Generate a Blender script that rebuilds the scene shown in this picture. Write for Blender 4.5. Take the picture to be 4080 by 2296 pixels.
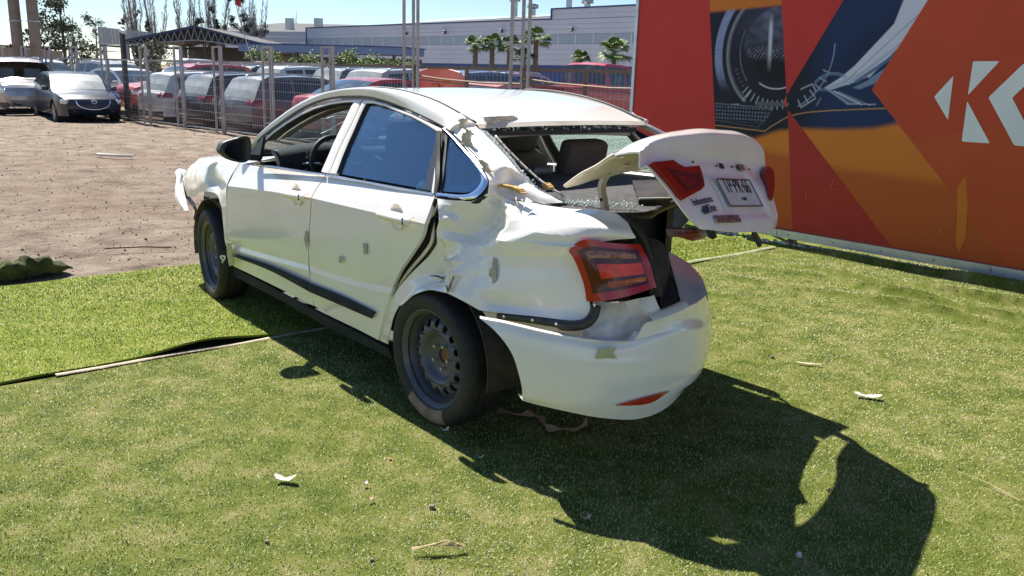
import bpy, bmesh, math, random
import numpy as np
from mathutils import Vector, Matrix
from mathutils import geometry as mgeo
for o in list(bpy.data.objects): bpy.data.objects.remove(o)
SC = bpy.context.scene
COL = SC.collection
R = math.radians
random.seed(7); np.random.seed(7)
# ------------------------------------------------------------------ camera, sky, sun, exposure
cd = bpy.data.cameras.new('camera'); cam = bpy.data.objects.new('camera', cd); COL.objects.link(cam)
cd.sensor_width = 36.0; cd.lens = 30.406; cd.clip_start = 0.05; cd.clip_end = 6000
cam.location = (0, 0, 1.5548)
cam.rotation_euler = (Matrix.Rotation(R(90-13.858), 3, 'X') @ Matrix.Rotation(R(1.70), 3, 'Z')).to_euler()
SC.camera = cam
SUN_TRAVEL = Vector((.462, -.617, -1.0)).normalized()
sd = -SUN_TRAVEL
elev = math.asin(sd.z); azim = math.atan2(sd.x, sd.y)
wd = bpy.data.worlds.new('World'); SC.world = wd; wd.use_nodes = True
nt = wd.node_tree; sky = nt.nodes.new('ShaderNodeTexSky'); sky.sky_type = 'NISHITA'; sky.sun_disc = False
sky.sun_elevation = elev; sky.sun_rotation = azim; sky.air_density = 1.0; sky.dust_density = 0.05; sky.ozone_density = 5.0; sky.altitude = 800
nt.links.new(sky.outputs[0], nt.nodes['Background'].inputs[0]); nt.nodes['Background'].inputs[1].default_value = 0.065
ld = bpy.data.lights.new('sun', 'SUN'); ld.energy = 5.0; ld.angle = R(0.53); ld.color = (1, .945, .85)
sun = bpy.data.objects.new('sun', ld); COL.objects.link(sun); sun.rotation_euler = SUN_TRAVEL.to_track_quat('-Z', 'Y').to_euler()
SC.view_settings.view_transform = 'Standard'; SC.view_settings.look = 'None'; SC.view_settings.exposure = 1.05; SC.view_settings.gamma = 1
SC.view_settings.use_curve_mapping = False
SC.cycles.max_bounces = 10; SC.cycles.transparent_max_bounces = 24; SC.cycles.caustics_reflective = False; SC.cycles.caustics_refractive = False
# ------------------------------------------------------------------ materials
MATS = {}
def mat(name, base, rough=.5, metal=0., spec=.5, coat=0., var=None, vscale=6., vdet=6., vlo=.4, vhi=.65, bump=0., bscale=40., alpha=None, emit=None, rvar=0.):
    if name in MATS: return MATS[name]
    m = bpy.data.materials.new(name); m.use_nodes = True; n = m.node_tree.nodes; l = m.node_tree.links
    b = n['Principled BSDF']; b.inputs['Roughness'].default_value = rough; b.inputs['Metallic'].default_value = metal
    b.inputs['Specular IOR Level'].default_value = spec; b.inputs['Coat Weight'].default_value = coat; b.inputs['Coat Roughness'].default_value = .05
    b.inputs['Base Color'].default_value = (*base, 1)
    tc = n.new('ShaderNodeTexCoord')
    if var is not None:
        nz = n.new('ShaderNodeTexNoise'); nz.inputs['Scale'].default_value = vscale; nz.inputs['Detail'].default_value = vdet; nz.inputs['Roughness'].default_value = .62
        l.new(tc.outputs['Object'], nz.inputs['Vector'])
        mr = n.new('ShaderNodeMapRange'); mr.inputs[1].default_value = vlo; mr.inputs[2].default_value = vhi; l.new(nz.outputs[0], mr.inputs[0])
        mx = n.new('ShaderNodeMix'); mx.data_type = 'RGBA'; mx.inputs[6].default_value = (*base, 1); mx.inputs[7].default_value = (*var, 1)
        l.new(mr.outputs[0], mx.inputs[0]); l.new(mx.outputs[2], b.inputs['Base Color'])
        if rvar:
            ra = n.new('ShaderNodeMath'); ra.operation = 'MULTIPLY_ADD'; ra.inputs[1].default_value = rvar; ra.inputs[2].default_value = rough
            l.new(mr.outputs[0], ra.inputs[0]); l.new(ra.outputs[0], b.inputs['Roughness'])
    if bump:
        nb = n.new('ShaderNodeTexNoise'); nb.inputs['Scale'].default_value = bscale; nb.inputs['Detail'].default_value = 5
        l.new(tc.outputs['Object'], nb.inputs['Vector'])
        bp = n.new('ShaderNodeBump'); bp.inputs['Strength'].default_value = bump; bp.inputs['Distance'].default_value = .02
        l.new(nb.outputs[0], bp.inputs['Height']); l.new(bp.outputs[0], b.inputs['Normal'])
    if alpha is not None: b.inputs['Alpha'].default_value = alpha
    if emit: b.inputs['Emission Color'].default_value = (*emit, 1); b.inputs['Emission Strength'].default_value = 1
    MATS[name] = m; return m
def glass(name, tint, gloss=.12, dust=0., dustcol=(.6, .6, .58), rough=.01):
    if name in MATS: return MATS[name]
    m = bpy.data.materials.new(name); m.use_nodes = True; n = m.node_tree.nodes; l = m.node_tree.links; n.clear()
    out = n.new('ShaderNodeOutputMaterial'); tr = n.new('ShaderNodeBsdfTransparent'); tr.inputs[0].default_value = (*tint, 1)
    gl = n.new('ShaderNodeBsdfGlossy'); gl.inputs['Roughness'].default_value = rough; gl.inputs[0].default_value = (1, 1, 1, 1)
    lw = n.new('ShaderNodeLayerWeight'); lw.inputs[0].default_value = .5; fr = n.new('ShaderNodeMath'); fr.operation = 'POWER'; fr.inputs[1].default_value = 4.0; l.new(lw.outputs['Facing'], fr.inputs[0])
    ad = n.new('ShaderNodeMath'); ad.operation = 'MULTIPLY_ADD'; ad.inputs[1].default_value = .8; ad.inputs[2].default_value = gloss; ad.use_clamp = True; l.new(fr.outputs[0], ad.inputs[0])
    mx = n.new('ShaderNodeMixShader'); l.new(ad.outputs[0], mx.inputs[0]); l.new(tr.outputs[0], mx.inputs[1]); l.new(gl.outputs[0], mx.inputs[2])
    last = mx
    if dust:
        df = n.new('ShaderNodeBsdfDiffuse'); df.inputs[0].default_value = (*dustcol, 1)
        tc = n.new('ShaderNodeTexCoord'); nz = n.new('ShaderNodeTexNoise'); nz.inputs['Scale'].default_value = 7; nz.inputs['Detail'].default_value = 8; nz.inputs['Roughness'].default_value = .7
        l.new(tc.outputs['Object'], nz.inputs['Vector'])
        mr = n.new('ShaderNodeMapRange'); mr.inputs[1].default_value = .35; mr.inputs[2].default_value = .75; mr.inputs[3].default_value = dust*.35; mr.inputs[4].default_value = dust*1.6; l.new(nz.outputs[0], mr.inputs[0])
        m2 = n.new('ShaderNodeMixShader'); l.new(mr.outputs[0], m2.inputs[0]); l.new(mx.outputs[0], m2.inputs[1]); l.new(df.outputs[0], m2.inputs[2]); last = m2
    l.new(last.outputs[0], out.inputs[0]); MATS[name] = m; return m
# ------------------------------------------------------------------ mesh helpers
class MB:
    def __init__(s): s.v = []; s.f = []
    def add(s, v, f):
        k = len(s.v); s.v += [tuple(p) for p in v]; s.f += [tuple(i+k for i in q) for q in f]; return s
    def box(s, c, d, M=None):
        c = Vector(c); h = Vector(d)*.5
        v = [Vector((x*h.x, y*h.y, z*h.z)) for x in (-1, 1) for y in (-1, 1) for z in (-1, 1)]
        v = [c+(M @ p if M else p) for p in v]
        return s.add(v, [(0, 1, 3, 2), (4, 6, 7, 5), (0, 4, 5, 1), (2, 3, 7, 6), (0, 2, 6, 4), (1, 5, 7, 3)])
    def tube(s, pts, r, n=6, cap=True, r2=None):
        P = [Vector(p) for p in pts]; m = len(P); rings = []; up = None
        for i, p in enumerate(P):
            t = (P[min(i+1, m-1)]-P[max(i-1, 0)])
            if t.length < 1e-9: t = Vector((0, 0, 1))
            t.normalize()
            if up is None: up = t.orthogonal().normalized()
            else:
                up = up-t*up.dot(t)
                up = up.normalized() if up.length > 1e-6 else t.orthogonal().normalized()
            b = t.cross(up)
            rr = r[i] if isinstance(r, (list, tuple)) else (r if r2 is None else r+(r2-r)*i/max(1, m-1))
            rings.append([p+(up*math.cos(2*math.pi*k/n)+b*math.sin(2*math.pi*k/n))*rr for k in range(n)])
        v = [q for g in rings for q in g]
        f = [(i*n+k, i*n+(k+1) % n, (i+1)*n+(k+1) % n, (i+1)*n+k) for i in range(m-1) for k in range(n)]
        if cap: f += [tuple(range(n))[::-1], tuple((m-1)*n+k for k in range(n))]
        return s.add(v, f)
    def bar(s, a, b, w, h, up=(0, 0, 1)):
        a = Vector(a); b = Vector(b); t = (b-a).normalized(); u = Vector(up); x = t.cross(u)
        if x.length < 1e-6: x = t.orthogonal()
        x.normalize(); y = x.cross(t)
        v = [q+x*(sx*w/2)+y*(sy*h/2) for q in (a, b) for sx in (-1, 1) for sy in (-1, 1)]
        return s.add(v, [(0, 2, 3, 1), (4, 5, 7, 6), (0, 1, 5, 4), (2, 6, 7, 3), (0, 4, 6, 2), (1, 3, 7, 5)])
    def revolve(s, prof, n=32, M=None, close=False):
        v = []
        for (r, z) in prof:
            for k in range(n):
                a = 2*math.pi*k/n; p = Vector((r*math.cos(a), r*math.sin(a), z)); v.append(M @ p if M else p)
        m = len(prof)
        f = [(i*n+k, i*n+(k+1) % n, ((i+1) % m)*n+(k+1) % n, ((i+1) % m)*n+k) for i in range(m if close else m-1) for k in range(n)]
        return s.add(v, f)
    def build(s, name, m, parent=None, smooth=False, angle=None):
        me = bpy.data.meshes.new(name); me.from_pydata(s.v, [], s.f); me.update()
        return link(name, me, m, parent, smooth, angle)
def link(name, me, m, parent=None, smooth=False, angle=None):
    if m is not None and not len(me.materials): me.materials.append(m)
    o = bpy.data.objects.new(name, me); COL.objects.link(o)
    if parent: o.parent = parent
    if smooth:
        me.shade_smooth()
        if angle: me.set_sharp_from_angle(angle=R(angle))
    return o
def tag(o, label, cat, group=None, kind=None):
    if label: o['label'] = label
    if cat: o['category'] = cat
    if group: o['group'] = group
    if kind: o['kind'] = kind
    return o
def thing(name, label, cat, loc=(0, 0, 0), rz=0., group=None):
    o = bpy.data.objects.new(name, None); COL.objects.link(o); o.empty_display_size = .2
    o.location = loc; o.rotation_euler = (0, 0, rz); return tag(o, label, cat, group)
def struct(o): o['kind'] = 'structure'; return o
def copy_tree(o, parent=None):
    c = o.copy(); COL.objects.link(c); c.parent = parent
    for ch in o.children: copy_tree(ch, c)
    return c
def spl(pts, n, lin=False):
    P = [Vector(p) for p in pts]; m = len(P)
    L = [0.]
    for i in range(m-1): L.append(L[-1]+max((P[i+1]-P[i]).length, 1e-6))
    out = []; j = 0
    for k in range(n):
        t = L[-1]*k/(n-1)
        while j < m-2 and t > L[j+1]: j += 1
        s = (t-L[j])/(L[j+1]-L[j]); s = min(max(s, 0), 1)
        if lin: out.append(P[j].lerp(P[j+1], s)); continue
        d = L[j+1]-L[j]
        m1 = (P[j+1]-P[j-1])/(L[j+1]-L[j-1])*d if j > 0 else P[j+1]-P[j]
        m2 = (P[j+2]-P[j])/(L[j+2]-L[j])*d if j < m-2 else P[j+1]-P[j]
        s2 = s*s; s3 = s2*s
        out.append(P[j]*(2*s3-3*s2+1)+m1*(s3-2*s2+s)+P[j+1]*(-2*s3+3*s2)+m2*(s3-s2))
    return out
def grid(rows, nu, nv, lin=False, crlin=False):
    rs = [spl(r, nu, lin) for r in rows]
    cols = [spl([r[i] for r in rs], nv, crlin) for i in range(nu)]
    return [[cols[i][j] for i in range(nu)] for j in range(nv)]
def gridcols(rows, nv):
    cols = [spl([r[i] for r in rows], nv) for i in range(len(rows[0]))]
    return [[c[j] for c in cols] for j in range(nv)]
def gridX(rows, nu, nvs, breaks, kf):
    A = gridS(rows, nu, nvs, breaks); out = []; b = [0]+breaks+[len(rows)-1]
    for k in range(len(b)-1):
        g = grid(rows[b[k]:b[k+1]+1], nu, nvs[k], True, True); out += g if k == 0 else g[1:]
    return [[p.lerp(q, kf(p)) for p, q in zip(r1, r2)] for r1, r2 in zip(A, out)]
def gridS(rows, nu, nvs, breaks):
    out = []; b = [0]+breaks+[len(rows)-1]
    for k in range(len(b)-1):
        g = grid(rows[b[k]:b[k+1]+1], nu, nvs[k]); out += g if k == 0 else g[1:]
    return out
CEN = Vector((.9, 0, .75))
def sheet(name, G, m, parent, th=.004, cen=CEN, disp=None, smooth=True, angle=55, sgn=None, keep=None):
    nv = len(G); nu = len(G[0])
    V = [p.copy() for r in G for p in r]
    F = [(j*nu+i, j*nu+i+1, (j+1)*nu+i+1, (j+1)*nu+i) for j in range(nv-1) for i in range(nu-1)]
    N = []
    for j in range(nv):
        for i in range(nu):
            a = G[j][min(i+1, nu-1)]-G[j][max(i-1, 0)]; b = G[min(j+1, nv-1)][i]-G[max(j-1, 0)][i]
            n = a.cross(b); N.append(n.normalized() if n.length > 1e-12 else Vector((0, 0, 1)))
    s = sum(n.dot(p-cen) for n, p in zip(N, V))
    sg = (1 if s > 0 else -1) if sgn is None else sgn
    if sg < 0: F = [q[::-1] for q in F]
    N = [n*sg for n in N]
    if disp: V = [p+n*disp(p) for p, n in zip(V, N)]
    if keep: F = [q for q in F if keep(sum((V[i] for i in q), Vector())/4)]
    k = len(V); mb = MB(); mb.v = [tuple(p) for p in V]+[tuple(p-n*th) for p, n in zip(V, N)]
    E = {}
    for q in F:
        for a, b in zip(q, q[1:]+q[:1]): E[(a, b)] = 1
    mb.f = list(F)+[tuple(i+k for i in q[::-1]) for q in F]
    for (a, b) in E:
        if (b, a) not in E: mb.f.append((b, a, a+k, b+k))
    o = mb.build(name, m, parent, smooth, angle)
    return o
def poly(name, pts, m, parent, th=.003, cen=CEN, smooth=False, fan=False):
    """closed 3-D outline -> thin slab, triangulated in its best-fit plane"""
    P = [Vector(p) for p in pts]; n = len(P)
    nrm = Vector()
    for i in range(n): nrm += P[i].cross(P[(i+1) % n])
    nrm.normalize()
    c = sum(P, Vector())/n
    if nrm.dot(c-cen) < 0: P = P[::-1]; nrm = -nrm
    tri = mgeo.tessellate_polygon([P])
    F = []
    for t in tri:
        a, b, d = t
        if (P[b]-P[a]).cross(P[d]-P[a]).dot(nrm) < 0: t = (a, d, b)
        F.append(tuple(t))
    mb = MB(); mb.v = [tuple(p) for p in P]+[tuple(p-nrm*th) for p in P]
    mb.f = F+[tuple(i+n for i in q[::-1]) for q in F]+[((i+1) % n, i, i+n, (i+1) % n+n) for i in range(n)]
    return mb.build(name, m, parent, smooth)
def text(name, s, size, m, parent, M, ex=.0008, align='CENTER', sx=1., shear=0., bold=0.):
    cu = bpy.data.curves.new(name, 'FONT'); cu.body = s; cu.size = size; cu.extrude = ex; cu.align_x = align; cu.align_y = 'CENTER'; cu.shear = shear; cu.offset = bold
    o = bpy.data.objects.new(name, cu); COL.objects.link(o)
    bpy.context.view_layer.update()
    me = bpy.data.meshes.new_from_object(o.evaluated_get(bpy.context.evaluated_depsgraph_get()))
    bpy.data.objects.remove(o)
    for v in me.vertices: v.co.x *= sx; v.co = M @ v.co
    return link(name, me, m, parent)
def vnoise(p, s=1., seed=0.):
    from mathutils import noise as nz
    return nz.noise(Vector((p[0]*s+seed, p[1]*s-seed, p[2]*s+seed*.7)))
def frame(o, x, y, z=None):
    x = Vector(x).normalized(); y = Vector(y); y = (y-x*y.dot(x)).normalized(); z = x.cross(y)
    return Matrix(((x.x, y.x, z.x, o[0]), (x.y, y.y, z.y, o[1]), (x.z, y.z, z.z, o[2]), (0, 0, 0, 1)))
# ------------------------------------------------------------------ ground
def ramp_mat(name, cols, scale, det, rough=.95, bump=.4, bscale=60., bdist=.02, extra=None, stretch=None):
    m = bpy.data.materials.new(name); m.use_nodes = True; n = m.node_tree.nodes; l = m.node_tree.links; b = n['Principled BSDF']
    b.inputs['Roughness'].default_value = rough; b.inputs['Specular IOR Level'].default_value = .15
    tc = n.new('ShaderNodeTexCoord'); vec = tc.outputs['Object']
    if stretch:
        mp = n.new('ShaderNodeMapping'); mp.inputs['Scale'].default_value = stretch[:3]; mp.inputs['Rotation'].default_value = (0, 0, stretch[3]); l.new(vec, mp.inputs[0]); vec = mp.outputs[0]
    a = n.new('ShaderNodeTexNoise'); a.inputs['Scale'].default_value = scale; a.inputs['Detail'].default_value = det; a.inputs['Roughness'].default_value = .68
    l.new(vec, a.inputs['Vector'])
    r = n.new('ShaderNodeValToRGB'); r.color_ramp.elements[0].position = cols[0][0]; r.color_ramp.elements[0].color = (*cols[0][1], 1)
    r.color_ramp.elements[1].position = cols[-1][0]; r.color_ramp.elements[1].color = (*cols[-1][1], 1)
    for p, c in cols[1:-1]:
        e = r.color_ramp.elements.new(p); e.color = (*c, 1)
    l.new(a.outputs[0], r.inputs[0]); src = r.outputs[0]
    if extra:
        sc, lo, hi, col, fac = extra
        e2 = n.new('ShaderNodeTexNoise'); e2.inputs['Scale'].default_value = sc; e2.inputs['Detail'].default_value = 4; l.new(tc.outputs['Object'], e2.inputs['Vector'])
        mr = n.new('ShaderNodeMapRange'); mr.inputs[1].default_value = lo; mr.inputs[2].default_value = hi; mr.inputs[4].default_value = fac; l.new(e2.outputs[0], mr.inputs[0])
        mx = n.new('ShaderNodeMix'); mx.data_type = 'RGBA'; mx.inputs[7].default_value = (*col, 1); l.new(mr.outputs[0], mx.inputs[0]); l.new(src, mx.inputs[6]); src = mx.outputs[2]
    l.new(src, b.inputs['Base Color'])
    nb = n.new('ShaderNodeTexNoise'); nb.inputs['Scale'].default_value = bscale; nb.inputs['Detail'].default_value = 6; nb.inputs['Roughness'].default_value = .7; l.new(vec, nb.inputs['Vector'])
    bp = n.new('ShaderNodeBump'); bp.inputs['Strength'].default_value = bump; bp.inputs['Distance'].default_value = bdist; l.new(nb.outputs[0], bp.inputs['Height']); l.new(bp.outputs[0], b.inputs['Normal'])
    MATS[name] = m; return m
dirt_m = ramp_mat('dirt', [(.3, (.10, .078, .058)), (.44, (.22, .173, .13)), (.58, (.315, .255, .20)), (.75, (.42, .35, .285))], 2.6, 12, bump=1.0, bscale=16, bdist=.06, extra=(.25, .45, .7, (.22, .15, .11), .55))
# dirt lot: undulating near sheet plus far ground
SEAM = Vector((-2.51, 4.0, 0)); T = Vector((.764, .645, 0)).normalized(); NN = Vector((-T.y, T.x, 0))
def tn(x, y): d = Vector((x, y, 0))-SEAM; return d.dot(T), d.dot(NN)
def fromtn(t, n, z=0): p = SEAM+T*t+NN*n; return Vector((p.x, p.y, z))
def dirt_h(x, y):
    t, n = tn(x, y)
    k = min(max((n-2.3)/1.2, 0), 1)
    h = vnoise((x, y, 0), .45, 3)*.05+vnoise((x, y, 0), 1.7, 9)*.022+vnoise((x, y, 0), 5.0, 1)*.011
    # wheel ruts
    for (x0, y0, dx, dy) in ((-6.2, 12, .45, .9), (-5.1, 12, .45, .9), (-8, 15, .8, .6), (-4.4, 9.5, .75, .65)):
        d = abs((x-x0)*dy-(y-y0)*dx+.35*math.sin((x+y)*.5)); h -= .055*math.exp(-(d/.14)**2)
    fd_ = (x+5.5)*.678+(y-19.54)*.735; dr = min(max((fd_-.15)/1.6, 0), 1)
    return -.025+h*k*(1-.6*dr)-.33*dr*dr*(3-2*dr)
ys = [3.]; 
while ys[-1] < 60: ys.append(ys[-1]*1.013+.01)
xs = np.linspace(-1, 1, 150); V = []; F = []
for y in ys:
    for x in xs: V.append((x*(4+y*.62), y, dirt_h(x*(4+y*.62), y)))
nx = len(xs)
F = [(j*nx+i, j*nx+i+1, (j+1)*nx+i+1, (j+1)*nx+i) for j in range(len(ys)-1) for i in range(nx-1)]
mb = MB(); mb.v = V; mb.f = F; struct(mb.build('dirt_lot', dirt_m, smooth=True))
mb = MB(); mb.add([(-3000, -200, -.45), (3000, -200, -.45), (3000, 5000, -.45), (-3000, 5000, -.45)], [(0, 1, 2, 3)]); struct(mb.build('ground', dirt_m))
# clods and pebbles on the dirt
peb = MB(); rnd = random.Random(3)
for i in range(4500):
    y = 6+24*rnd.random()**1.6; x = rnd.uniform(-.62, .08)*y-1
    t, n = tn(x, y)
    if n < 2.35: continue
    s = rnd.uniform(.004, .013)*(1.6 if rnd.random() < .08 else 1)*(1+y*.03); z = dirt_h(x, y)+s*.3
    c = Vector((x, y, z)); a = rnd.random()*6
    v = [c+Vector((math.cos(a+k*2.09)*s*rnd.uniform(.7, 1.4), math.sin(a+k*2.09)*s*rnd.uniform(.7, 1.4), -s*.5)) for k in range(3)]+[c+Vector((rnd.uniform(-.4, .4)*s, rnd.uniform(-.4, .4)*s, s*.6))]
    peb.add(v, [(0, 1, 3), (1, 2, 3), (2, 0, 3)])
tag(peb.build('clods', mat('clod', (.19, .15, .115), .95, var=(.32, .26, .2), vscale=3)), 'scattered brown clods and pebbles on the bare dirt lot', 'clods', kind='stuff')
# --- carpets of artificial turf
def gauss(d, w): return math.exp(-(d/w)**2)
def seg_d(p, a, b):
    p = Vector((p[0], p[1])); a = Vector(a); b = Vector(b); ab = b-a; k = min(max((p-a).dot(ab)/ab.length_squared, 0), 1); return (p-a-ab*k).length, k
RIDGES = [((1.75, 6.95), (2.55, 6.28), .028, .055), ((2.55, 6.28), (3.3, 5.6), .05, .07), ((2.75, 6.62), (3.15, 6.05), .06, .09), ((3.15, 6.05), (3.9, 5.45), .045, .08), ((2.3, 7.35), (3.1, 6.65), .03, .09), ((1.2, 6.35), (2.0, 6.1), .012, .05), ((3.2, 6.75), (3.95, 6.05), .05, .1), ((1.9, 7.3), (2.6, 6.9), .02, .08), ((2.77, 8.09), (3.5, 7.26), .035, .12), ((3.5, 7.26), (4.22, 6.44), .055, .14)]
def main_h(x, y):
    h = vnoise((x, y, 0), .8, 2)*.012+vnoise((x, y, 0), 2.3, 5)*.006
    for a, b, ht, w in RIDGES:
        px_, py_ = x+.05*math.sin(y*5), y+.05*math.sin(x*4); d, k = seg_d((px_, py_), a, b)
        sd_ = ((px_-a[0])*(b[1]-a[1])-(py_-a[1])*(b[0]-a[0])); pr_ = math.exp(-d/(w*2.2)) if sd_ < 0 else math.exp(-(d/.022)**2)
        h += 1.5*ht*pr_*math.sin(math.pi*min(max(k*.9+.05, 0), 1))**.6
    return h
def second_h(t, n):
    p = fromtn(t, n); h = .005+vnoise(p, .9, 4)*.012+vnoise(p, 2.6, 7)*.006
    lift = gauss(t-1.05, .36)*.045+gauss(t-.3, .35)*.004
    h += lift*max(0, 1-n/.55)**1.3*(1 if n < .55 else 0)
    if t > 4.4:
        for c, w, a in ((.55, .06, .03), (.95, .05, .02), (1.5, .06, .022)):
            h += a*gauss(n-c-.1*math.sin(t*1.7), w)*min(1, (t-4.4)*1.5)
    d, k = seg_d((t, n), (.75, 1.2), (1.35, .95)); h += .018*gauss(d, .07)
    return h
def turf_base(name, c1, c2, c3):
    return ramp_mat(name, [(.35, c1), (.52, c2), (.68, c3)], 5.5, 12, bump=.7, bscale=170, bdist=.012)
tb1 = turf_base('turf_backing_dry', (.062, .094, .011), (.13, .152, .028), (.24, .22, .09))
tb2 = turf_base('turf_backing_green', (.09, .135, .010), (.16, .205, .022), (.25, .25, .07))
def turf_sheet(name, t0, t1, n0, n1, dt, hf, m):
    nt_ = int((t1-t0)/dt)+1; nn_ = int((n1-n0)/dt)+1; mb = MB()
    for j in range(nn_):
        for i in range(nt_):
            t = t0+(t1-t0)*i/(nt_-1); n = n0+(n1-n0)*j/(nn_-1)
            n2 = n
            if abs(n-n0) < 1e-6 and n0 == 0: n2 = n+.012*math.sin(t*3)+.02*vnoise((t, 0, 0), 2.1)
            p = fromtn(t, n2); mb.v.append((p.x, p.y, hf(t, n, p)))
    mb.f = [(j*nt_+i, j*nt_+i+1, (j+1)*nt_+i+1, (j+1)*nt_+i) for j in range(nn_-1) for i in range(nt_-1)]
    k = len(mb.v); mb.v += [(x, y, z-.012) for x, y, z in mb.v]
    rim = [i for i in range(nt_)]; mb.f += [(a, b, b+k, a+k) for a, b in zip(rim[1:], rim[:-1])]
    rim = [(nn_-1)*nt_+i for i in range(nt_)]; mb.f += [(a, b, b+k, a+k) for a, b in zip(rim[:-1], rim[1:])]
    return struct(mb.build(name, m, smooth=True, angle=60))
turf_sheet('grass_carpet', -5, 8.2, -6.5, -.015, .032, lambda t, n, p: main_h(p.x, p.y), tb1)
turf_sheet('grass_carpet_far', -3.5, 8.2, 0, 2.17, .045, lambda t, n, p: second_h(t, n), tb2)
def blade_mat(name, g1, g2, dry, drylo, dryhi):
    m = bpy.data.materials.new(name); m.use_nodes = True; n = m.node_tree.nodes; l = m.node_tree.links; b = n['Principled BSDF']
    b.inputs['Roughness'].default_value = .55; b.inputs['Specular IOR Level'].default_value = .25
    g = n.new('ShaderNodeNewGeometry'); nz = n.new('ShaderNodeTexNoise'); nz.inputs['Scale'].default_value = .62; nz.inputs['Detail'].default_value = 5; nz.inputs['Roughness'].default_value = .6
    l.new(g.outputs['Position'], nz.inputs['Vector'])
    mx = n.new('ShaderNodeMix'); mx.data_type = 'RGBA'; mx.inputs[6].default_value = (*g1, 1); mx.inputs[7].default_value = (*g2, 1); l.new(g.outputs['Random Per Island'], mx.inputs[0])
    ad = n.new('ShaderNodeMath'); ad.operation = 'MULTIPLY_ADD'; ad.inputs[1].default_value = .34; l.new(g.outputs['Random Per Island'], ad.inputs[0]); l.new(nz.outputs[0], ad.inputs[2])
    mr = n.new('ShaderNodeMapRange'); mr.inputs[1].default_value = drylo; mr.inputs[2].default_value = dryhi; l.new(ad.outputs[0], mr.inputs[0])
    m2 = n.new('ShaderNodeMix'); m2.data_type = 'RGBA'; m2.inputs[7].default_value = (*dry, 1); l.new(mr.outputs[0], m2.inputs[0]); l.new(mx.outputs[2], m2.inputs[6])
    l.new(m2.outputs[2], b.inputs['Base Color']); MATS[name] = m; return m
bm1 = blade_mat('blades_dry', (.092, .165, .011), (.215, .28, .038), (.55, .49, .30), .46, .88)
bm2 = blade_mat('blades_green', (.13, .22, .008), (.25, .33, .03), (.50, .44, .18), .54, .96)
def blades(name, n, samp, m, label, seed, L=(.007, .014), w=.0014):
    rg = np.random.default_rng(seed); P = samp(rg, n); n = len(P)
    a = rg.uniform(0, 2*np.pi, n); ln = rg.uniform(*L, n); el = rg.uniform(.25, 1.15, n); ww = w*rg.uniform(.7, 1.4, n)*(1+np.clip(P[:, 1]-3, 0, 6)*.22)
    d = np.c_[np.cos(a)*np.cos(el), np.sin(a)*np.cos(el), np.sin(el)]*ln[:, None]*(1+np.clip(P[:, 1]-3, 0, 6)*.06)[:, None]
    s = np.c_[-np.sin(a), np.cos(a), np.zeros(n)]*ww[:, None]
    V = np.empty((n, 3, 3)); V[:, 0] = P-s; V[:, 1] = P+s; V[:, 2] = P+d
    me = bpy.data.meshes.new(name); me.vertices.add(n*3); me.vertices.foreach_set('co', V.ravel()); me.loops.add(n*3); me.loops.foreach_set('vertex_index', np.arange(n*3))
    me.polygons.add(n); me.polygons.foreach_set('loop_start', np.arange(0, n*3, 3)); me.update(calc_edges=True)
    o = link(name, me, m); return tag(o, label, 'grass', kind='stuff')
def in_view(x, y, pad=.3): return (abs(x) < .66*y+pad+.5) & (y > 1.55)
def samp_main(rg, n):
    y = 1.6+6.6*rg.random(n)**1.55; x = rg.uniform(-1, 1, n)*(.64*y+.45); t = (x+2.51)*T.x+(y-4)*T.y; q = (x+2.51)*NN.x+(y-4)*NN.y
    k = (q < -.05); x = x[k]; y = y[k]; z = np.array([main_h(a, b) for a, b in zip(x, y)]); return np.c_[x, y, z]
def samp_second(rg, n):
    t = rg.uniform(-1.2, 6.6, n); q = 2.15*rg.random(n); x = SEAM.x+T.x*t+NN.x*q; y = SEAM.y+T.y*t+NN.y*q
    k = (np.abs(x) < .68*y+.4); k &= ~((t > 2.6) & (t < 3.9) & (q > .3)); t = t[k]; q = q[k]; z = np.array([second_h(a, b) for a, b in zip(t, q)]); return np.c_[x[k], y[k], z]
blades('turf_blades', 320000, samp_main, bm1, 'short dull green and straw coloured pile of the near turf carpet', 1)
blades('turf_blades', 120000, samp_second, bm2, 'bright green pile of the turf carpet beyond the seam', 2, L=(.008, .017), w=.0016)
# seam batten and dark gap
wood_m = mat('pale_batten', (.50, .42, .31), .85, var=(.33, .26, .18), vscale=14, bump=.3, bscale=60)
mb = MB()
G = [[fromtn(t, -.028+o+.006*math.sin(t*9)+.008*math.sin(t*3.1), .004+h*.6) for t in np.linspace(.25, 2.4, 44)] for o, h in ((-.018, 0), (-.014, .008), (.012, .008), (.016, 0))]
tag(sheet('batten', G, wood_m, None, .003, cen=Vector((0, 0, -5))), 'thin pale wooden batten lying along the turf seam', 'batten')
mb = MB(); G = [[fromtn(t, -.026+o, .010+.004*math.sin(t*5)+z) for t in np.linspace(4.9, 6.55, 30)] for o, z in ((-.026, 0), (-.01, .010), (.018, .008))]
tag(sheet('turf_tape', G, mat('seam_tape', (.32, .34, .19), .9, var=(.2, .23, .1), vscale=9), None, .003, cen=Vector((0, 0, -5))), 'pale strip of seam tape near the foot of the billboard', 'tape')
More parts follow.
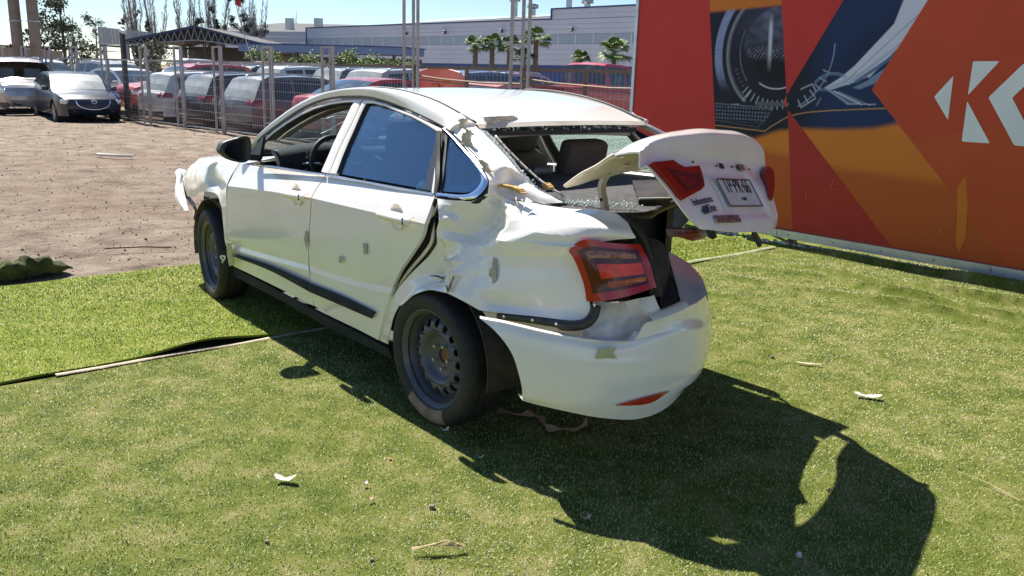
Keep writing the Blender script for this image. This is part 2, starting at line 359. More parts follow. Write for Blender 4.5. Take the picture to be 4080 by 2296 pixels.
# folded turf scrap at the dirt edge
Ps = [Vector((-3.74, 5.92, 0)).lerp(Vector((-3.36, 6.44, 0)), k/15) for k in range(16)]; pn = Vector((-.8, .58, 0)); hs = [.012+.125*math.sin(math.pi*min(1, (k+.6)/15.5))**.8*(1+.15*math.sin(k*1.9)) for k in range(16)]
G = [[q_+pn*(o_+.02*math.sin(k*.9))+Vector((0, 0, .008+hs[k]*z_)) for k, q_ in enumerate(Ps)] for o_, z_ in ((.0, 0), (-.015, .5), (.0, .9), (.05, 1.0), (.13, .75), (.22, .3), (.28, 0))]
G = [[q_+Vector((vnoise(q_, 22, 1), vnoise(q_, 22, 4), vnoise(q_, 22, 8)))*.022 for q_ in r_] for r_ in grid([[tuple(q_) for q_ in r_] for r_ in G], 50, 22)]
o = sheet('turf_scrap', G, tb2, None, .012, cen=Vector((-3.5, 6.1, -2)), smooth=True); o.data.materials[0] = mat('turf_scrap', (.045, .055, .016), .95, var=(.11, .12, .03), vscale=9, bump=.8, bscale=120); tag(o, 'folded scrap of turf with dark underside lying at the dirt edge', 'turf scrap')
# ------------------------------------------------------------------ billboard
BO = Vector((1.3146, 10.0086, 0)); BD = Vector((.6612, -.7502, 0)); BN = Vector((-.7502, -.6612, 0))
bb = thing('billboard', 'large orange and red printed billboard with a headlight picture and white logo', 'billboard', BO, math.atan2(BD.y, BD.x))
# local frame: x along the board, -y towards the viewer, z up
HB = 4.7; LB = 6.4
def clr(name, c, rough=.55, var=None):
    c = tuple(min(.85, k*1.28) for k in c); return mat('print_'+name, c, rough, var=var or tuple(k*.86 for k in c), vscale=2.2, vlo=.35, vhi=.8, spec=.25)
RED = clr('red', (.46, .036, .030)); REDD = clr('dark_red', (.36, .030, .022)); ORR = clr('orange_red', (.47, .062, .024)); ORD = clr('rust', (.40, .085, .018)); YEL = clr('amber', (.55, .155, .022)); WHT = clr('white', (.72, .72, .74))
MB().box((LB/2, .03, (HB+.14)/2), (LB, .05, HB-.14)).build('backing_panel', RED, bb)
def flat(name, pts, m, lay):
    y = -.0015*lay; P = [Vector((a, y, b)) for a, b in pts]
    tri = mgeo.tessellate_polygon([P]); mb = MB(); mb.v = [tuple(p) for p in P]
    mb.f = [t if (P[t[1]]-P[t[0]]).cross(P[t[2]]-P[t[0]]).y < 0 else (t[0], t[2], t[1]) for t in tri]
    return mb.build(name, m, bb)
# photographic part of the print: vertex colours computed on a fine grid
def smooth01(x, a, b): t = np.clip((x-a)/(b-a), 0, 1); return t*t*(3-2*t)
def photo(s, h):
    rg = np.random.default_rng(5); C = np.zeros(s.shape+(3,))
    dark = np.array([.010, .012, .022]); navy = np.array([.012, .028, .085])
    f = smooth01(s, 2.0, 2.45)[..., None]; C[:] = dark*(1-f)+navy*f
    def put(mask, col): nonlocal_C(mask, col)
    def nonlocal_C(mask, col):
        C[:] = C*(1-mask[..., None])+np.array(col)*mask[..., None]
    def aa(d, w=.006): return np.clip(.5-d/w, 0, 1)
    def line(x0, y0, x1, y1, w, col, op=1.):
        ax, ay = x1-x0, y1-y0; k = np.clip(((s-x0)*ax+(h-y0)*ay)/(ax*ax+ay*ay), 0, 1); d = np.hypot(s-x0-ax*k, h-y0-ay*k); put(aa(d-w)*op, col)
    # left lens
    cx, cy = 1.80, 1.86
    r = np.hypot((s-cx)/1.0, (h-cy)/1.02); ang = np.arctan2(h-cy, s-cx)
    left = smooth01(s, 2.02, 1.98)
    put(left*smooth01(h, 1.75, 2.15)*smooth01(r, .7, .3)*.5, (.07, .07, .13))
    cloud = np.clip(np.sin(s*23+np.sin(h*31)*1.3)*np.sin(h*27+s*9)*.5+.5, 0, 1)
    put(left*aa(r-.40)*smooth01(h, 1.72, 2.2)*cloud*.5, (.20, .20, .30))
    put(left*aa(r-.30)*aa(h-1.80-.03*np.sin(s*60)-.04*np.sin(s*23))*.95, (.006, .006, .009))
    speck = (np.sin(s*190+np.sin(h*80)*2)*np.sin(h*230+s*50) > .55)*smooth01(abs(h-1.83), .08, .02)*aa(r-.36)*left
    put(speck*.8, (.38, .36, .42))
    band = aa(abs(r-.70)-.045)*left*(ang > 1.9)+aa(abs(r-.70)-.045)*left*(ang < -2.0)
    fade = smooth01(h, 1.42, 1.75)
    put(band*fade, (.13, .15, .30)); put(band*fade*(np.sin(ang*260) > .1)*.8, (.32, .36, .55))
    for rr, w, c, o in ((.585, .006, (.30, .30, .36), .9), (.565, .004, (.16, .16, .2), .9), (.60, .004, (.42, .42, .5), .5)):
        put(aa(abs(r-rr)-w)*left*((ang > 1.75) | (ang < -2.15))*o, c)
    put(aa(abs(r-.44)-.004)*left*(ang < -2.4)*.6, (.3, .3, .34)); put(aa(abs(r-.44)-.004)*left*(ang > 2.7)*.4, (.3, .3, .34))
    put(aa(abs(r-.36)-.005)*left*(ang < -1.2)*(ang > -2.1), (.55, .53, .6))
    put(smooth01(abs(s-1.70+(h-1.85)*.06), .035, .0)*smooth01(h, 1.62, 1.9)*smooth01(h, 2.22, 2.05)*.85, (.55, .55, .66))
    for k in range(9):
        a = -2.30+k*.115; line(cx+.47*math.cos(a), cy+.48*math.sin(a), cx+.55*math.cos(a), cy+.56*math.sin(a), .0045, (.46, .44, .5), .95)
    for k in range(5):
        a = -2.75+k*.09; line(cx+.49*math.cos(a), cy+.49*math.sin(a), cx+.52*math.cos(a), cy+.52*math.sin(a), .003, (.2, .2, .25), .8)
    for k in range(6):
        a = -1.05+k*.14; line(cx+.52*math.cos(a), cy+.53*math.sin(a), cx+.60*math.cos(a), cy+.61*math.sin(a), .004, (.5, .5, .55), .9)
    put(aa(abs(r-.575)-.004)*(s > 1.95)*(ang > -1.1)*(ang < .1), (.30, .34, .5))
    line(1.30, 1.32, 1.40, 1.33, .006, (.25, .25, .28)); line(1.44, 1.37, 1.52, 1.47, .006, (.35, .35, .38)); line(1.62, 1.345, 1.95, 1.35, .02, (.09, .095, .1)); line(2.10, 1.33, 2.24, 1.42, .006, (.35, .36, .42)); line(2.26, 1.36, 2.29, 1.42, .01, (.12, .13, .2)); line(2.08, 1.50, 2.19, 1.55, .007, (.3, .3, .36)); line(2.19, 1.55, 2.24, 1.48, .007, (.3, .3, .36))
    # mesh grille
    gx = (s-1.12)/.024; gy = (h-1.15)/.024
    inm = aa(-(h-1.155))*aa(h-1.305)*aa(s-1.80+(1.31-h)*.55)*(s > 1.1)
    put(inm*((np.sin((gx+gy)*2.1)*np.sin((gx-gy)*2.1)) > .35)*.75, (.16, .20, .30)); line(1.11, 1.325, 1.80, 1.308, .005, (.13, .15, .19)); line(1.80, 1.305, 1.66, 1.13, .004, (.09, .1, .13)); line(1.66, 1.115, 1.15, 1.155, .004, (.07, .08, .1))
    # right lens: chrome beam
    def quad(P, col, op=1., soft=.012):
        d = np.full(s.shape, -1e9)
        for (x0, y0), (x1, y1) in zip(P, P[1:]+P[:1]):
            L = math.hypot(x1-x0, y1-y0); d = np.maximum(d, ((s-x0)*(y1-y0)-(h-y0)*(x1-x0))/L)
        put(aa(d, soft)*op, col)
    def cw(P):
        a = sum(x0*y1-x1*y0 for (x0, y0), (x1, y1) in zip(P, P[1:]+P[:1])); return P if a > 0 else P[::-1]
    quad(cw([(2.66, 1.98), (2.95, 2.12), (2.55, 1.70), (2.40, 1.66)]), (.006, .010, .03), .7, .2)
    for P_ in ([(2.97, 2.30), (3.20, 2.34), (3.12, 2.04), (2.90, 2.06)], [(2.90, 2.07), (3.13, 2.06), (2.74, 1.62), (2.58, 1.71)], [(2.59, 1.72), (2.76, 1.64), (2.55, 1.555), (2.45, 1.60)], [(2.46, 1.61), (2.57, 1.565), (2.36, 1.495), (2.32, 1.52)]): quad(cw(P_), (.52, .52, .62), 1., .01)
    line(2.50, 1.56, 3.10, 2.14, .004, (.14, .15, .25), .8); line(2.55, 1.56, 3.12, 2.02, .012, (.30, .33, .45), .7); line(2.62, 1.58, 3.0, 1.85, .016, (.07, .12, .25), .9); line(2.75, 1.60, 2.95, 1.74, .013, (.18, .27, .42), .8)
    quad(cw([(2.60, 1.53), (2.86, 1.66), (2.82, 1.58), (2.66, 1.515)]), (.16, .22, .33)); quad(cw([(2.30, 1.50), (2.62, 1.64), (2.5, 1.56), (2.36, 1.50)]), (.22, .28, .42), .8, .04)
    quad(cw([(2.35, 1.50), (2.41, 1.50), (2.72, 1.385), (2.55, 1.385)]), (.10, .13, .22), .9); line(2.37, 1.495, 2.58, 1.38, .004, (.42, .44, .55)); line(2.42, 1.49, 2.70, 1.385, .006, (.50, .52, .62)); line(2.46, 1.49, 2.78, 1.38, .003, (.3, .33, .45)); line(2.56, 1.383, 2.83, 1.39, .004, (.4, .42, .5))
    for k, (ra, w) in enumerate(((.235, .006), (.22, .004))):
        rr = np.hypot(s-2.40, h-1.42); aa2 = np.arctan2(h-1.42, s-2.40); put(aa(abs(rr-ra)-w)*(aa2 > 1.0)*(aa2 < 2.5)*.8, (.16, .24, .40))
    # amber body below and above, thin gold line
    edge = np.interp(s, [1.0, 1.143, 1.622, 1.883, 2.117, 2.503, 2.842, 3.2], [1.06, 1.053, 1.005, 1.10, 1.135, 1.15, 1.185, 1.28])
    amber = np.array([.56, .165, .022])
    put(smooth01(h, edge+.03, edge-.035), amber)
    low = np.interp(s, [1.0, 2.04, 2.51, 3.43, 4], [.93, .874, .80, .774, .72]); put(smooth01(h, low+.06, low-.06), (.42, .085, .018))
    put(smooth01(h, .5, .1)*.6, (.38, .06, .016))
    top = np.interp(s, [.9, 1.75], [2.22, 2.26]); put(smooth01(h, top-.01, top+.03)*smooth01(s, 1.9, 1.8), amber*.85)
    pts = [(1.138, 1.104), (1.729, 1.082), (1.80, 1.135), (1.957, 1.23), (2.05, 1.262), (2.163, 1.287), (2.4, 1.315), (2.93, 1.362)]
    for a, b in zip(pts, pts[1:]): line(*a, *b, .0035, (.62, .30, .10))
    return C*1.25
ss = np.arange(.80, 4.55, .0075); hh = np.arange(.15, 2.75, .0075); Sg, Hg = np.meshgrid(ss, hh); Cg = np.clip(photo(Sg, Hg), 0, 1)
me = bpy.data.meshes.new('headlight_print'); n1, n2 = Sg.shape
vv = np.c_[Sg.ravel(), np.full(Sg.size, -.0015), Hg.ravel()]
idx = np.arange(n1*n2).reshape(n1, n2); q = np.stack([idx[:-1, :-1], idx[:-1, 1:], idx[1:, 1:], idx[1:, :-1]], -1).reshape(-1, 4)
me.vertices.add(len(vv)); me.vertices.foreach_set('co', vv.ravel()); me.loops.add(q.size); me.loops.foreach_set('vertex_index', q.ravel()); me.polygons.add(len(q)); me.polygons.foreach_set('loop_start', np.arange(0, q.size, 4)); me.update(calc_edges=True)
ca = me.color_attributes.new('print', 'FLOAT_COLOR', 'POINT'); ca.data.foreach_set('color', np.c_[Cg.reshape(-1, 3), np.ones(Sg.size)].ravel())
pm = bpy.data.materials.new('headlight_print'); pm.use_nodes = True; b_ = pm.node_tree.nodes['Principled BSDF']; b_.inputs['Roughness'].default_value = .5; b_.inputs['Specular IOR Level'].default_value = .25
at = pm.node_tree.nodes.new('ShaderNodeAttribute'); at.attribute_name = 'print'; pm.node_tree.links.new(at.outputs['Color'], b_.inputs['Base Color'])
link('headlight_print', me, pm, bb)
flat('print_shape', [(.004, .16), (1.29, .16), (1.143, 1.053), (.933, 2.354), (.58, 4.6), (.004, 4.6)], RED, 2)
flat('print_shape', [(1.774, 2.319), (1.932, 1.436), (2.411, 2.293), (3.65, 4.6), (1.38, 4.6)], RED, 2)
flat('print_shape', [(1.932, 1.436), (1.903, 1.369), (1.947, 1.314)], ORR, 2)
flat('print_shape', [(1.959, 1.305), (3.134, .16), (2.148, .16)], REDD, 2)
flat('print_shape', [(3.169, 2.262), (2.778, 1.515), (3.517, .767), (4.12, .16), (6.38, .16), (6.38, 4.6), (4.4, 4.6)], ORR, 2)
flat('print_shape', [(3.17, 1.12), (3.517, .767), (4.12, .16), (5.98, .16), (5.98, .95), (4.4, 1.35)], clr('orange', (.47, .075, .022)), 3)
flat('print_shape', [(3.684, .851), (3.63, .73), (3.672, .45), (3.69, .262), (3.724, .199), (3.762, .325), (3.74, .6)], YEL, 4)
for pts in ([(3.469, 1.652), (3.335, 1.475), (3.477, 1.288)], [(3.606, 1.768), (3.81, 1.77), (3.606, 1.497)], [(3.607, 1.452), (3.835, 1.124), (3.612, 1.122)], [(3.987, 1.753), (3.767, 1.486), (4.018, 1.121), (4.19, 1.121), (3.945, 1.49), (4.16, 1.753)],
            [(4.45, 1.76), (4.62, 1.76), (4.40, 1.45), (4.62, 1.12), (4.45, 1.12), (4.23, 1.45)]):
    # soften the corners a little
    P = [Vector((a, b)) for a, b in pts]; out = []
    for i, p in enumerate(P):
        a = P[i-1]; c = P[(i+1) % len(P)]; e1 = (a-p).normalized()*.012; e2 = (c-p).normalized()*.012
        out += [tuple(p+e1), tuple(p+(e1+e2)*.3), tuple(p+e2)]
    flat('logo_shape', out, WHT, 5)
rnd = random.Random(21)
for k in range(7):
    s0_ = rnd.uniform(2.2, 4.0); h0_ = rnd.uniform(.3, .75); L_ = rnd.uniform(.04, .2); a_ = rnd.choice((rnd.uniform(-.25, .1), rnd.uniform(1.2, 1.7))); w_ = rnd.uniform(.0015, .004)
    flat('scuff', [(s0_, h0_), (s0_+L_*math.cos(a_), h0_+L_*math.sin(a_)-w_), (s0_+L_*math.cos(a_)*1.02, h0_+L_*math.sin(a_)+w_), (s0_+.01, h0_+w_*2)], clr('scuff', (.45, .14, .07)), 6)
alu = mat('galvanised_rail', (.62, .66, .74), .35, .6, var=(.5, .54, .6), vscale=8)
for k in range(3): MB().box((k*2.0+1.0, -.012, .105), (1.992, .045, .075)).build('bottom_rail', alu, bb)
MB().box((-.022, .02, HB/2+.05), (.04, .075, HB)).build('edge_rail', alu, bb)
MB().box((LB/2, .02, HB+.03), (LB, .07, .05)).build('top_rail', alu, bb)
post_m = mat('rusty_post', (.20, .15, .13), .7, .3, var=(.34, .2, .13), vscale=12)
for k in range(4):
    MB().box((.3+k*1.8, .1, HB/2), (.07, .07, HB)).build('support_post', post_m, bb)
    MB().bar((.3+k*1.8, .12, 2.6), (.3+k*1.8, 1.3, .0), .05, .05).build('brace', post_m, bb)
for k in range(13): MB().box((.25+k*.47, -.037, .105), (.010, .006, .010)).build('bolt', mat('bolt', (.05, .05, .06), .5, .6), bb)
# white pebbles under the rail
peb = MB(); rnd = random.Random(11)
for i in range(190):
    a = rnd.uniform(1.2, 3.9); o_ = rnd.gauss(.03, .05); s = rnd.uniform(.008, .026); c = BO+BD*a+BN*o_+Vector((0, 0, .012+s*.4))
    v = [c+Vector((math.cos(k*1.57+a*9)*s*rnd.uniform(.8, 1.3), math.sin(k*1.57+a*9)*s*rnd.uniform(.7, 1.2), -s*.4)) for k in range(4)]+[c+Vector((s*.2, 0, s*.55)), c+Vector((-s*.3, s*.2, s*.5))]
    peb.add(v, [(0, 1, 4), (1, 2, 4), (2, 5, 4), (2, 3, 5), (3, 0, 5), (0, 4, 5)])
tag(peb.build('pebble_strip', mat('pebble', (.62, .58, .53), .8, var=(.38, .33, .29), vscale=20)), 'row of pale pebbles along the foot of the billboard', 'pebbles', kind='stuff')
# ------------------------------------------------------------------ mesh fence
FP0 = Vector((-5.5, 19.54, 0)); FD = Vector((.735, -.678, 0)).normalized(); FNr = Vector((.678, .735, 0)).normalized()
steel = mat('fence_steel', (.42, .40, .40), .5, .3, var=(.30, .27, .26), vscale=5); rusty = mat('rusty_rail', (.17, .13, .10), .8, .2, var=(.24, .18, .14), vscale=6)
wire_m = mat('fence_wire', (.42, .39, .38), .5, .5)
PS = [-19.2, -16.9, -14.7, -12.6, -10.5, -8.4, -5.92, -4.0, -2.06, .09, 2.32, 4.88, 7.56, 10.1]
for i, s_ in enumerate(PS):
    p = FP0+FD*s_; tall = i in (11, 12)
    base = thing('fence_post', None, 'fence post', p, math.atan2(FD.y, FD.x), 'triple tube posts of the mesh fence')
    nm = {11: 'triple tube mast rising past the frame, left of the two behind the white car', 12: 'triple tube mast rising past the frame, right one nearer the billboard', 10: 'fence post of three tubes just above the white car bonnet roofline', 13: 'fence post mostly hidden behind the red edge of the billboard'}.get(i)
    base['label'] = nm or 'triple tube steel fence post, number %s counted from the left mast towards the left edge' % ['', 'one', 'two', 'three', 'four', 'five', 'six', 'seven', 'eight', 'nine', 'ten', 'eleven', 'twelve'][11-i]
    H1 = 4.3 if tall else 2.0
    for dx, dy in ((-.19, -.06), (0, .0), (.19, -.06)):
        MB().bar((dx, dy, 0), (dx, dy, H1), .042, .042, up=(1, 0, 0)).build('tube', steel, base)
    for z in ((2.02, 4.2) if tall else (H1-.02, .35)): MB().bar((-.2, -.06, z), (.2, -.06, z), .03, .03).build('crossbar', steel, base)
    MB().bar((0, .03, 0), (0, .03, 1.66), .075, .05, up=(1, 0, 0)).build('post', rusty if i > 10 else steel, base)
for i in range(len(PS)-1):
    a = PS[i]; b = PS[i+1]; L = b-a; p = FP0+FD*a
    root = thing('mesh_fence', None, 'fence', p, math.atan2(FD.y, FD.x), 'wire mesh panels of the fence')
    root['label'] = 'length of wire mesh fence, %s from the billboard end' % ['nearest', 'second', 'third', 'fourth', 'fifth', 'sixth', 'seventh', 'eighth', 'ninth', 'tenth', 'eleventh', 'twelfth', 'thirteenth'][len(PS)-2-i]
    w = MB(); th = .0016+.00006*p.y
    nvw = int(L/.085)
    for k in range(1, nvw): w.bar((L*k/nvw, .05, .05), (L*k/nvw, .05, 1.62), th, th, up=(1, 0, 0))
    for k in range(9): w.bar((0, .045, .07+k*.195), (L, .045, .07+k*.195), th*2.2, th*2.2)
    o = w.build('wire_mesh', wire_m, root); o['kind'] = 'stuff'
    MB().bar((0, .05, 1.64), (L, .05, 1.64), .045, .05).build('top_rail', rusty if i > 9 else steel, root)
    MB().bar((0, .05, .05), (L, .05, .05), .03, .03).build('bottom_rail', steel, root)
    if i >= 11:
        MB().tube([(0, -.01, 1.50), (L*.3, -.02, 1.44), (L*.7, -.01, 1.40), (L, -.02, 1.41)], .017, 6).build('cane_rail', mat('cane', (.30, .21, .13), .7, var=(.2, .14, .09), vscale=5), root)
        MB().tube([(0, .0, 1.42), (L*.4, -.01, 1.38), (L, .0, 1.31)], .012, 6).build('cane_rail', MATS['cane'], root)
        MB().bar((L*.5, .06, 0), (L*.5, .06, 1.62), .05, .05, up=(1, 0, 0)).build('mid_post', rusty, root)
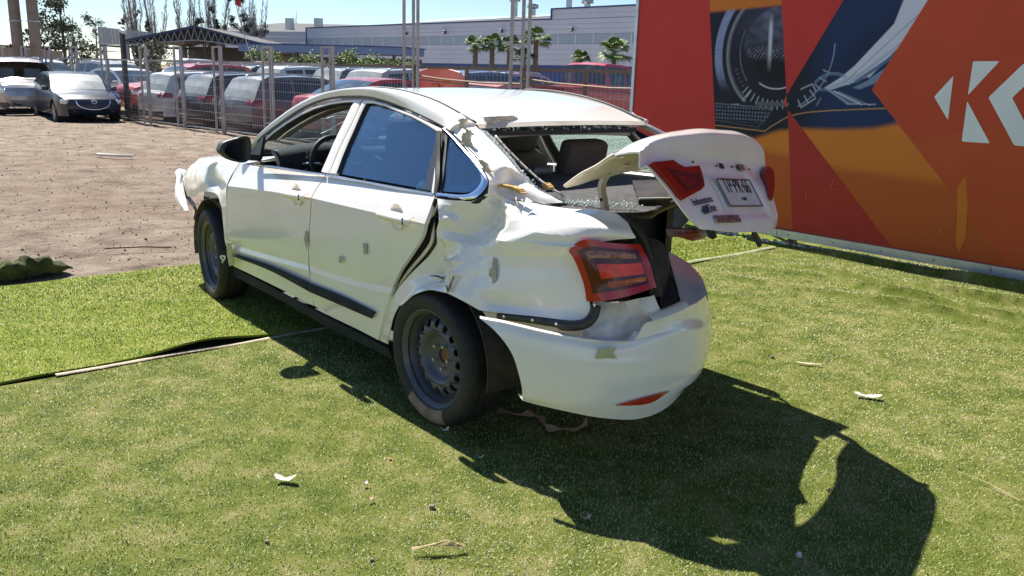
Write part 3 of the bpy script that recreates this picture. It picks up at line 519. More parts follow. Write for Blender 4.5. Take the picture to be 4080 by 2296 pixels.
# ------------------------------------------------------------------ the crashed white sedan (x forward, y left, z up; origin on the ground under the rear axle)
CAR = {
 'front_door': [[[2.1647,0.803,0.9757],[1.9366,0.803,0.9801],[1.4706,0.803,0.9984],[1.0393,0.803,1.0143]],[[2.215,0.837,0.8933],[1.6073,0.837,0.9317],[1.0772,0.837,0.9558]],[[2.2187,0.868,0.8316],[1.6141,0.868,0.8712],[1.0873,0.868,0.8999]],[[2.2438,0.867,0.7395],[1.6239,0.867,0.7885],[1.0998,0.867,0.8233]],[[2.2615,0.864,0.6116],[1.6414,0.864,0.6714],[1.1271,0.864,0.7206]],[[2.2761,0.858,0.4989],[1.6645,0.858,0.5666],[1.1528,0.858,0.6231]],[[2.2799,0.846,0.4532],[1.6993,0.846,0.4837],[1.1805,0.846,0.517]],[[2.2549,0.854,0.4283],[1.6837,0.854,0.4578],[1.1599,0.854,0.4945]],[[2.2792,0.832,0.3053],[1.6554,0.832,0.3017],[1.1611,0.832,0.293]]],
 'rear_door': [[[1.0234,0.803,1.014],[0.5553,0.803,1.0257],[0.0423,0.803,1.0386]],[[1.0654,0.837,0.9551],[0.4984,0.837,0.9732],[0.0188,0.837,0.9909]],[[1.0753,0.868,0.8994],[0.5073,0.868,0.9105],[0.0193,0.868,0.9219]],[[1.0893,0.867,0.8233],[0.5106,0.867,0.8421],[0.0429,0.867,0.8635]],[[1.1147,0.865,0.7207],[0.5792,0.865,0.7405],[0.1307,0.865,0.7691]],[[1.1408,0.86,0.6117],[0.6229,0.86,0.636],[0.2317,0.86,0.6704]],[[1.1628,0.848,0.5178],[0.6965,0.848,0.5368],[0.3156,0.848,0.5741]],[[1.1465,0.854,0.4925],[0.6865,0.854,0.51],[0.3279,0.854,0.5446]],[[1.1488,0.85,0.3909],[0.7311,0.85,0.393],[0.3951,0.85,0.4203]],[[1.1413,0.835,0.296],[0.7618,0.835,0.2859],[0.4712,0.835,0.2765]]],
 'front_frame': [[[1.9588,0.7341,1.1265],[1.8995,0.6981,1.1864],[1.8021,0.662,1.2466],[1.6835,0.6296,1.3006],[1.5595,0.6031,1.3448],[1.3912,0.5818,1.3804],[1.2153,0.5704,1.3994],[1.1297,0.5677,1.4038],[1.0742,0.567,1.4049],[1.0615,0.5902,1.3664],[1.0575,0.6179,1.3202],[1.0532,0.6625,1.2458],[1.0523,0.7049,1.1751],[1.0447,0.7426,1.1124],[1.0263,0.7909,1.0319]],[[1.9423,0.7358,1.1237],[1.8791,0.7034,1.1777],[1.7756,0.6682,1.2363],[1.658,0.6359,1.2902],[1.5288,0.6104,1.3327],[1.3747,0.5909,1.3652],[1.2345,0.5812,1.3813],[1.1779,0.5787,1.3855],[1.1409,0.5775,1.3874],[1.1426,0.5946,1.3591],[1.1384,0.6205,1.3159],[1.1374,0.6615,1.2475],[1.1329,0.7043,1.1761],[1.1213,0.7466,1.1057],[1.1115,0.7918,1.0304]]],
 'rear_frame': [[[1.0182,0.7904,1.0327],[1.0344,0.742,1.1133],[1.042,0.7044,1.1759],[1.0428,0.6621,1.2465],[1.0471,0.6175,1.3208],[1.0511,0.5899,1.3669],[1.0602,0.5676,1.404],[0.9658,0.5664,1.406],[0.8175,0.5732,1.3947],[0.6308,0.5883,1.3695],[0.5069,0.5969,1.3552],[0.3572,0.6145,1.3259],[0.2431,0.628,1.3033],[0.2228,0.6475,1.2709],[0.1565,0.703,1.1783],[0.1078,0.7477,1.1038],[0.066,0.7868,1.0386]],[[0.9542,0.7886,1.0357],[0.9767,0.739,1.1183],[0.9874,0.7019,1.1801],[0.9949,0.6602,1.2496],[1.0058,0.6162,1.323],[1.0097,0.5909,1.3652],[1.0051,0.5776,1.3874],[0.9281,0.5764,1.3893],[0.8094,0.5822,1.3796],[0.6505,0.5959,1.3569],[0.5356,0.6045,1.3426],[0.3921,0.6204,1.316],[0.2661,0.6359,1.2901],[0.2446,0.6519,1.2635],[0.1786,0.7042,1.1763],[0.1284,0.749,1.1016],[0.0957,0.7805,1.0491]]],
 'front_glass': [[1.9586,0.7287,1.1222],[1.8952,0.6961,1.1765],[1.7914,0.6609,1.2352],[1.6734,0.6284,1.2893],[1.5438,0.6028,1.332],[1.3892,0.5832,1.3646],[1.2485,0.5736,1.3807],[1.1918,0.571,1.385],[1.1546,0.5699,1.3869],[1.1564,0.5869,1.3584],[1.1522,0.6129,1.3151],[1.1512,0.6541,1.2465],[1.1466,0.6971,1.1749],[1.135,0.7395,1.1042],[1.1251,0.7848,1.0287],[1.4125,0.7908,1.0186],[1.7749,0.8001,1.0032]],
 'rear_glass': [[0.9641,0.7833,1.0344],[0.9866,0.7337,1.1172],[0.9974,0.6965,1.1792],[1.0048,0.6547,1.2489],[1.0158,0.6106,1.3224],[1.0197,0.5851,1.3648],[1.0151,0.5718,1.387],[0.9379,0.5707,1.3889],[0.8189,0.5765,1.3792],[0.6596,0.5902,1.3564],[0.5444,0.5988,1.342],[0.4006,0.6148,1.3154],[0.2743,0.6303,1.2895],[0.2527,0.6463,1.2628],[0.1865,0.6988,1.1754],[0.1362,0.7437,1.1005],[0.1035,0.7753,1.0478]],
 'quarter_glass': [[0.2444,0.6255,1.2926],[0.215,0.6278,1.2887],[0.0964,0.657,1.2399],[-0.0146,0.6801,1.2016],[-0.1057,0.698,1.1716],[-0.1701,0.7168,1.1404],[-0.1867,0.7269,1.1235],[-0.1881,0.7411,1.0998],[-0.1563,0.7544,1.0777],[-0.1031,0.7629,1.0634],[-0.0216,0.7664,1.0577],[0.0402,0.768,1.055]],
 'chrome_front_top': [[1.8893,0.8184,0.9993],[1.5546,0.8105,1.0124],[1.2397,0.8052,1.0213],[1.0339,0.8009,1.0284]],
 'chrome_front_bot': [[1.8771,0.828,0.9916],[1.5318,0.8214,1.0026],[1.2189,0.8158,1.012],[1.0214,0.8138,1.0154]],
 'chrome_rear_top': [[1.0235,0.8011,1.0282],[0.6897,0.7977,1.0339],[0.3346,0.7943,1.0395],[0.0539,0.791,1.045]],
 'chrome_rear_bot': [[1.0091,0.8134,1.016],[0.6705,0.8087,1.0238],[0.3166,0.8056,1.029],[0.0449,0.8012,1.0364]],
 'hook_out': [[0.0291,0.7962,1.0363],[-0.0792,0.7933,1.0412],[-0.1859,0.7893,1.0478],[-0.2293,0.7814,1.061],[-0.2585,0.7637,1.0904],[-0.2634,0.7447,1.1222],[-0.2441,0.735,1.1384],[-0.1993,0.7204,1.1627],[-0.1161,0.6994,1.1976],[-0.0074,0.6755,1.2375],[0.1065,0.6504,1.2793],[0.2066,0.6303,1.3128]],
 'hook_in': [[0.0374,0.7885,1.0491],[-0.0674,0.7851,1.0549],[-0.1458,0.7805,1.0626],[-0.1858,0.7729,1.0752],[-0.2141,0.7574,1.1011],[-0.2148,0.7416,1.1274],[-0.1968,0.7316,1.144],[-0.1536,0.7167,1.1689],[-0.0859,0.7011,1.1949],[0.0188,0.6774,1.2343],[0.1254,0.6512,1.278],[0.214,0.6324,1.3094]],
 'seal_line': [[2.1399,0.8221,0.9965],[2.0581,0.7735,1.0775],[1.9887,0.7348,1.142],[1.9087,0.7023,1.1961],[1.7979,0.6635,1.2609],[1.6836,0.629,1.3183],[1.5602,0.6022,1.3629],[1.4257,0.5847,1.3922],[1.2842,0.5747,1.4088],[1.1398,0.5701,1.4164],[0.996,0.5693,1.4179],[0.8485,0.5746,1.4089],[0.6272,0.5906,1.3823],[0.415,0.6102,1.3497],[0.2214,0.6272,1.313],[0.1363,0.6436,1.2857],[0.0016,0.669,1.2433],[-0.1062,0.6922,1.2047],[-0.2081,0.7201,1.1582],[-0.2546,0.7361,1.1315]],
 'apillar_out': [[2.111,0.7764,1.0344],[2.0549,0.7478,1.082],[1.9795,0.6931,1.1732],[1.8877,0.648,1.2484],[1.7853,0.6103,1.3111],[1.6731,0.5801,1.3615],[1.5524,0.5572,1.3997]],
 'c_pillar': [[[0.2895,0.615,1.3415],[0.2186,0.6,1.368],[0.183,0.565,1.3801]],[[0.2177,0.63,1.3145],[0.1647,0.612,1.3366],[0.1297,0.56,1.3519]],[[0.1354,0.645,1.2875],[0.0793,0.622,1.3079],[0.0707,0.56,1.3245]],[[0.0094,0.672,1.2501],[-0.0385,0.645,1.2632],[-0.0609,0.582,1.2766]],[[-0.108,0.7,1.2048],[-0.1551,0.67,1.2112],[-0.2065,0.602,1.2134]],[[-0.2108,0.728,1.1656],[-0.2454,0.69,1.1738],[-0.2784,0.655,1.1836],[-0.3052,0.618,1.1622]],[[-0.2807,0.752,1.1313],[-0.2669,0.685,1.1261],[-0.2746,0.625,1.1303],[-0.3545,0.612,1.1288]],[[-0.2857,0.76,1.107],[-0.2738,0.71,1.0963],[-0.2722,0.63,1.0913],[-0.3633,0.66,1.107],[-0.4112,0.605,1.1047]],[[-0.2863,0.762,1.0786],[-0.2832,0.72,1.0772],[-0.3349,0.68,1.0596],[-0.4154,0.64,1.0615],[-0.4694,0.62,1.0545],[-0.5358,0.58,1.0682]]],
 'quarter': [[[-0.0073,0.82,1.0305],[-0.1088,0.815,1.035],[-0.2085,0.79,1.0421],[-0.2863,0.762,1.0787],[-0.283,0.72,1.0787],[-0.3593,0.7,1.0615],[-0.4649,0.62,1.0507],[-0.5647,0.575,1.0457],[-0.6797,0.56,1.0557],[-0.7854,0.55,1.0605],[-0.8373,0.525,1.0286]],[[-0.0286,0.832,1.0108],[-0.1256,0.812,1.0141],[-0.2154,0.78,1.0198],[-0.2721,0.745,1.0406],[-0.2687,0.7,1.041],[-0.3769,0.735,1.022],[-0.5092,0.7,1.031],[-0.642,0.655,1.0364],[-0.7587,0.61,1.0399],[-0.856,0.535,1.0197]],[[-0.0494,0.845,0.982],[-0.1233,0.8,0.9807],[-0.2096,0.765,0.9861],[-0.2609,0.73,0.9946],[-0.2876,0.7,0.996],[-0.4255,0.765,0.9978],[-0.5585,0.75,1.0095],[-0.7028,0.71,1.0148],[-0.8183,0.65,1.0146],[-0.8839,0.545,0.9998]],[[-0.0615,0.85,0.9434],[-0.0969,0.83,0.9632],[-0.158,0.775,0.9352],[-0.2045,0.735,0.9347],[-0.2472,0.705,0.9345],[-0.4187,0.775,0.9578],[-0.5897,0.775,0.9713],[-0.7269,0.73,0.9763],[-0.8256,0.655,0.9851],[-0.8954,0.54,0.9761]],[[-0.0311,0.84,0.901],[-0.1018,0.808,0.9009],[-0.1661,0.755,0.8858],[-0.2711,0.765,0.8977],[-0.4455,0.8,0.916],[-0.5545,0.785,0.9291],[-0.6703,0.76,0.9319],[-0.7512,0.725,0.939],[-0.7655,0.71,0.9568],[-0.7721,0.7,0.967]],[[-0.0279,0.835,0.867],[-0.1085,0.832,0.8675],[-0.2005,0.795,0.8629],[-0.3045,0.785,0.8714],[-0.4466,0.79,0.8807],[-0.5646,0.775,0.8894],[-0.6703,0.75,0.9022],[-0.7379,0.722,0.9269]],[[-0.0065,0.82,0.8328],[-0.0671,0.812,0.813],[-0.1819,0.815,0.8212],[-0.2997,0.79,0.8274],[-0.4093,0.785,0.8518],[-0.6004,0.757,0.8771],[-0.7398,0.715,0.9088]],[[0.0768,0.808,0.7617],[-0.0113,0.8,0.7597],[-0.1491,0.835,0.7848],[-0.2946,0.8,0.7956],[-0.4113,0.785,0.8039],[-0.6178,0.755,0.8337],[-0.759,0.7,0.8655]],[[0.166,0.83,0.6801],[0.079,0.806,0.6831],[-0.0052,0.79,0.6976],[-0.1683,0.848,0.7367],[-0.2798,0.812,0.742],[-0.426,0.795,0.7535],[-0.6458,0.755,0.7928],[-0.7791,0.692,0.823]],[[0.2461,0.835,0.6113],[0.119,0.83,0.6344],[0.003,0.789,0.6658],[-0.1541,0.852,0.6973],[-0.2463,0.835,0.6895],[-0.4341,0.8,0.7072],[-0.651,0.757,0.7417],[-0.8008,0.688,0.7729]],[[0.2991,0.838,0.5598],[0.2296,0.845,0.537],[0.0729,0.852,0.6231],[-0.1387,0.858,0.665],[-0.2682,0.845,0.6529],[-0.4228,0.789,0.648],[-0.6544,0.757,0.6838],[-0.7872,0.705,0.7064],[-0.8122,0.684,0.7434]],[[0.3227,0.838,0.535],[0.2598,0.85,0.4993],[0.12,0.86,0.5837],[-0.0002,0.862,0.6338],[-0.1447,0.862,0.6495],[-0.255,0.85,0.6337],[-0.3304,0.83,0.6119],[-0.4594,0.81,0.6277],[-0.6338,0.775,0.6476],[-0.7466,0.74,0.6555],[-0.7967,0.715,0.6618],[-0.8146,0.695,0.6796],[-0.8234,0.685,0.7117],[-0.8136,0.682,0.7394]]],
 'dogleg': [[[0.326,0.836,0.534],[0.3652,0.834,0.4917],[0.407,0.83,0.4346],[0.4709,0.826,0.3327],[0.4931,0.82,0.2696]],[[0.2598,0.85,0.4993],[0.3046,0.848,0.4425],[0.341,0.842,0.3822],[0.3733,0.834,0.3216],[0.422,0.808,0.2627]]],
 'door_jamb': [[[-0.001,0.81,1.0313],[0.0577,0.8,0.9511],[0.1189,0.8,0.8658],[0.1609,0.8,0.8142],[0.2582,0.79,0.6996],[0.3878,0.79,0.5431],[0.4796,0.79,0.3994],[0.5362,0.79,0.2543]],[[0.0217,0.8,1.0226],[0.0459,0.8,0.9276],[0.0226,0.8,0.8343],[0.0887,0.8,0.7587],[0.1968,0.81,0.6717],[0.2857,0.81,0.5999],[0.3682,0.81,0.5212],[0.4567,0.8,0.4185]]],
 'tail_light': [[[-0.7373,0.722,0.9197],[-0.7588,0.708,0.952],[-0.79,0.695,0.9705],[-0.8414,0.63,0.9606],[-0.8741,0.575,0.9543],[-0.8932,0.515,0.9463]],[[-0.7604,0.715,0.8924],[-0.8038,0.69,0.9106],[-0.8548,0.625,0.91],[-0.892,0.56,0.9085],[-0.921,0.5,0.9019]],[[-0.7806,0.705,0.8499],[-0.8289,0.675,0.8583],[-0.8705,0.615,0.8591],[-0.9077,0.55,0.8611],[-0.9347,0.49,0.8644]],[[-0.7958,0.695,0.8038],[-0.8373,0.665,0.8057],[-0.8861,0.605,0.8106],[-0.9207,0.545,0.8178],[-0.9477,0.485,0.8236]],[[-0.808,0.685,0.7375],[-0.861,0.655,0.7449],[-0.8998,0.6,0.7584],[-0.9405,0.54,0.7776],[-0.955,0.48,0.7928]]],
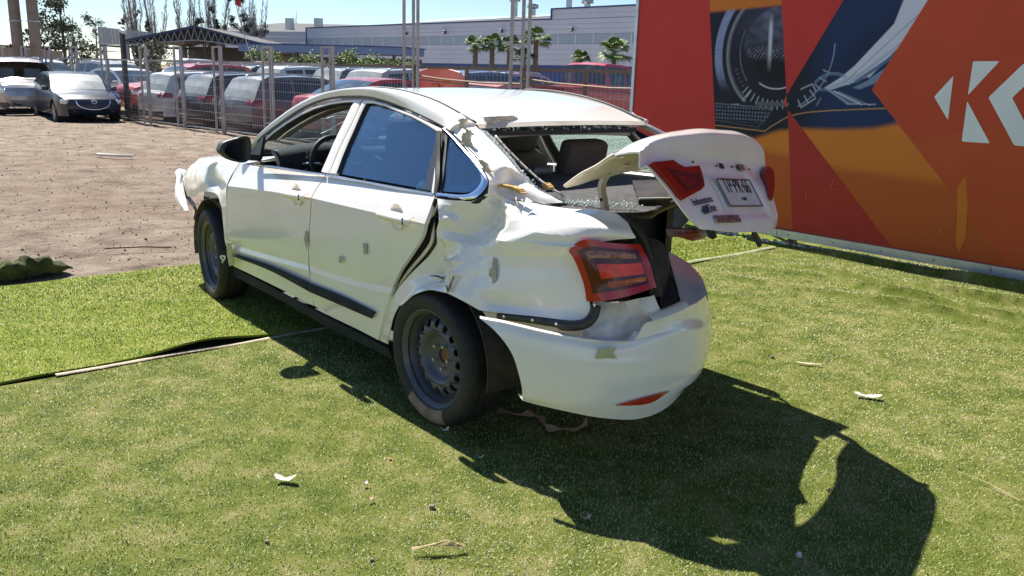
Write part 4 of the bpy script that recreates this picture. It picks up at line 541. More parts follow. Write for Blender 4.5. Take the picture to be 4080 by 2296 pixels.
 'bumper': [[[-0.4997,0.9561,0.6372],[-0.5127,0.9525,0.6375],[-0.5255,0.9488,0.6379],[-0.5383,0.9449,0.6382],[-0.5508,0.9407,0.6386],[-0.5631,0.9362,0.6389],[-0.5759,0.9313,0.6392],[-0.5886,0.9263,0.6394],[-0.6012,0.9213,0.6392],[-0.6137,0.9162,0.6386],[-0.6261,0.911,0.6378],[-0.6385,0.9056,0.637],[-0.6506,0.9001,0.6362],[-0.6627,0.8943,0.6354],[-0.6745,0.8884,0.6344],[-0.6862,0.8821,0.6333],[-0.6977,0.8756,0.6318],[-0.709,0.8688,0.6303],[-0.72,0.8617,0.6287],[-0.7308,0.8543,0.6272],[-0.7414,0.8464,0.6256],[-0.7522,0.8382,0.6241],[-0.763,0.83,0.6225],[-0.7736,0.8216,0.6209],[-0.784,0.8131,0.6194],[-0.7943,0.8046,0.6177],[-0.8044,0.7958,0.616],[-0.8143,0.7869,0.6142],[-0.8239,0.7778,0.6124],[-0.8333,0.7685,0.6106],[-0.8424,0.759,0.6089],[-0.8512,0.7493,0.6071],[-0.8596,0.7393,0.6053],[-0.8676,0.7291,0.6035],[-0.8752,0.7186,0.6017],[-0.8823,0.7079,0.5999],[-0.8889,0.6969,0.5981],[-0.8949,0.6857,0.5963],[-0.9005,0.674,0.5945],[-0.9057,0.6621,0.5927],[-0.9105,0.6499,0.5908],[-0.9149,0.6375,0.5891],[-0.919,0.625,0.5877],[-0.9228,0.6123,0.5867],[-0.9263,0.5995,0.586],[-0.9296,0.5866,0.5856],[-0.9326,0.5736,0.5861],[-0.9353,0.5605,0.5892],[-0.9378,0.5474,0.598],[-0.9401,0.5342,0.6158],[-0.9422,0.5209,0.6371],[-0.9441,0.5076,0.6505],[-0.9457,0.4943,0.6545],[-0.9472,0.4809,0.6557],[-0.9485,0.4676,0.6568],[-0.9496,0.4541,0.658],[-0.9505,0.4408,0.6592],[-0.9512,0.4275,0.6605],[-0.9515,0.4142,0.6618],[-0.9516,0.4008,0.6631],[-0.9515,0.3875,0.6644],[-0.9511,0.3741,0.6658],[-0.9504,0.3608,0.6671],[-0.9496,0.3474,0.6683],[-0.9484,0.3341,0.6696],[-0.9471,0.3208,0.6709],[-0.9455,0.3075,0.6722],[-0.9437,0.2942,0.6734],[-0.9417,0.281,0.6747],[-0.9395,0.2678,0.676],[-0.937,0.2546,0.6772],[-0.9343,0.2415,0.6785],[-0.93,0.2224,0.6785],[-0.9247,0.2015,0.6785],[-0.9187,0.1809,0.6785],[-0.9118,0.1606,0.6785],[-0.9043,0.1404,0.6785],[-0.896,0.1203,0.6785],[-0.8873,0.1005,0.6785],[-0.878,0.0808,0.6785],[-0.8683,0.0612,0.6785],[-0.8582,0.0417,0.6785]],[[-0.57,0.9432,0.6066],[-0.5855,0.9372,0.6073],[-0.601,0.9311,0.608],[-0.6163,0.9249,0.6085],[-0.6315,0.9185,0.6087],[-0.6465,0.9119,0.6087],[-0.6614,0.905,0.6084],[-0.6761,0.8977,0.6079],[-0.6905,0.89,0.6071],[-0.7047,0.882,0.6061],[-0.7185,0.8734,0.6049],[-0.732,0.8644,0.6035],[-0.7452,0.8548,0.602],[-0.7584,0.8449,0.6004],[-0.7715,0.8347,0.5986],[-0.7844,0.8245,0.5968],[-0.7971,0.814,0.595],[-0.8095,0.8033,0.5932],[-0.8217,0.7923,0.5913],[-0.8335,0.7811,0.5894],[-0.8449,0.7694,0.5875],[-0.8559,0.7575,0.5855],[-0.8665,0.7451,0.5836],[-0.8764,0.7324,0.5817],[-0.8857,0.7192,0.5799],[-0.8942,0.7057,0.5781],[-0.902,0.6916,0.5764],[-0.909,0.6771,0.5748],[-0.9153,0.6622,0.5733],[-0.9211,0.6471,0.572],[-0.9264,0.6316,0.5709],[-0.9311,0.616,0.5703],[-0.9354,0.6002,0.5701],[-0.9394,0.5843,0.5704],[-0.9429,0.5683,0.5713],[-0.9461,0.5522,0.5727],[-0.9489,0.536,0.5744],[-0.9515,0.5198,0.5763],[-0.9537,0.5035,0.5784],[-0.9556,0.4871,0.5807],[-0.9573,0.4707,0.5829],[-0.9587,0.4543,0.5851],[-0.9597,0.4379,0.5872],[-0.9604,0.4216,0.5891],[-0.9606,0.4052,0.5908],[-0.9605,0.3887,0.5921],[-0.96,0.3723,0.5932],[-0.9592,0.3559,0.5939],[-0.958,0.3396,0.5944],[-0.9564,0.3232,0.5945],[-0.9545,0.3069,0.5943],[-0.9523,0.2906,0.5937],[-0.9497,0.2744,0.5928],[-0.9468,0.2582,0.5914],[-0.9436,0.2421,0.5896],[-0.9401,0.226,0.5874],[-0.9362,0.21,0.5847],[-0.932,0.1942,0.5816],[-0.9274,0.1786,0.5782],[-0.9222,0.1631,0.5745],[-0.9167,0.1476,0.5707],[-0.9108,0.1324,0.5667],[-0.9045,0.1172,0.5627],[-0.8979,0.1021,0.5586],[-0.891,0.0872,0.5544],[-0.8839,0.0723,0.5503],[-0.8765,0.0575,0.5461],[-0.869,0.0428,0.5419],[-0.8613,0.0281,0.5377],[-0.8534,0.0135,0.5335],[-0.8455,-0.0011,0.5293],[-0.8376,-0.0157,0.5252],[-0.8279,-0.033,0.5252],[-0.8168,-0.052,0.5252],[-0.8053,-0.0708,0.5252],[-0.7935,-0.0894,0.5252],[-0.7814,-0.1078,0.5252],[-0.769,-0.1262,0.5252],[-0.7565,-0.1444,0.5252],[-0.7438,-0.1626,0.5252],[-0.7311,-0.1808,0.5252],[-0.7183,-0.1989,0.5252]],[[-0.6257,0.9286,0.5644],[-0.6392,0.9228,0.5653],[-0.6526,0.9168,0.5661],[-0.6658,0.9106,0.5668],[-0.6789,0.9041,0.5674],[-0.6919,0.8973,0.5677],[-0.7046,0.8901,0.5677],[-0.7171,0.8826,0.5674],[-0.7294,0.8747,0.5667],[-0.7414,0.8663,0.5658],[-0.7532,0.8576,0.5647],[-0.7649,0.8487,0.5634],[-0.7765,0.8397,0.562],[-0.788,0.8306,0.5606],[-0.7993,0.8213,0.5592],[-0.8105,0.8118,0.5577],[-0.8214,0.802,0.5562],[-0.8321,0.7921,0.5546],[-0.8426,0.7819,0.553],[-0.8528,0.7714,0.5514],[-0.8626,0.7605,0.5498],[-0.872,0.7494,0.5482],[-0.881,0.7379,0.5466],[-0.8895,0.7261,0.545],[-0.8974,0.7139,0.5435],[-0.9047,0.7014,0.5419],[-0.9114,0.6884,0.5405],[-0.9175,0.6752,0.539],[-0.9231,0.6617,0.5376],[-0.9282,0.6481,0.5362],[-0.9329,0.6342,0.5348],[-0.9372,0.6202,0.5336],[-0.9411,0.6062,0.5324],[-0.9447,0.592,0.5313],[-0.948,0.5777,0.5303],[-0.9511,0.5633,0.5294],[-0.9538,0.5489,0.5286],[-0.9563,0.5345,0.5279],[-0.9585,0.52,0.5272],[-0.9605,0.5055,0.5267],[-0.9622,0.4909,0.5262],[-0.9638,0.4763,0.5259],[-0.9651,0.4617,0.5257],[-0.9662,0.4471,0.5256],[-0.967,0.4324,0.5257],[-0.9675,0.4178,0.5259],[-0.9676,0.4032,0.5261],[-0.9675,0.3885,0.5264],[-0.9671,0.3739,0.5266],[-0.9664,0.3592,0.5268],[-0.9654,0.3446,0.527],[-0.9641,0.33,0.5271],[-0.9626,0.3154,0.5272],[-0.9608,0.3009,0.5271],[-0.9587,0.2863,0.527],[-0.9564,0.2719,0.5268],[-0.9538,0.2574,0.5264],[-0.951,0.243,0.5258],[-0.9479,0.2287,0.5249],[-0.9445,0.2144,0.5235],[-0.9409,0.2002,0.5216],[-0.937,0.1862,0.5193],[-0.9327,0.1722,0.5167],[-0.928,0.1583,0.5138],[-0.923,0.1445,0.5106],[-0.9177,0.1309,0.5074],[-0.9121,0.1173,0.5042],[-0.9063,0.1039,0.5009],[-0.9003,0.0905,0.4976],[-0.894,0.0772,0.4944],[-0.8876,0.064,0.4911],[-0.881,0.0509,0.4878],[-0.8718,0.0332,0.4878],[-0.8614,0.0136,0.4878],[-0.8509,-0.006,0.4878],[-0.8402,-0.0254,0.4878],[-0.8293,-0.0447,0.4878],[-0.8179,-0.0637,0.4878],[-0.8062,-0.0825,0.4878],[-0.7942,-0.1011,0.4878],[-0.7819,-0.1196,0.4878],[-0.7695,-0.1379,0.4878]],[[-0.6606,0.9175,0.5189],[-0.6727,0.9117,0.5195],[-0.6847,0.9056,0.5202],[-0.6965,0.8993,0.5208],[-0.7082,0.8926,0.5213],[-0.7197,0.8857,0.5218],[-0.731,0.8784,0.5221],[-0.7421,0.8708,0.5223],[-0.7529,0.8628,0.5224],[-0.7636,0.8547,0.5224],[-0.7742,0.8465,0.5222],[-0.7848,0.8382,0.522],[-0.7952,0.8298,0.5218],[-0.8056,0.8212,0.5215],[-0.8157,0.8125,0.5212],[-0.8257,0.8035,0.5209],[-0.8356,0.7944,0.5206],[-0.8452,0.785,0.5204],[-0.8545,0.7753,0.5201],[-0.8636,0.7654,0.5198],[-0.8724,0.7553,0.5194],[-0.8808,0.7448,0.5191],[-0.8888,0.734,0.5187],[-0.8964,0.723,0.5183],[-0.9035,0.7116,0.5178],[-0.9101,0.6999,0.5172],[-0.9161,0.6879,0.5166],[-0.9217,0.6756,0.5159],[-0.9268,0.6632,0.5151],[-0.9315,0.6506,0.5144],[-0.9359,0.638,0.5136],[-0.9399,0.6251,0.5127],[-0.9436,0.6122,0.5119],[-0.9471,0.5993,0.5109],[-0.9502,0.5862,0.5099],[-0.9531,0.5731,0.5087],[-0.9558,0.5599,0.5076],[-0.9582,0.5467,0.5064],[-0.9605,0.5335,0.5051],[-0.9625,0.5202,0.5039],[-0.9643,0.5069,0.5026],[-0.966,0.4936,0.5013],[-0.9674,0.4802,0.5],[-0.9687,0.4669,0.4987],[-0.9697,0.4535,0.4974],[-0.9706,0.4401,0.496],[-0.9712,0.4267,0.4946],[-0.9716,0.4132,0.4933],[-0.9716,0.3998,0.4919],[-0.9715,0.3864,0.4905],[-0.9711,0.373,0.4891],[-0.9704,0.3595,0.4878],[-0.9695,0.3461,0.4864],[-0.9684,0.3328,0.4851],[-0.9671,0.3194,0.4837],[-0.9655,0.3061,0.4824],[-0.9637,0.2928,0.4811],[-0.9617,0.2795,0.4797],[-0.9595,0.2662,0.4783],[-0.9571,0.253,0.4768],[-0.9544,0.2399,0.4752],[-0.9515,0.2267,0.4734],[-0.9485,0.2137,0.4713],[-0.9452,0.2007,0.469],[-0.9416,0.1877,0.4666],[-0.9377,0.1749,0.464],[-0.9335,0.1621,0.4613],[-0.9291,0.1494,0.4585],[-0.9244,0.1369,0.4557],[-0.9194,0.1244,0.4529],[-0.9142,0.112,0.4501],[-0.9088,0.0997,0.4473],[-0.9005,0.0815,0.4473],[-0.8908,0.0615,0.4473],[-0.8808,0.0417,0.4473],[-0.8705,0.022,0.4473],[-0.86,0.0024,0.4473],[-0.8493,-0.0171,0.4473],[-0.8386,-0.0365,0.4473],[-0.8274,-0.0557,0.4473],[-0.8158,-0.0747,0.4473],[-0.8039,-0.0935,0.4473]],[[-0.6815,0.9073,0.4586],[-0.6923,0.9016,0.4587],[-0.7031,0.8956,0.4587],[-0.7137,0.8893,0.4588],[-0.7242,0.8828,0.4589],[-0.7345,0.8761,0.4589],[-0.7446,0.869,0.4589],[-0.7545,0.8617,0.4589],[-0.7643,0.8542,0.4588],[-0.774,0.8467,0.4586],[-0.7837,0.8391,0.4584],[-0.7933,0.8314,0.4582],[-0.8028,0.8235,0.458],[-0.8122,0.8155,0.4577],[-0.8214,0.8074,0.4574],[-0.8305,0.7991,0.457],[-0.8394,0.7906,0.4565],[-0.8482,0.7819,0.4561],[-0.8567,0.773,0.4555],[-0.865,0.7639,0.455],[-0.873,0.7545,0.4544],[-0.8807,0.7449,0.4538],[-0.8881,0.7351,0.4531],[-0.8951,0.725,0.4525],[-0.9017,0.7146,0.4519],[-0.9079,0.7039,0.4512],[-0.9136,0.693,0.4506],[-0.9189,0.6819,0.4499],[-0.9238,0.6706,0.4492],[-0.9284,0.6592,0.4486],[-0.9326,0.6476,0.4479],[-0.9365,0.6359,0.4472],[-0.9402,0.6242,0.4465],[-0.9436,0.6123,0.4457],[-0.9468,0.6004,0.445],[-0.9497,0.5885,0.4442],[-0.9524,0.5765,0.4434],[-0.9549,0.5644,0.4426],[-0.9572,0.5523,0.4417],[-0.9594,0.5402,0.4409],[-0.9613,0.528,0.44],[-0.9631,0.5158,0.4391],[-0.9648,0.5036,0.4383],[-0.9662,0.4914,0.4375],[-0.9675,0.4791,0.4367],[-0.9687,0.4669,0.4359],[-0.9697,0.4546,0.4352],[-0.9705,0.4423,0.4345],[-0.9711,0.43,0.4339],[-0.9715,0.4177,0.4333],[-0.9716,0.4054,0.4326],[-0.9716,0.3931,0.432],[-0.9713,0.3808,0.4314],[-0.9709,0.3685,0.4308],[-0.9702,0.3562,0.4303],[-0.9693,0.3439,0.4297],[-0.9683,0.3316,0.4291],[-0.9671,0.3193,0.4285],[-0.9656,0.3071,0.4279],[-0.964,0.2949,0.4272],[-0.9622,0.2827,0.4264],[-0.9602,0.2706,0.4255],[-0.9581,0.2584,0.4243],[-0.9557,0.2463,0.4229],[-0.9532,0.2343,0.4211],[-0.9505,0.2223,0.4191],[-0.9476,0.2103,0.4169],[-0.9446,0.1984,0.4146],[-0.9413,0.1865,0.4122],[-0.9377,0.1747,0.4097],[-0.9339,0.163,0.4072],[-0.9298,0.1514,0.4047],[-0.9227,0.1327,0.4047],[-0.9143,0.1121,0.4047],[-0.9053,0.0918,0.4047],[-0.8958,0.0717,0.4047],[-0.8859,0.0518,0.4047],[-0.8758,0.032,0.4047],[-0.8654,0.0124,0.4047],[-0.8548,-0.0071,0.4047],[-0.8441,-0.0266,0.4047],[-0.8331,-0.046,0.4047]],[[-0.6919,0.8972,0.4],[-0.7017,0.8918,0.3995],[-0.7113,0.8861,0.3991],[-0.7208,0.8803,0.3987],[-0.7302,0.8742,0.3983],[-0.7393,0.8678,0.3979],[-0.7483,0.8612,0.3975],[-0.7573,0.8545,0.3972],[-0.7662,0.8477,0.3968],[-0.7751,0.8408,0.3965],[-0.7839,0.8338,0.3962],[-0.7926,0.8268,0.3959],[-0.8012,0.8196,0.3956],[-0.8097,0.8124,0.3953],[-0.8181,0.805,0.395],[-0.8264,0.7975,0.3946],[-0.8346,0.7898,0.3942],[-0.8425,0.782,0.3937],[-0.8503,0.774,0.3932],[-0.8579,0.7658,0.3927],[-0.8653,0.7574,0.3921],[-0.8724,0.7489,0.3915],[-0.8793,0.7401,0.3909],[-0.8859,0.7312,0.3903],[-0.8922,0.722,0.3896],[-0.8982,0.7127,0.3888],[-0.9038,0.7031,0.388],[-0.909,0.6933,0.3871],[-0.9138,0.6833,0.3862],[-0.9184,0.6731,0.3852],[-0.9226,0.6628,0.3841],[-0.9266,0.6524,0.3831],[-0.9303,0.6419,0.382],[-0.9338,0.6313,0.3809],[-0.9371,0.6206,0.3799],[-0.9401,0.6098,0.379],[-0.943,0.599,0.3782],[-0.9457,0.5881,0.3775],[-0.9481,0.5772,0.377],[-0.9505,0.5663,0.3767],[-0.9526,0.5553,0.3765],[-0.9546,0.5443,0.3764],[-0.9565,0.5332,0.3764],[-0.9582,0.5222,0.3764],[-0.9597,0.5111,0.3765],[-0.9612,0.4999,0.3766],[-0.9625,0.4888,0.3767],[-0.9636,0.4777,0.3769],[-0.9647,0.4665,0.3771],[-0.9656,0.4553,0.3773],[-0.9664,0.4442,0.3775],[-0.967,0.433,0.3778],[-0.9674,0.4218,0.378],[-0.9676,0.4106,0.3783],[-0.9676,0.3994,0.3785],[-0.9675,0.3882,0.3787],[-0.9672,0.3771,0.3788],[-0.9667,0.3659,0.3789],[-0.9661,0.3547,0.3789],[-0.9653,0.3435,0.3789],[-0.9644,0.3324,0.3787],[-0.9632,0.3212,0.3784],[-0.962,0.3101,0.3779],[-0.9605,0.299,0.3771],[-0.959,0.2879,0.376],[-0.9572,0.2768,0.3746],[-0.9554,0.2658,0.3729],[-0.9533,0.2548,0.3711],[-0.9511,0.2438,0.3691],[-0.9488,0.2328,0.3671],[-0.9463,0.2219,0.365],[-0.9437,0.211,0.3629],[-0.9386,0.1918,0.3629],[-0.9322,0.1707,0.3629],[-0.925,0.1499,0.3629],[-0.917,0.1292,0.3629],[-0.9085,0.1088,0.3629],[-0.8994,0.0887,0.3629],[-0.8899,0.0687,0.3629],[-0.88,0.0489,0.3629],[-0.8698,0.0292,0.3629],[-0.8593,0.0096,0.3629]],[[-0.6881,0.8902,0.3617],[-0.6973,0.8851,0.3609],[-0.7064,0.8798,0.36],[-0.7154,0.8743,0.3592],[-0.7242,0.8686,0.3584],[-0.7328,0.8626,0.3577],[-0.7413,0.8565,0.357],[-0.7498,0.8501,0.3563],[-0.7583,0.8436,0.3557],[-0.7668,0.8371,0.3552],[-0.7752,0.8305,0.3547],[-0.7835,0.8239,0.3542],[-0.7917,0.8171,0.3538],[-0.7999,0.8103,0.3534],[-0.8079,0.8034,0.353],[-0.8158,0.7963,0.3525],[-0.8236,0.7892,0.352],[-0.8312,0.7819,0.3514],[-0.8387,0.7745,0.3507],[-0.846,0.7669,0.35],[-0.8531,0.7592,0.3492],[-0.86,0.7513,0.3483],[-0.8667,0.7433,0.3475],[-0.8731,0.7351,0.3466],[-0.8793,0.7267,0.3457],[-0.8852,0.7182,0.3448],[-0.8908,0.7094,0.3437],[-0.896,0.7006,0.3426],[-0.9009,0.6915,0.3414],[-0.9055,0.6822,0.3401],[-0.9098,0.6727,0.3387],[-0.9139,0.6631,0.3373],[-0.9177,0.6533,0.3357],[-0.9213,0.6434,0.3342],[-0.9247,0.6335,0.3326],[-0.9279,0.6234,0.3311],[-0.9309,0.6133,0.3295],[-0.9336,0.6031,0.328],[-0.9363,0.5929,0.3266],[-0.9387,0.5826,0.3252],[-0.941,0.5723,0.324],[-0.9432,0.5619,0.3228],[-0.9452,0.5514,0.3218],[-0.9471,0.541,0.3207],[-0.9488,0.5305,0.3198],[-0.9504,0.52,0.3189],[-0.9519,0.5095,0.3181],[-0.9532,0.4989,0.3175],[-0.9545,0.4884,0.317],[-0.9556,0.4778,0.3167],[-0.9566,0.4672,0.3167],[-0.9575,0.4566,0.3168],[-0.9582,0.446,0.3172],[-0.9588,0.4354,0.3177],[-0.9593,0.4248,0.3183],[-0.9595,0.4142,0.319],[-0.9596,0.4036,0.3197],[-0.9596,0.393,0.3206],[-0.9594,0.3824,0.3215],[-0.959,0.3719,0.3225],[-0.9585,0.3613,0.3236],[-0.9578,0.3507,0.3248],[-0.957,0.3401,0.3259],[-0.956,0.3295,0.3271],[-0.9549,0.319,0.3282],[-0.9537,0.3084,0.3293],[-0.9523,0.2979,0.3303],[-0.9508,0.2874,0.3312],[-0.9491,0.2769,0.3321],[-0.9473,0.2664,0.333],[-0.9454,0.256,0.3338],[-0.9433,0.2456,0.3346],[-0.9391,0.2263,0.3346],[-0.9339,0.2051,0.3346],[-0.928,0.1841,0.3346],[-0.9213,0.1634,0.3346],[-0.9138,0.1429,0.3346],[-0.9057,0.1226,0.3346],[-0.897,0.1025,0.3346],[-0.8877,0.0826,0.3346],[-0.8781,0.0629,0.3346],[-0.8681,0.0432,0.3346]],[[-0.6756,0.8765,0.3381],[-0.6853,0.8712,0.3367],[-0.6948,0.8657,0.3352],[-0.7041,0.8601,0.3338],[-0.7132,0.8542,0.3324],[-0.7222,0.8481,0.3309],[-0.7309,0.8418,0.3295],[-0.74,0.835,0.328],[-0.7491,0.828,0.3266],[-0.7581,0.8211,0.3252],[-0.767,0.8141,0.3237],[-0.7758,0.807,0.3223],[-0.7844,0.7998,0.3208],[-0.7929,0.7925,0.3193],[-0.8013,0.7852,0.3178],[-0.8095,0.7777,0.3162],[-0.8175,0.7701,0.3145],[-0.8253,0.7624,0.3128],[-0.8329,0.7546,0.3109],[-0.8402,0.7466,0.309],[-0.8473,0.7384,0.3071],[-0.8542,0.7301,0.3051],[-0.8607,0.7217,0.3032],[-0.8669,0.7131,0.3012],[-0.8727,0.7043,0.2992],[-0.8782,0.6954,0.2971],[-0.8833,0.6863,0.295],[-0.8881,0.6769,0.2929],[-0.8926,0.6673,0.2907],[-0.8968,0.6574,0.2885],[-0.9007,0.6474,0.2863],[-0.9045,0.6371,0.284],[-0.908,0.6268,0.2817],[-0.9112,0.6163,0.2794],[-0.9143,0.6057,0.2772],[-0.9172,0.595,0.2749],[-0.9199,0.5842,0.2726],[-0.9224,0.5734,0.2704],[-0.9247,0.5625,0.2683],[-0.9269,0.5515,0.2663],[-0.9289,0.5405,0.2646],[-0.9308,0.5294,0.263],[-0.9325,0.5183,0.2618],[-0.934,0.5072,0.2609],[-0.9355,0.496,0.2602],[-0.9368,0.4848,0.2597],[-0.9379,0.4736,0.2593],[-0.9389,0.4624,0.2591],[-0.9398,0.4511,0.259],[-0.9406,0.44,0.2591],[-0.9411,0.4289,0.2595],[-0.9415,0.4178,0.2602],[-0.9416,0.4066,0.2611],[-0.9416,0.3955,0.2622],[-0.9414,0.3843,0.2635],[-0.941,0.3731,0.265],[-0.9405,0.362,0.2666],[-0.9398,0.3508,0.2684],[-0.9389,0.3397,0.2705],[-0.9379,0.3285,0.2728],[-0.9367,0.3174,0.2754],[-0.9353,0.3063,0.2782],[-0.9338,0.2952,0.2814],[-0.9321,0.2841,0.2849],[-0.9302,0.273,0.2885],[-0.9282,0.262,0.2925],[-0.9261,0.251,0.2966],[-0.9238,0.24,0.301],[-0.9213,0.2291,0.3055],[-0.9187,0.2182,0.3102],[-0.9159,0.2074,0.315],[-0.913,0.1968,0.3199],[-0.9074,0.1787,0.3199],[-0.9005,0.1587,0.3199],[-0.8929,0.1388,0.3199],[-0.8846,0.1191,0.3199],[-0.8758,0.0995,0.3199],[-0.8665,0.08,0.3199],[-0.8568,0.0606,0.3199],[-0.8467,0.0412,0.3199],[-0.8364,0.0218,0.3199],[-0.8258,0.0025,0.3199]]],
 'bumper_flap': [[[-0.1607,-0.52,0.689],[-0.2749,-0.42,0.6514],[-0.437,-0.28,0.5963],[-0.5689,-0.16,0.5552],[-0.7375,-0.02,0.523],[-0.7847,0.0,0.5157]],[[-0.2018,-0.55,0.6657],[-0.3375,-0.45,0.6294],[-0.4861,-0.32,0.5867],[-0.6064,-0.2,0.5437],[-0.7078,-0.1,0.5132],[-0.7814,-0.03,0.5073]],[[-0.2736,-0.56,0.6427],[-0.4376,-0.46,0.614],[-0.5724,-0.34,0.5805],[-0.6677,-0.24,0.5306],[-0.731,-0.16,0.4816],[-0.7728,-0.1,0.4882]]],
 'reflector': [[[-0.94,0.6348,0.3481],[-0.955,0.5786,0.355],[-0.9697,0.4875,0.3617],[-0.974,0.3719,0.3604]],[[-0.94,0.6348,0.3481],[-0.9581,0.564,0.3377],[-0.9714,0.4696,0.3321],[-0.9741,0.3734,0.3576]]],
 'rear_metal': [[[-0.7708,0.62,0.7193],[-0.8182,0.58,0.7211],[-0.8536,0.52,0.7262],[-0.8831,0.47,0.7343],[-0.9055,0.42,0.741]],[[-0.7865,0.64,0.6732],[-0.8284,0.57,0.6663],[-0.8551,0.5,0.6676],[-0.9012,0.46,0.6841],[-0.8981,0.38,0.6831]],[[-0.7671,0.68,0.6162],[-0.8301,0.6,0.6186],[-0.8441,0.5,0.6115],[-0.9022,0.44,0.6398],[-0.8858,0.33,0.6728]],[[-0.7674,0.7,0.5608],[-0.8545,0.62,0.5577],[-0.8687,0.52,0.5435],[-0.9145,0.45,0.6028],[-0.9051,0.33,0.6289]]],
 'black_bracket': [[-0.4193,0.8,0.6044],[-0.5582,0.785,0.6228],[-0.7085,0.765,0.638],[-0.7774,0.745,0.6412],[-0.8278,0.71,0.6564],[-0.8433,0.685,0.6877],[-0.842,0.675,0.7259]],
 'under_strip': [[[-0.3114,0.8,0.5992],[-0.4663,0.785,0.6218],[-0.7277,0.745,0.6465],[-0.812,0.71,0.6555]],[[-0.3523,0.8,0.571],[-0.4682,0.785,0.5779],[-0.7055,0.745,0.5999],[-0.8159,0.71,0.5986]]],
 'fender': [[[3.2415,0.66,0.9083],[2.973,0.68,0.9346],[2.7321,0.7,0.9593],[2.3218,0.765,0.9685],[2.1952,0.8,0.9705]],[[3.0784,0.74,0.907],[2.9362,0.75,0.928],[2.7057,0.76,0.9542],[2.4523,0.79,0.9526],[2.2077,0.815,0.9407]],[[3.2472,0.76,0.8195],[3.0142,0.78,0.8792],[2.6224,0.82,0.9236],[2.5995,0.803,0.906],[2.3805,0.83,0.9057],[2.221,0.84,0.8909]],[[3.3199,0.77,0.7547],[2.997,0.81,0.8169],[2.6356,0.84,0.8659],[2.5974,0.812,0.8446],[2.3858,0.845,0.8504],[2.2297,0.862,0.8458]],[[3.2581,0.785,0.7307],[2.9069,0.835,0.7679],[2.642,0.85,0.8178],[2.5826,0.815,0.8034],[2.4179,0.83,0.8088],[2.2384,0.866,0.8178]],[[3.1861,0.8,0.6824],[2.9279,0.84,0.7257],[2.675,0.855,0.771],[2.5455,0.84,0.7804],[2.4106,0.84,0.7634],[2.2499,0.866,0.7662]],[[3.1624,0.8,0.6489],[2.9517,0.83,0.6668],[2.7628,0.85,0.7237],[2.613,0.855,0.7484],[2.4728,0.85,0.7517],[2.4151,0.85,0.7213],[2.3578,0.86,0.6825],[2.259,0.866,0.6962]]],
 'fender_rear': [[[2.4151,0.85,0.7213],[2.3637,0.858,0.6769],[2.3526,0.86,0.6129],[2.3464,0.858,0.5335],[2.3584,0.85,0.4596],[2.3457,0.835,0.3673],[2.3846,0.808,0.2914]],[[2.2565,0.866,0.7333],[2.2602,0.866,0.6868],[2.2709,0.864,0.625],[2.2772,0.86,0.5444],[2.2852,0.852,0.4718],[2.3048,0.84,0.3751],[2.3543,0.811,0.2974]]],
 'bumper_front': [[[3.9337,0.62,0.7264],[4.0363,0.55,0.7417],[4.0242,0.5,0.7261]],[[3.6586,0.7,0.7088],[3.7007,0.66,0.7245],[3.7652,0.62,0.6987]],[[3.5875,0.74,0.6529],[3.5677,0.72,0.665],[3.5962,0.68,0.6705]],[[3.5272,0.76,0.5901],[3.4444,0.76,0.6113],[3.4386,0.72,0.5986]],[[3.4132,0.78,0.5463],[3.3031,0.79,0.567],[3.2922,0.76,0.5609]],[[3.2505,0.8,0.5295],[3.1972,0.8,0.5342],[3.2036,0.78,0.5266]]],
 'liner': [[[3.5407,0.7,0.6998],[3.4758,0.7,0.5817],[3.3551,0.7,0.5267],[3.3273,0.7,0.4218],[3.2641,0.72,0.3299]],[[3.7487,0.6,0.569],[3.6506,0.6,0.536],[3.526,0.6,0.4402],[3.4725,0.6,0.3919],[3.5222,0.6,0.2713]]],
 'sill': [[[2.4542,0.8,0.2752],[1.6564,0.812,0.2737],[1.0392,0.812,0.2578],[0.4342,0.8,0.2447]],[[2.4712,0.789,0.2483],[1.6398,0.82,0.2633],[1.0243,0.82,0.2488],[0.4148,0.81,0.2391]],[[2.4475,0.8,0.2173],[1.6656,0.81,0.216],[1.0459,0.81,0.1957],[0.3967,0.8,0.1917]]],
 'moulding': [[[2.1945,0.862,0.4099],[1.636,0.866,0.4365],[1.1491,0.866,0.4342]],[[2.1839,0.862,0.3885],[1.6389,0.866,0.4035],[1.1562,0.864,0.3838]]],
 'moulding_rear': [[[1.1414,0.866,0.433],[0.7857,0.866,0.4394],[0.454,0.862,0.4289]],[[1.1485,0.864,0.3818],[0.7914,0.864,0.3857],[0.4864,0.858,0.3851]]],
 'handle_f': [[1.2488,0.87,0.8847]],
 'handle_r': [[0.2364,0.87,0.9165]],
 'handle_f_ends': [[1.3533,0.885,0.8942],[1.086,0.885,0.9026]],
 'handle_r_ends': [[0.3532,0.885,0.9221],[0.0787,0.885,0.9231]],
 'mirror_out': [[1.8,1.0799,1.0989],[1.8,1.0572,1.1347],[1.8,1.0101,1.1519],[1.8,0.9457,1.1648],[1.8,0.9071,1.1619],[1.8,0.8977,1.1307],[1.8,0.9027,1.0686],[1.8,0.9173,1.0358],[1.8,0.9482,1.0245],[1.8,0.995,1.0304],[1.8,1.0325,1.0442],[1.8,1.0608,1.0657],[1.8,1.0786,1.0846]],
 'roof_rear_edge': [[0.0892,0.555,1.3336],[0.1003,0.25,1.3297],[0.0787,-0.05,1.3273],[0.0847,-0.47,1.3174]],
 'roof_sil': [[1.7227,0.62,1.2658],[1.4578,0.6,1.3812],[1.2298,0.55,1.435],[1.0643,0.45,1.4643],[0.9463,0.3,1.4718],[0.8606,0.1,1.4665],[0.7149,-0.2,1.4446],[0.4449,-0.4,1.3925],[0.2093,-0.5,1.3452]],
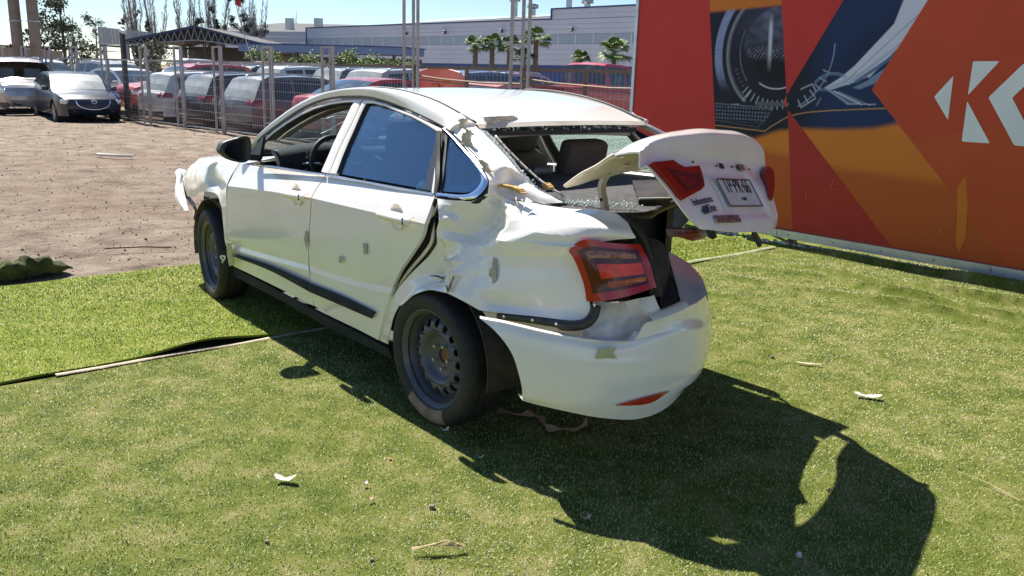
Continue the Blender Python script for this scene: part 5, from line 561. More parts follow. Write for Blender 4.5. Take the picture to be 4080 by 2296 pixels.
 'groove': [[0.7717,0.55,1.4579],[0.6262,0.55,1.4487],[0.4176,0.552,1.4207],[0.2628,0.555,1.3856],[0.0873,0.557,1.3355]],
 'shelf_near': [[-0.2505,0.3186,1.035],[-0.4165,0.3813,1.035],[-0.5427,0.3771,1.035],[-0.6555,0.3013,1.035],[-0.8185,0.2142,1.035]],
 'shelf_pts': [[0.361,-0.0645,1.05],[0.2534,-0.1315,1.05],[0.2575,-0.3726,1.05],[0.3877,-0.9423,1.05],[-0.2867,0.348,1.05]],
 'brake_light': [[-0.4457,0.0399,1.05],[-0.6553,0.2416,1.05],[-0.7059,0.1006,1.05],[-0.4861,-0.0938,1.05]],
 'arm': [[-0.6146,0.42,1.0351],[-0.6023,0.42,1.0809],[-0.5883,0.42,1.1202],[-0.5969,0.42,1.1526],[-0.6231,0.42,1.1804],[-0.6646,0.42,1.2001],[-0.7253,0.42,1.2274]],
 'mirror_glass': [[1.78,1.0626,1.1],[1.78,1.036,1.1297],[1.78,0.9973,1.1449],[1.78,0.9544,1.1541],[1.78,0.9289,1.1515],[1.78,0.9206,1.1246],[1.78,0.9249,1.071],[1.78,0.9383,1.0425],[1.78,0.9687,1.0354],[1.78,1.0108,1.0452],[1.78,1.0394,1.0626],[1.78,1.0594,1.0816]],
 'horn': [[-0.5618,0.6,1.1365],[-0.7519,0.62,1.2336],[-0.8788,0.66,1.2872]],
 'putty0': [[0.1389,0.605,1.3449],[0.1096,0.605,1.3527],[0.0776,0.605,1.3536],[0.0772,0.605,1.3417],[0.103,0.605,1.3232],[0.1321,0.605,1.3093],[0.1465,0.605,1.2911],[0.1499,0.605,1.3081],[0.1414,0.605,1.3276]],
 'putty1': [[0.0381,0.66,1.2812],[0.0157,0.66,1.2995],[-0.0094,0.66,1.3145],[-0.0237,0.66,1.3055],[-0.0277,0.66,1.266],[-0.0426,0.66,1.234],[-0.0434,0.66,1.2075],[-0.0201,0.66,1.2355],[0.0141,0.66,1.2394],[0.0347,0.66,1.2579]],
 'putty2': [[-0.1606,0.715,1.1998],[-0.1873,0.715,1.2013],[-0.2141,0.715,1.1926],[-0.2304,0.715,1.175],[-0.257,0.715,1.1602],[-0.226,0.715,1.1522],[-0.1991,0.715,1.1687],[-0.172,0.715,1.1821]],
 'foam0': [[-0.2688,0.7,1.0999],[-0.2992,0.7,1.1098],[-0.3122,0.7,1.1034],[-0.3573,0.7,1.1055],[-0.4069,0.7,1.0989],[-0.4196,0.7,1.088],[-0.4101,0.7,1.0821],[-0.363,0.7,1.0904],[-0.3075,0.7,1.0933],[-0.282,0.7,1.0918]],
 'foam1': [[-0.3732,0.56,1.1184],[-0.3969,0.56,1.1291],[-0.4268,0.56,1.1118],[-0.4226,0.56,1.1017],[-0.3937,0.56,1.0999]],
 'roof_scrap': [[0.1019,0.5,1.3598],[0.1041,0.42,1.3625],[0.1327,0.3,1.3636],[0.1339,0.27,1.3489],[0.1214,0.27,1.328],[0.1206,0.36,1.3292],[0.0808,0.5,1.3334]],
 'trim_strip': [[0.0085,0.5,1.2877],[-0.0709,0.5,1.2393],[-0.1794,0.49,1.1744],[-0.2735,0.48,1.1235],[-0.3639,0.47,1.087],[-0.3975,0.46,1.0725]],
 'tape_front': [[2.2583,0.875,0.4724],[2.1852,0.875,0.4793],[2.1683,0.875,0.4033],[2.1358,0.875,0.3458],[2.2322,0.875,0.3192],[2.2586,0.875,0.3872]],
 'tape1': [[0.5431,0.872,0.7505],[0.5073,0.872,0.7533],[0.5053,0.872,0.7033],[0.5335,0.872,0.6943]],
 'tape2': [[0.7872,0.872,0.6423],[0.7496,0.872,0.6474],[0.7508,0.872,0.6152],[0.7818,0.872,0.6078]],
 'tape3': [[1.1527,0.872,0.7136],[1.133,0.872,0.7211],[1.1261,0.872,0.6779],[1.1397,0.872,0.6132],[1.1696,0.872,0.6619]],
 'tape4': [[-0.3729,0.795,0.8391],[-0.3896,0.793,0.8371],[-0.4039,0.8,0.7497],[-0.3843,0.803,0.7326],[-0.3432,0.79,0.7361],[-0.3575,0.804,0.7837],[-0.3732,0.8,0.7984]],
 'tape5': [[-0.9076,0.7125,0.5816],[-0.9372,0.6465,0.581],[-0.9323,0.6601,0.5615],[-0.9389,0.6414,0.5368],[-0.9213,0.6863,0.5427],[-0.9024,0.7211,0.54],[-0.909,0.7101,0.5627]],
 'scrape': [[-0.1525,0.868,0.6853],[-0.1638,0.868,0.6589],[-0.181,0.862,0.7062],[-0.1959,0.858,0.734]],
 'seat_front': [[1.18,0.4,1.2616],[1.0152,0.4,1.2927],[0.8591,0.4,1.2915],[0.7713,0.4,1.2397],[0.7583,0.4,1.1391],[0.7955,0.4,1.1085],[1.183,0.4,1.073],[1.1811,0.4,1.1895]],
 'rearseat_R': [[0.4022,-0.36,1.0482],[0.3822,-0.36,1.1179],[0.3506,-0.36,1.1917],[0.2983,-0.36,1.2165],[0.1998,-0.36,1.2313],[0.1205,-0.36,1.2341],[0.0786,-0.36,1.1975]],
 'steer': [[2.0995,0.38,0.9884],[1.9858,0.38,1.0648],[1.7744,0.38,1.1219],[2.0654,0.38,0.9413]],
 'dash': [[1.954,0.7,1.077],[2.0433,0.6,1.0747],[2.0324,0.5,1.0768],[1.9632,0.4,1.0795],[1.9597,0.7,1.0132],[1.8481,0.6,0.9801]],
 'boot_seal': [[-0.8094,0.52,1.0495],[-0.854,0.5,1.0069],[-0.8747,0.47,0.9564],[-0.89,0.45,0.8927],[-0.9177,0.44,0.8125],[-0.9357,0.43,0.7464]],
 'drape': [[-0.7635,0.36,0.9524],[-0.8133,0.3,0.925],[-0.8171,0.25,0.8725],[-0.8318,0.27,0.8169],[-0.8583,0.33,0.7633],[-0.8896,0.38,0.7349],[-0.8906,0.42,0.7395],[-0.8418,0.4,0.8284],[-0.7979,0.38,0.9008]],
 'torn_panel': [[-0.1947,-0.45,0.8167],[-0.2926,-0.55,0.8229],[-0.3953,-0.62,0.819],[-0.3189,-0.6,0.7693],[-0.283,-0.57,0.7549],[-0.2527,-0.5,0.7772],[-0.2225,-0.45,0.7794]],
 'inner_rear': [[-0.3478,-0.3,0.7229],[-0.4537,-0.2,0.6604],[-0.6063,-0.1,0.5999],[-0.6419,-0.06,0.5792],[-0.6181,-0.02,0.5592],[-0.6252,0.05,0.5848],[-0.5743,0.0,0.6614],[-0.4993,-0.1,0.7164]],
 'boot_edge': [[-0.8612,0.3,0.8619],[-0.6938,0.1,0.8089],[-0.5264,-0.1,0.7559],[-0.359,-0.3,0.7029],[-0.2335,-0.45,0.6632]],
 'lid': [[-0.975,0.053,1.129],[0.23898645678059124,-0.9659035961548896,-0.09957769032524635],[-0.5811343189633876,-0.060117343341040075,-0.8115841351040415],[-0.7779256884808589,-0.2518256300789647,0.5756869594118962]],
}
car = thing('crashed_sedan', 'white damaged four-door sedan with dented rear quarter and twisted open boot lid', 'car', (.2972, 4.2092, 0), R(90+39.6687))
PAINT = mat('white_paint', (.84, .795, .75), .20, 0, .5, .8, var=(.79, .74, .68), vscale=3.2, vlo=.46, vhi=.85, bump=.006, bscale=9, rvar=.14)
SHELLC = mat('primer_cream', (.66, .60, .50), .5, var=(.55, .48, .38), vscale=8)
BLK = mat('black_plastic', (.018, .018, .019), .5, var=(.05, .045, .04), vscale=8); RUB = mat('black_rubber', (.012, .012, .012), .6)
TRIMG = mat('grey_green_moulding', (.016, .021, .022), .75, 0, .2, var=(.028, .033, .032), vscale=7); CHR = mat('chrome', (.80, .82, .85), .12, 1.)
INT = mat('interior_dark', (.022, .021, .021), .8, bump=.3, bscale=90); INTB = mat('interior_brown', (.10, .078, .065), .85, bump=.3, bscale=120); INTL = mat('interior_beige', (.42, .38, .31), .7); CARPET = mat('shelf_felt', (.055, .055, .056), .95, var=(.10, .10, .10), vscale=40, bump=.5, bscale=200)
BLUEG = glass('blue_glass', (.60, .84, .99), .13, .012, (.12, .30, .55)); CLEARG = glass('clear_glass', (.90, .96, .96), .04, .02)
FOAM = mat('yellow_foam', (.52, .30, .08), .95, var=(.68, .46, .2), vscale=30, bump=.8, bscale=120); PUTTY = mat('old_filler', (.62, .48, .33), .95, var=(.80, .72, .60), vscale=28, bump=.9, bscale=110)
TAPE = mat('masking_tape', (.50, .48, .25), .8, var=(.42, .40, .22), vscale=20); TAPER = mat('tape_residue', (.36, .31, .24), .8, var=(.48, .44, .38), vscale=30)
C = CAR
def dents(p): return vnoise(p, 7, 2)*.0016+vnoise(p, 18, 4)*.0007
Gq = grid(C['fender'], 64, 44); fender = sheet('front_fender', Gq, PAINT, car, .003, disp=lambda p: vnoise(p, 9, 3)*.005+vnoise(p, 22, 5)*.0022); fender['label'] = 'crumpled white front wing'
sheet('fender_flange', grid(C['fender_rear'], 40, 6), PAINT, fender, .004)
fd = sheet('front_door', gridS(C['front_door'], 40, [18, 26, 8, 14], [2, 6, 7]), PAINT, car, .02, angle=7, disp=lambda p: vnoise(p, 4, 1)*.0008)
rd = sheet('rear_door', gridS(C['rear_door'], 44, [18, 26, 8, 16], [2, 6, 7]), PAINT, car, .02, angle=7, disp=lambda p: vnoise(p, 4, 2)*.0009)
def inset(rows, d): return [[(p[0], p[1]-d, p[2]) for p in r] for r in rows]
allr = [[r1[0], *r1[1:], *r2] for r1, r2 in zip(inset(C['front_door'], .045), inset(C['rear_door'][:-1], .045))]
sheet('door_inner', grid(allr, 30, 12), INT, car, .004)
sheet('door_jamb', grid([C['door_jamb'][0], C['door_jamb'][1]], 50, 4), BLK, car, .006)
seal_pts = [Vector(p).lerp(Vector(q), .35)+Vector((0, .012, 0)) for p, q in zip(C['door_jamb'][0], C['door_jamb'][1])]
MB().tube(spl(seal_pts, 40), .009, 6).build('door_seal', RUB, car, True)
jb = [Vector(p).lerp(Vector(q), .72)+Vector((0, .006, 0)) for p, q in zip(C['door_jamb'][0], C['door_jamb'][1])]
MB().tube(spl(jb, 40), .010, 6).build('pillar_edge', PAINT, car, True)
# window frames
def frame_strip(name, key, m, parent, th=.02, off=0.):
    a, b = C[key]; n = len(a)*5
    A_ = spl(a, n, True); B_ = []
    # keep index correspondence between the two outlines
    def idx(pts):
        out = []
        for i in range(len(pts)-1):
            for k in range(5): out.append(Vector(pts[i]).lerp(Vector(pts[i+1]), k/5))
        out.append(Vector(pts[-1])); return out
    A_ = idx(a); B_ = idx(b)
    G = [[p.lerp(q, t)+Vector((0, .006*math.sin(math.pi*t)+off, 0)) for p, q in zip(A_, B_)] for t in (0, .25, .5, .75, 1)]
    return sheet(name, G, m, parent, th), A_, B_
_, fo, fi = frame_strip('window_frame', 'front_frame', PAINT, fd)
_, ro, ri = frame_strip('window_frame', 'rear_frame', PAINT, rd)
def ring_in(name, pts, dv, shrink, m, parent, c):
    c = Vector(c); G = [[p+Vector((0, -dv*t, 0))+(Vector((c.x, p.y, c.z))-p)*(shrink*t) for p in pts] for t in (0, .33, .66, 1)]
    return sheet(name, G, m, parent, .003)
cF = sum(fi, Vector())/len(fi); cR = sum(ri, Vector())/len(ri)
ring_in('window_seal', [p+Vector((0, -.004, 0)) for p in fi], .05, .10, BLK, fd, cF); ring_in('window_seal', [p+Vector((0, -.004, 0)) for p in ri], .02, .035, RUB, rd, cR)
G_ = [[p+Vector((0, -.06, 0))+(Vector((cF.x, p.y, cF.z))-p)*k for p in fi] for k in (.10, .13)]; sheet('inner_trim', G_, INTL, fd, .01)
G_ = [[p+Vector((0, -.07-.03*k, 0))+(Vector((cF.x, p.y, cF.z))-p)*(.13+.10*k) for p in fi[:45]] for k in (0, .5, 1)]; sheet('inner_pillar', G_, INTB, fd, .01)
poly('window_glass', [Vector(p)+Vector((0, -.012, 0)) for p in C['rear_glass']], BLUEG, rd, .004)
# quarter glass with dark border
qg = [Vector(p) for p in C['quarter_glass']]; qc = sum(qg, Vector())/len(qg)
qp = thing('quarter_window', None, None); qp.parent = car
poly('pane', [p+Vector((0, -.006, 0)) for p in qg], BLUEG, qp, .004)
qs = spl(qg+[qg[0]], 60); G_ = [[p.lerp(qc+Vector((-.0, 0, .0)), k)+Vector((0, -.011, 0)) for p in qs] for k in (0, .30)]; sheet('frit_border', G_, mat('dark_frit', (.010, .016, .035), .3), qp, .002)
def ribbon(name, a, b, m, parent, bulge=.006, n=40, th=.004, off=.0):
    A_ = spl(a, n); B_ = spl(b, n)
    return sheet(name, [[p.lerp(q, t)+Vector((0, off+bulge*math.sin(math.pi*t), 0)) for p, q in zip(A_, B_)] for t in (0, .3, .6, 1)], m, parent, th)
ribbon('belt_trim', C['chrome_front_top'], C['chrome_front_bot'], CHR, fd, .008, off=.004)
ribbon('belt_trim', C['chrome_rear_top'], C['chrome_rear_bot'], CHR, rd, .008, off=.004)
ribbon('chrome_surround', C['hook_out'], C['hook_in'], CHR, qp, .008, 70, off=.004)
MB().tube([Vector(p)+Vector((0, -.006, .004)) for p in spl(C['seal_line'], 90)], .010, 6).build('roof_seal', mat('seal_grey', (.10, .11, .13), .4), car, True)
hk = [Vector(p)+Vector((0, -.012, -.012)) for p in C['hook_out'][:8]]; MB().tube(spl(hk, 40), .014, 6).build('window_rubber', RUB, qp, True)
# b-pillar black strip behind the rear door window
bp = [Vector(p) for p in (C['rear_frame'][0][-6:])]; bp2 = [p+Vector((-.028, .0, -.002)) for p in bp]
ribbon('pillar_strip', [p+Vector((-.004, -.008, 0)) for p in bp], [p+Vector((-.034, -.012, -.002)) for p in bp], BLK, car, .003)
ribbon('torn_seal', [bp[2]+Vector((.03, .004, .02)), bp[3]+Vector((.02, .008, 0)), bp[4]+Vector((0, .006, 0)), bp[5]], [bp[2]+Vector((.0, .004, .03)), bp[3]+Vector((-.02, .008, 0)), bp[4]+Vector((-.03, .006, 0)), bp[5]+Vector((-.02, 0, 0))], BLK, car, .01, th=.012)
poly('division_bar', [ri[-1]+Vector((0, -.004, 0)), ri[-1]+Vector((.075, -.004, .0)), ri[-16]+Vector((.012, -.004, 0)), ri[-16]+Vector((-.004, -.004, 0))], mat('window_corner', (.03, .04, .06), .4), rd, .004)
# handles
for key, dr in (('handle_f_ends', fd), ('handle_r_ends', rd)):
    a, b = [Vector(p) for p in C[key]]
    h = MB(); d_ = (b-a)
    G_ = []
    for k in range(17):
        t = k/16; c = a+d_*t; wd_ = .025*(1-.12*abs(2*t-1)**4); o_ = .028+.014*math.sin(math.pi*t)**.4
        G_.append([c+Vector((0, o_*math.cos(x)**1 if math.cos(x) > 0 else -.004, wd_*math.sin(x))) for x in np.linspace(-math.pi/2*1.25, math.pi/2*1.25, 9)])
    hd = sheet('door_handle', G_, PAINT, dr, .004, cen=a+d_*.5-Vector((0, .3, 0)))
    m_ = a+d_*.45
    MB().revolve([(.0, -.024), (.036, -.019), (.056, -.005), (.061, .003)], 20, frame(m_+Vector((0, -.009, 0)), (1, 0, 0), (0, 0, 1)) @ Matrix.Rotation(math.pi, 4, 'X')).build('handle_cup', PAINT, hd, True)
    MB().box(b-d_*.13+Vector((0, .036, 0)), (.003, .006, .03)).build('key_seam', RUB, hd)
ribbon('side_moulding', C['moulding'][0], C['moulding'][1], TRIMG, fd, .010, th=.012, off=.003); ribbon('side_moulding', C['moulding_rear'][0], C['moulding_rear'][1], TRIMG, rd, .010, th=.012, off=.003)
sheet('sill', grid(C['sill'], 40, 10), TRIMG, car, .03)
# roof
RU = [(1.55, 1.392, 1.408), (1.35, 1.432, 1.446), (1.1, 1.457, 1.470), (.85, 1.463, 1.475), (.6, 1.447, 1.457), (.4, 1.419, 1.429), (.25, 1.384, 1.394), (.09, 1.334, 1.342)]
rr = [[(u + (.07*(1-(v/.55)**2) if i == 0 else 0), v, wg+(wc-wg)*(1-(v/.55)**2)-(.0015 if abs(v) > .5 else 0)) for v in np.linspace(.546, -.546, 9)] for i, (u, wg, wc) in enumerate(RU)]
roof = sheet('roof', grid(rr, 40, 50), PAINT, car, .004, disp=lambda p: vnoise(p, 3, 6)*.002)
sheet('roof_edge_strip', grid([[(.092, v, 1.336+.008*(1-(v/.55)**2)) for v in (.545, .2, -.2, -.545)], [(.068, v, 1.318+.007*(1-(v/.55)**2)) for v in (.545, .2, -.2, -.545)]], 30, 4), SHELLC, roof, .003)
inner = [Vector(p) for p in C['apillar_out']]+[Vector(p) for p in ((1.40, .556, 1.426), (1.1, .552, 1.458), (.85, .552, 1.463), (.6262, .552, 1.449), (.4176, .552, 1.4205), (.2628, .555, 1.3856), (.0873, .557, 1.3355))]
outer = [Vector(p) for p in C['seal_line'][:15]]+[Vector((.15, .648, 1.300))]
nn_ = 70; Ao = spl(outer, nn_); Bi = spl(inner, nn_)
for sg, nm in ((1, 'cantrail'), (-1, 'cantrail')):
    G_ = [[Vector((p.lerp(q, t).x, sg*(p.lerp(q, t).y+.004), p.lerp(q, t).z+.006))+Vector((0, sg*.016, .016))*math.sin(math.pi*t) for p, q in zip(Ao, Bi)] for t in np.linspace(0, 1, 8)]
    sheet(nm, G_, PAINT, car, .02)
    MB().tube([Vector((p.x, sg*(p.y-.006), p.z+.007)) for p in Bi[38:]], .0055, 5).build('roof_groove', mat('groove_grey', (.07, .07, .075), .6), car, True)
cp = sheet('c_pillar', gridX(C['c_pillar'], 48, [56], [], lambda p: min(1, max(0, (1.22-p.z)*7))), PAINT, car, .003, disp=lambda p: (vnoise(p, 12, 3)*.004+vnoise(p, 30, 1)*.002)*min(1, max(0, (1.20-p.z)*9)))
CREASE = [((-.18, .885), (-.30, .905), -.010, .035), ((-.18, .885), (-.08, .965), .008, .03), ((-.18, .885), (-.16, .78), .007, .03), ((-.18, .885), (-.06, .82), -.007, .03), ((-.28, 1.06), (-.285, .98), -.010, .03), ((-.285, .98), (-.23, .90), -.008, .03), ((-.04, .84), (.0, .67), -.008, .028), ((.0, .67), (-.06, .64), .006, .025), ((-.16, .78), (-.15, .67), .007, .03), ((-.06, .97), (-.14, 1.0), -.006, .025), ((-.38, 1.03), (-.47, 1.02), .006, .025), ((-.32, .88), (-.42, .80), .003, .03)]
def qd(p):
    t = 0.
    for a, b, am_, w_ in CREASE:
        d, k = seg_d((p.x, p.z), a, b); t += am_*max(0., 1-d/w_)*(1-.5*k)
    return t+qd0(p)
def qd0(p):
    k = math.exp(-((p.x+.18)**2/.09+(p.z-.95)**2/.05)); return (vnoise(p, 13, 5)*.004+vnoise(p, 31, 8)*.0016)*k+vnoise(p, 5, 1)*.0008
qt = sheet('quarter_panel', gridX(C['quarter'], 120, [40, 56], [4], lambda p: min(1, 1.5*math.exp(-((p.x+.20)**2/.12+(p.z-.90)**2/.14)))), PAINT, car, .003, angle=9, disp=qd); qt['label'] = 'dented white rear quarter panel'
sheet('arch_flange', grid(C['dogleg'], 24, 8), PAINT, qt, .004)
# mirrored right-hand side
def mir(rows): return [[(p[0], -p[1], p[2]) for p in r] for r in rows]
rfd = sheet('front_door', grid(mir(C['front_door']), 16, 14), PAINT, car, .02); rrd = sheet('rear_door', grid(mir(C['rear_door']), 16, 14), PAINT, car, .02)
for key, dr in (('front_frame', rfd), ('rear_frame', rrd)):
    a, b = C[key]; sheet('window_frame', [[Vector((p[0], -p[1], p[2])) for p in q] for q in (a, b)], PAINT, dr, .02)
    sheet('inner_trim', [[Vector((p[0], -p[1]+.03, p[2]))+(Vector((1.0 if key[0] == 'f' else .45, p[1]*0-p[1]+.03, 1.17))-Vector((p[0], -p[1]+.03, p[2])))*k for p in b] for k in (-.03, .10)], INTB, dr, .01)
CRK = bpy.data.materials.new('shattered_glass'); CRK.use_nodes = True; n_ = CRK.node_tree.nodes; l_ = CRK.node_tree.links; n_.clear()
vo = n_.new('ShaderNodeTexVoronoi'); vo.feature = 'DISTANCE_TO_EDGE'; vo.inputs['Scale'].default_value = 60; tcx = n_.new('ShaderNodeTexCoord'); l_.new(tcx.outputs['Object'], vo.inputs['Vector'])
mr_ = n_.new('ShaderNodeMapRange'); mr_.inputs[1].default_value = .02; mr_.inputs[2].default_value = .14; mr_.inputs[3].default_value = .15; mr_.inputs[4].default_value = .72; l_.new(vo.outputs['Distance'], mr_.inputs[0])
t_ = n_.new('ShaderNodeBsdfTransparent'); t_.inputs[0].default_value = (.80, .92, .88, 1); dd = n_.new('ShaderNodeBsdfTranslucent'); dd.inputs[0].default_value = (.42, .50, .47, 1); mxx = n_.new('ShaderNodeMixShader'); l_.new(mr_.outputs[0], mxx.inputs[0]); l_.new(dd.outputs[0], mxx.inputs[1]); l_.new(t_.outputs[0], mxx.inputs[2]); ou = n_.new('ShaderNodeOutputMaterial'); l_.new(mxx.outputs[0], ou.inputs[0])
o = poly('window_glass', [(p[0], -p[1]+.012, p[2]) for p in C['rear_glass']], CRK, rrd, .004); o['label'] = 'shattered pale green window glass'
poly('window_glass', [(p[0], -p[1]+.012, p[2]) for p in C['front_glass']], CLEARG, rfd, .004)
poly('window_glass', [(p[0], -p[1], p[2]) for p in C['quarter_glass']], MATS['dark_frit'], car, .004)  # pane made opaque to keep tinted sunlight off the ground
sheet('c_pillar', grid(mir(C['c_pillar']), 14, 14), PAINT, car, .01); sheet('sill', grid(mir(C['sill']), 12, 5), TRIMG, car, .03)
rq = [[(.10, -.80, .98), (.0, -.79, 1.0), (-.12, -.74, 1.0)], [(.15, -.855, .88), (.05, -.85, .88), (-.10, -.80, .88)], [(.35, -.85, .60), (.2, -.85, .68), (.0, -.80, .74)]]
sheet('quarter_panel', grid(rq, 20, 16), PAINT, car, .004, disp=lambda p: vnoise(p, 6, 3)*.012)
sheet('front_fender', grid([[(2.2, -.80, .97), (2.7, -.72, .955), (3.25, -.66, .905)], [(2.2, -.866, .85), (2.7, -.85, .84), (3.3, -.78, .75)], [(2.25, -.866, .70), (2.7, -.855, .745), (3.15, -.80, .66)]], 20, 12), PAINT, car, .004)
# bonnet, windscreen, cowl
sheet('bonnet', grid([[(2.22, .77, .968), (2.34, .35, 1.0), (2.38, 0, 1.008), (2.34, -.35, 1.0), (2.22, -.77, .968)], [(2.75, .695, .953), (2.78, .3, .985), (2.8, 0, .99), (2.78, -.3, .985), (2.75, -.70, .953)], [(3.2, .66, .905), (3.28, .3, .925), (3.3, 0, .93), (3.28, -.3, .925), (3.2, -.66, .905)], [(3.36, .62, .80), (3.52, .3, .80), (3.55, 0, .80), (3.52, -.3, .80), (3.36, -.62, .80)]], 30, 24), PAINT, car, .004, disp=lambda p: vnoise(p, 3, 1)*.012)
WSG = grid([[(2.08, .765, 1.035), (2.30, .4, 1.02), (2.36, 0, 1.015), (2.30, -.4, 1.02), (2.08, -.765, 1.035)], [(1.84, .655, 1.255), (2.0, .33, 1.25), (2.04, 0, 1.25), (2.0, -.33, 1.25), (1.84, -.655, 1.255)], [(1.54, .56, 1.398), (1.62, .3, 1.412), (1.64, 0, 1.414), (1.62, -.3, 1.412), (1.54, -.56, 1.398)]], 24, 16)
ws = sheet('windscreen', WSG, glass('windscreen_glass', (.84, .91, .93), .05, .10, (.55, .62, .66)), car, .005)
ck = MB(); rnd = random.Random(4); c0 = Vector((1.86, .12, 1.30))
for k in range(16):
    a = rnd.uniform(0, 6.28); pts = []; p = Vector((.0, 0)); 
    for j in range(7):
        pts.append(p.copy()); a += rnd.uniform(-.5, .5); p = p+Vector((math.cos(a), math.sin(a)))*.045
    P3 = [Vector((1.99-q.y*.75-abs(.1+q.x)*.12, .10+q.x, 1.27+q.y*.62)) for q in pts]; ck.tube([v+Vector((-.012, 0, -.006)) for v in P3], .0013, 3)
ck.build('crack', mat('crack_white', (.7, .74, .75), .4), ws)
MB().tube(spl([(2.10, .755, 1.03), (2.33, .4, 1.012), (2.39, 0, 1.008), (2.33, -.4, 1.012), (2.10, -.755, 1.03)], 24), .018, 6).build('cowl_seal', RUB, car, True)
for k in range(46):
    v_ = .52-.0235*k; MB().box((2.42-.11*(v_/.6)**2, v_, 1.006), (.05, .009, .006)).build('cowl_slot', RUB, car)
poly('mirror_triangle', [(2.06, .80, 1.03), (1.985, .76, 1.11), (1.94, .742, 1.155), (1.90, .79, 1.03)], BLK, fd, .02)
# mirror
mo = [Vector(p) for p in C['mirror_out']]; mg = [Vector(p) for p in C['mirror_glass']]; mc = sum(mo, Vector())/len(mo)
mos = spl(mo+[mo[0]], 40)
prof = [(0, 1.0), (.012, 1.03), (.05, 1.0), (.085, .86), (.11, .62), (.122, .3), (.124, .02)]
G_ = [[Vector((1.765+dx+.05*(mc.y-p.y)*(0), mc.y+(p.y-mc.y)*k, mc.z+(p.z-mc.z)*k)) for p in mos] for dx, k in prof]
mi = sheet('door_mirror', G_, BLK, car, .004, cen=mc+Vector((.05, 0, 0)))
mgs = spl(mg+[mg[0]], 40)
def mz_(p, k): return Vector((1.766-.316*(p.y-mc.y)*k, p.y, p.z))
sheet('bezel', [[Vector((1.762, mc.y+(p.y-mc.y)*1.01, mc.z+(p.z-mc.z)*1.01)) for p in mos], [mz_(p, .9)+Vector((-.002, 0, 0)) for p in mgs]], BLK, mi, .006, cen=mc+Vector((2, 0, 0)))
sheet('upper_shell', [[Vector((p.x+.002, mc.y+(p.y-mc.y)*1.015, mc.z+(p.z-mc.z)*1.02)) for p in r] for r in G_[2:]], PAINT, mi, .002, cen=mc+Vector((.05, 0, 0)), keep=lambda p: p.z > mc.z+.005)
poly('mirror_glass', [mz_(p, 1.) for p in mg], mat('mirror_silver', (.62, .63, .65), .02, 1.), mi, .003, cen=Vector((3, 1, 1.1)))
MB().bar((1.80, .93, 1.05), (1.90, .80, 1.03), .05, .035).build('mirror_stalk', BLK, mi)
# ---- rear light (left)
TG = grid(C['tail_light'], 40, 32); tl = sheet('tail_light', TG, mat('lens_red', (.42, .008, .006), .12, 0, .5, .25), car, .03, disp=lambda p: .012)
def lens(name, j0, j1, i0, i1, m, off, wav=0):
    G_ = [[TG[j][i].copy() for i in range(i0, i1)] for j in range(j0, j1)]
    return sheet(name, G_, m, tl, .003, disp=lambda p: off+wav*math.sin(p.z*160)*.5)
dk = mat('lens_smoked', (.08, .005, .004), .12, 0, .4, .2); lens('smoked_lens', 4, 28, 4, 36, dk, .0155)
lens('clear_lens', 6, 11, 7, 33, mat('lens_clear', (.40, .20, .14), .2, .0, .4, .2, var=(.14, .04, .03), vscale=35), .0185, .003)
o = lens('red_lens', 13, 21, 10, 35, mat('lens_bright_red', (.85, .04, .012), .15, 0, .4, .2, var=(.5, .015, .006), vscale=14), .0185)
lens('amber_lens', 22, 26, 13, 35, mat('lens_amber', (.55, .12, .02), .15, 0, .4, .2, var=(.28, .05, .012), vscale=30), .0185, .003)
# ---- rear metal, brackets, bumper
sheet('rear_panel', grid(C['rear_metal'], 50, 36), mat('bare_panel', (.70, .68, .66), .4, var=(.40, .33, .28), vscale=9, vlo=.5, vhi=.75), car, .003, disp=lambda p: vnoise(p, 9, 3)*.022+vnoise(p, 24, 2)*.006)['label'] = 'crumpled dirty white rear panel below the lamp'
MB().tube(spl(C['black_bracket'], 40), [.014+.006*(k > 24) for k in range(40)], 6).build('bumper_bracket', BLK, car, True)
bk = spl(C['black_bracket'], 14)
for k in (1, 5, 8, 13): MB().revolve([(0, .004), (.006, .003), (.007, 0)], 10, frame(bk[k]+Vector((-.008, .014, .004)), (1, 0, 0), (0, 0, 1)) @ Matrix.Rotation(math.pi, 4, 'X')).build('clip', CHR, car)
sheet('under_flange', grid(C['under_strip'], 30, 6), SHELLC, car, .003)
BG = gridcols(C['bumper'], 60)
bu = sheet('rear_bumper', BG, PAINT, car, .0045, disp=lambda p: vnoise(p, 5, 3)*.002); bu['label'] = 'loose white rear bumper cover hanging off the car'
inn = CEN
top = BG[0]; G_ = [[p+(Vector((CEN.x, 0, p.z))-p).normalized()*(.0+.035*t)+Vector((0, 0, .004*math.sin(3*t))) for p in top[:50]] for t in (0, .4, 1)]
sheet('top_flange', G_, PAINT, bu, .003, cen=Vector((0, 0, -3)))
low = BG[-1]; G_ = [[p+(Vector((CEN.x, 0, p.z))-p).normalized()*(.10*t)+Vector((0, 0, -.012*t)) for p in low] for t in (0, .3, 1)]
sheet('lower_lip', G_, PAINT, bu, .003, cen=Vector((0, 0, 3)))
sheet('torn_corner', grid(C['bumper_flap'], 40, 14), PAINT, bu, .004)
tp = C['bumper'][0]; led = [Vector(p) for p in tp[54:72]]
sheet('step_ledge', [[p+Vector((.0+.05*t, -.01*t, .012*t+.01*math.sin(3*t))) for p in spl(led, 16)] for t in (0, .3, .7, 1.)], PAINT, bu, .003, cen=Vector((0, 0, -3)))
sheet('reflector', grid(C['reflector'], 30, 6), mat('reflector_red', (.32, .012, .008), .15, 0, .6, .6, var=(.6, .05, .02), vscale=9), bu, .004)
poly('masking_tape', [Vector(p)+Vector((-.003, .004, 0)) for p in C['tape5']], TAPE, bu, .001)
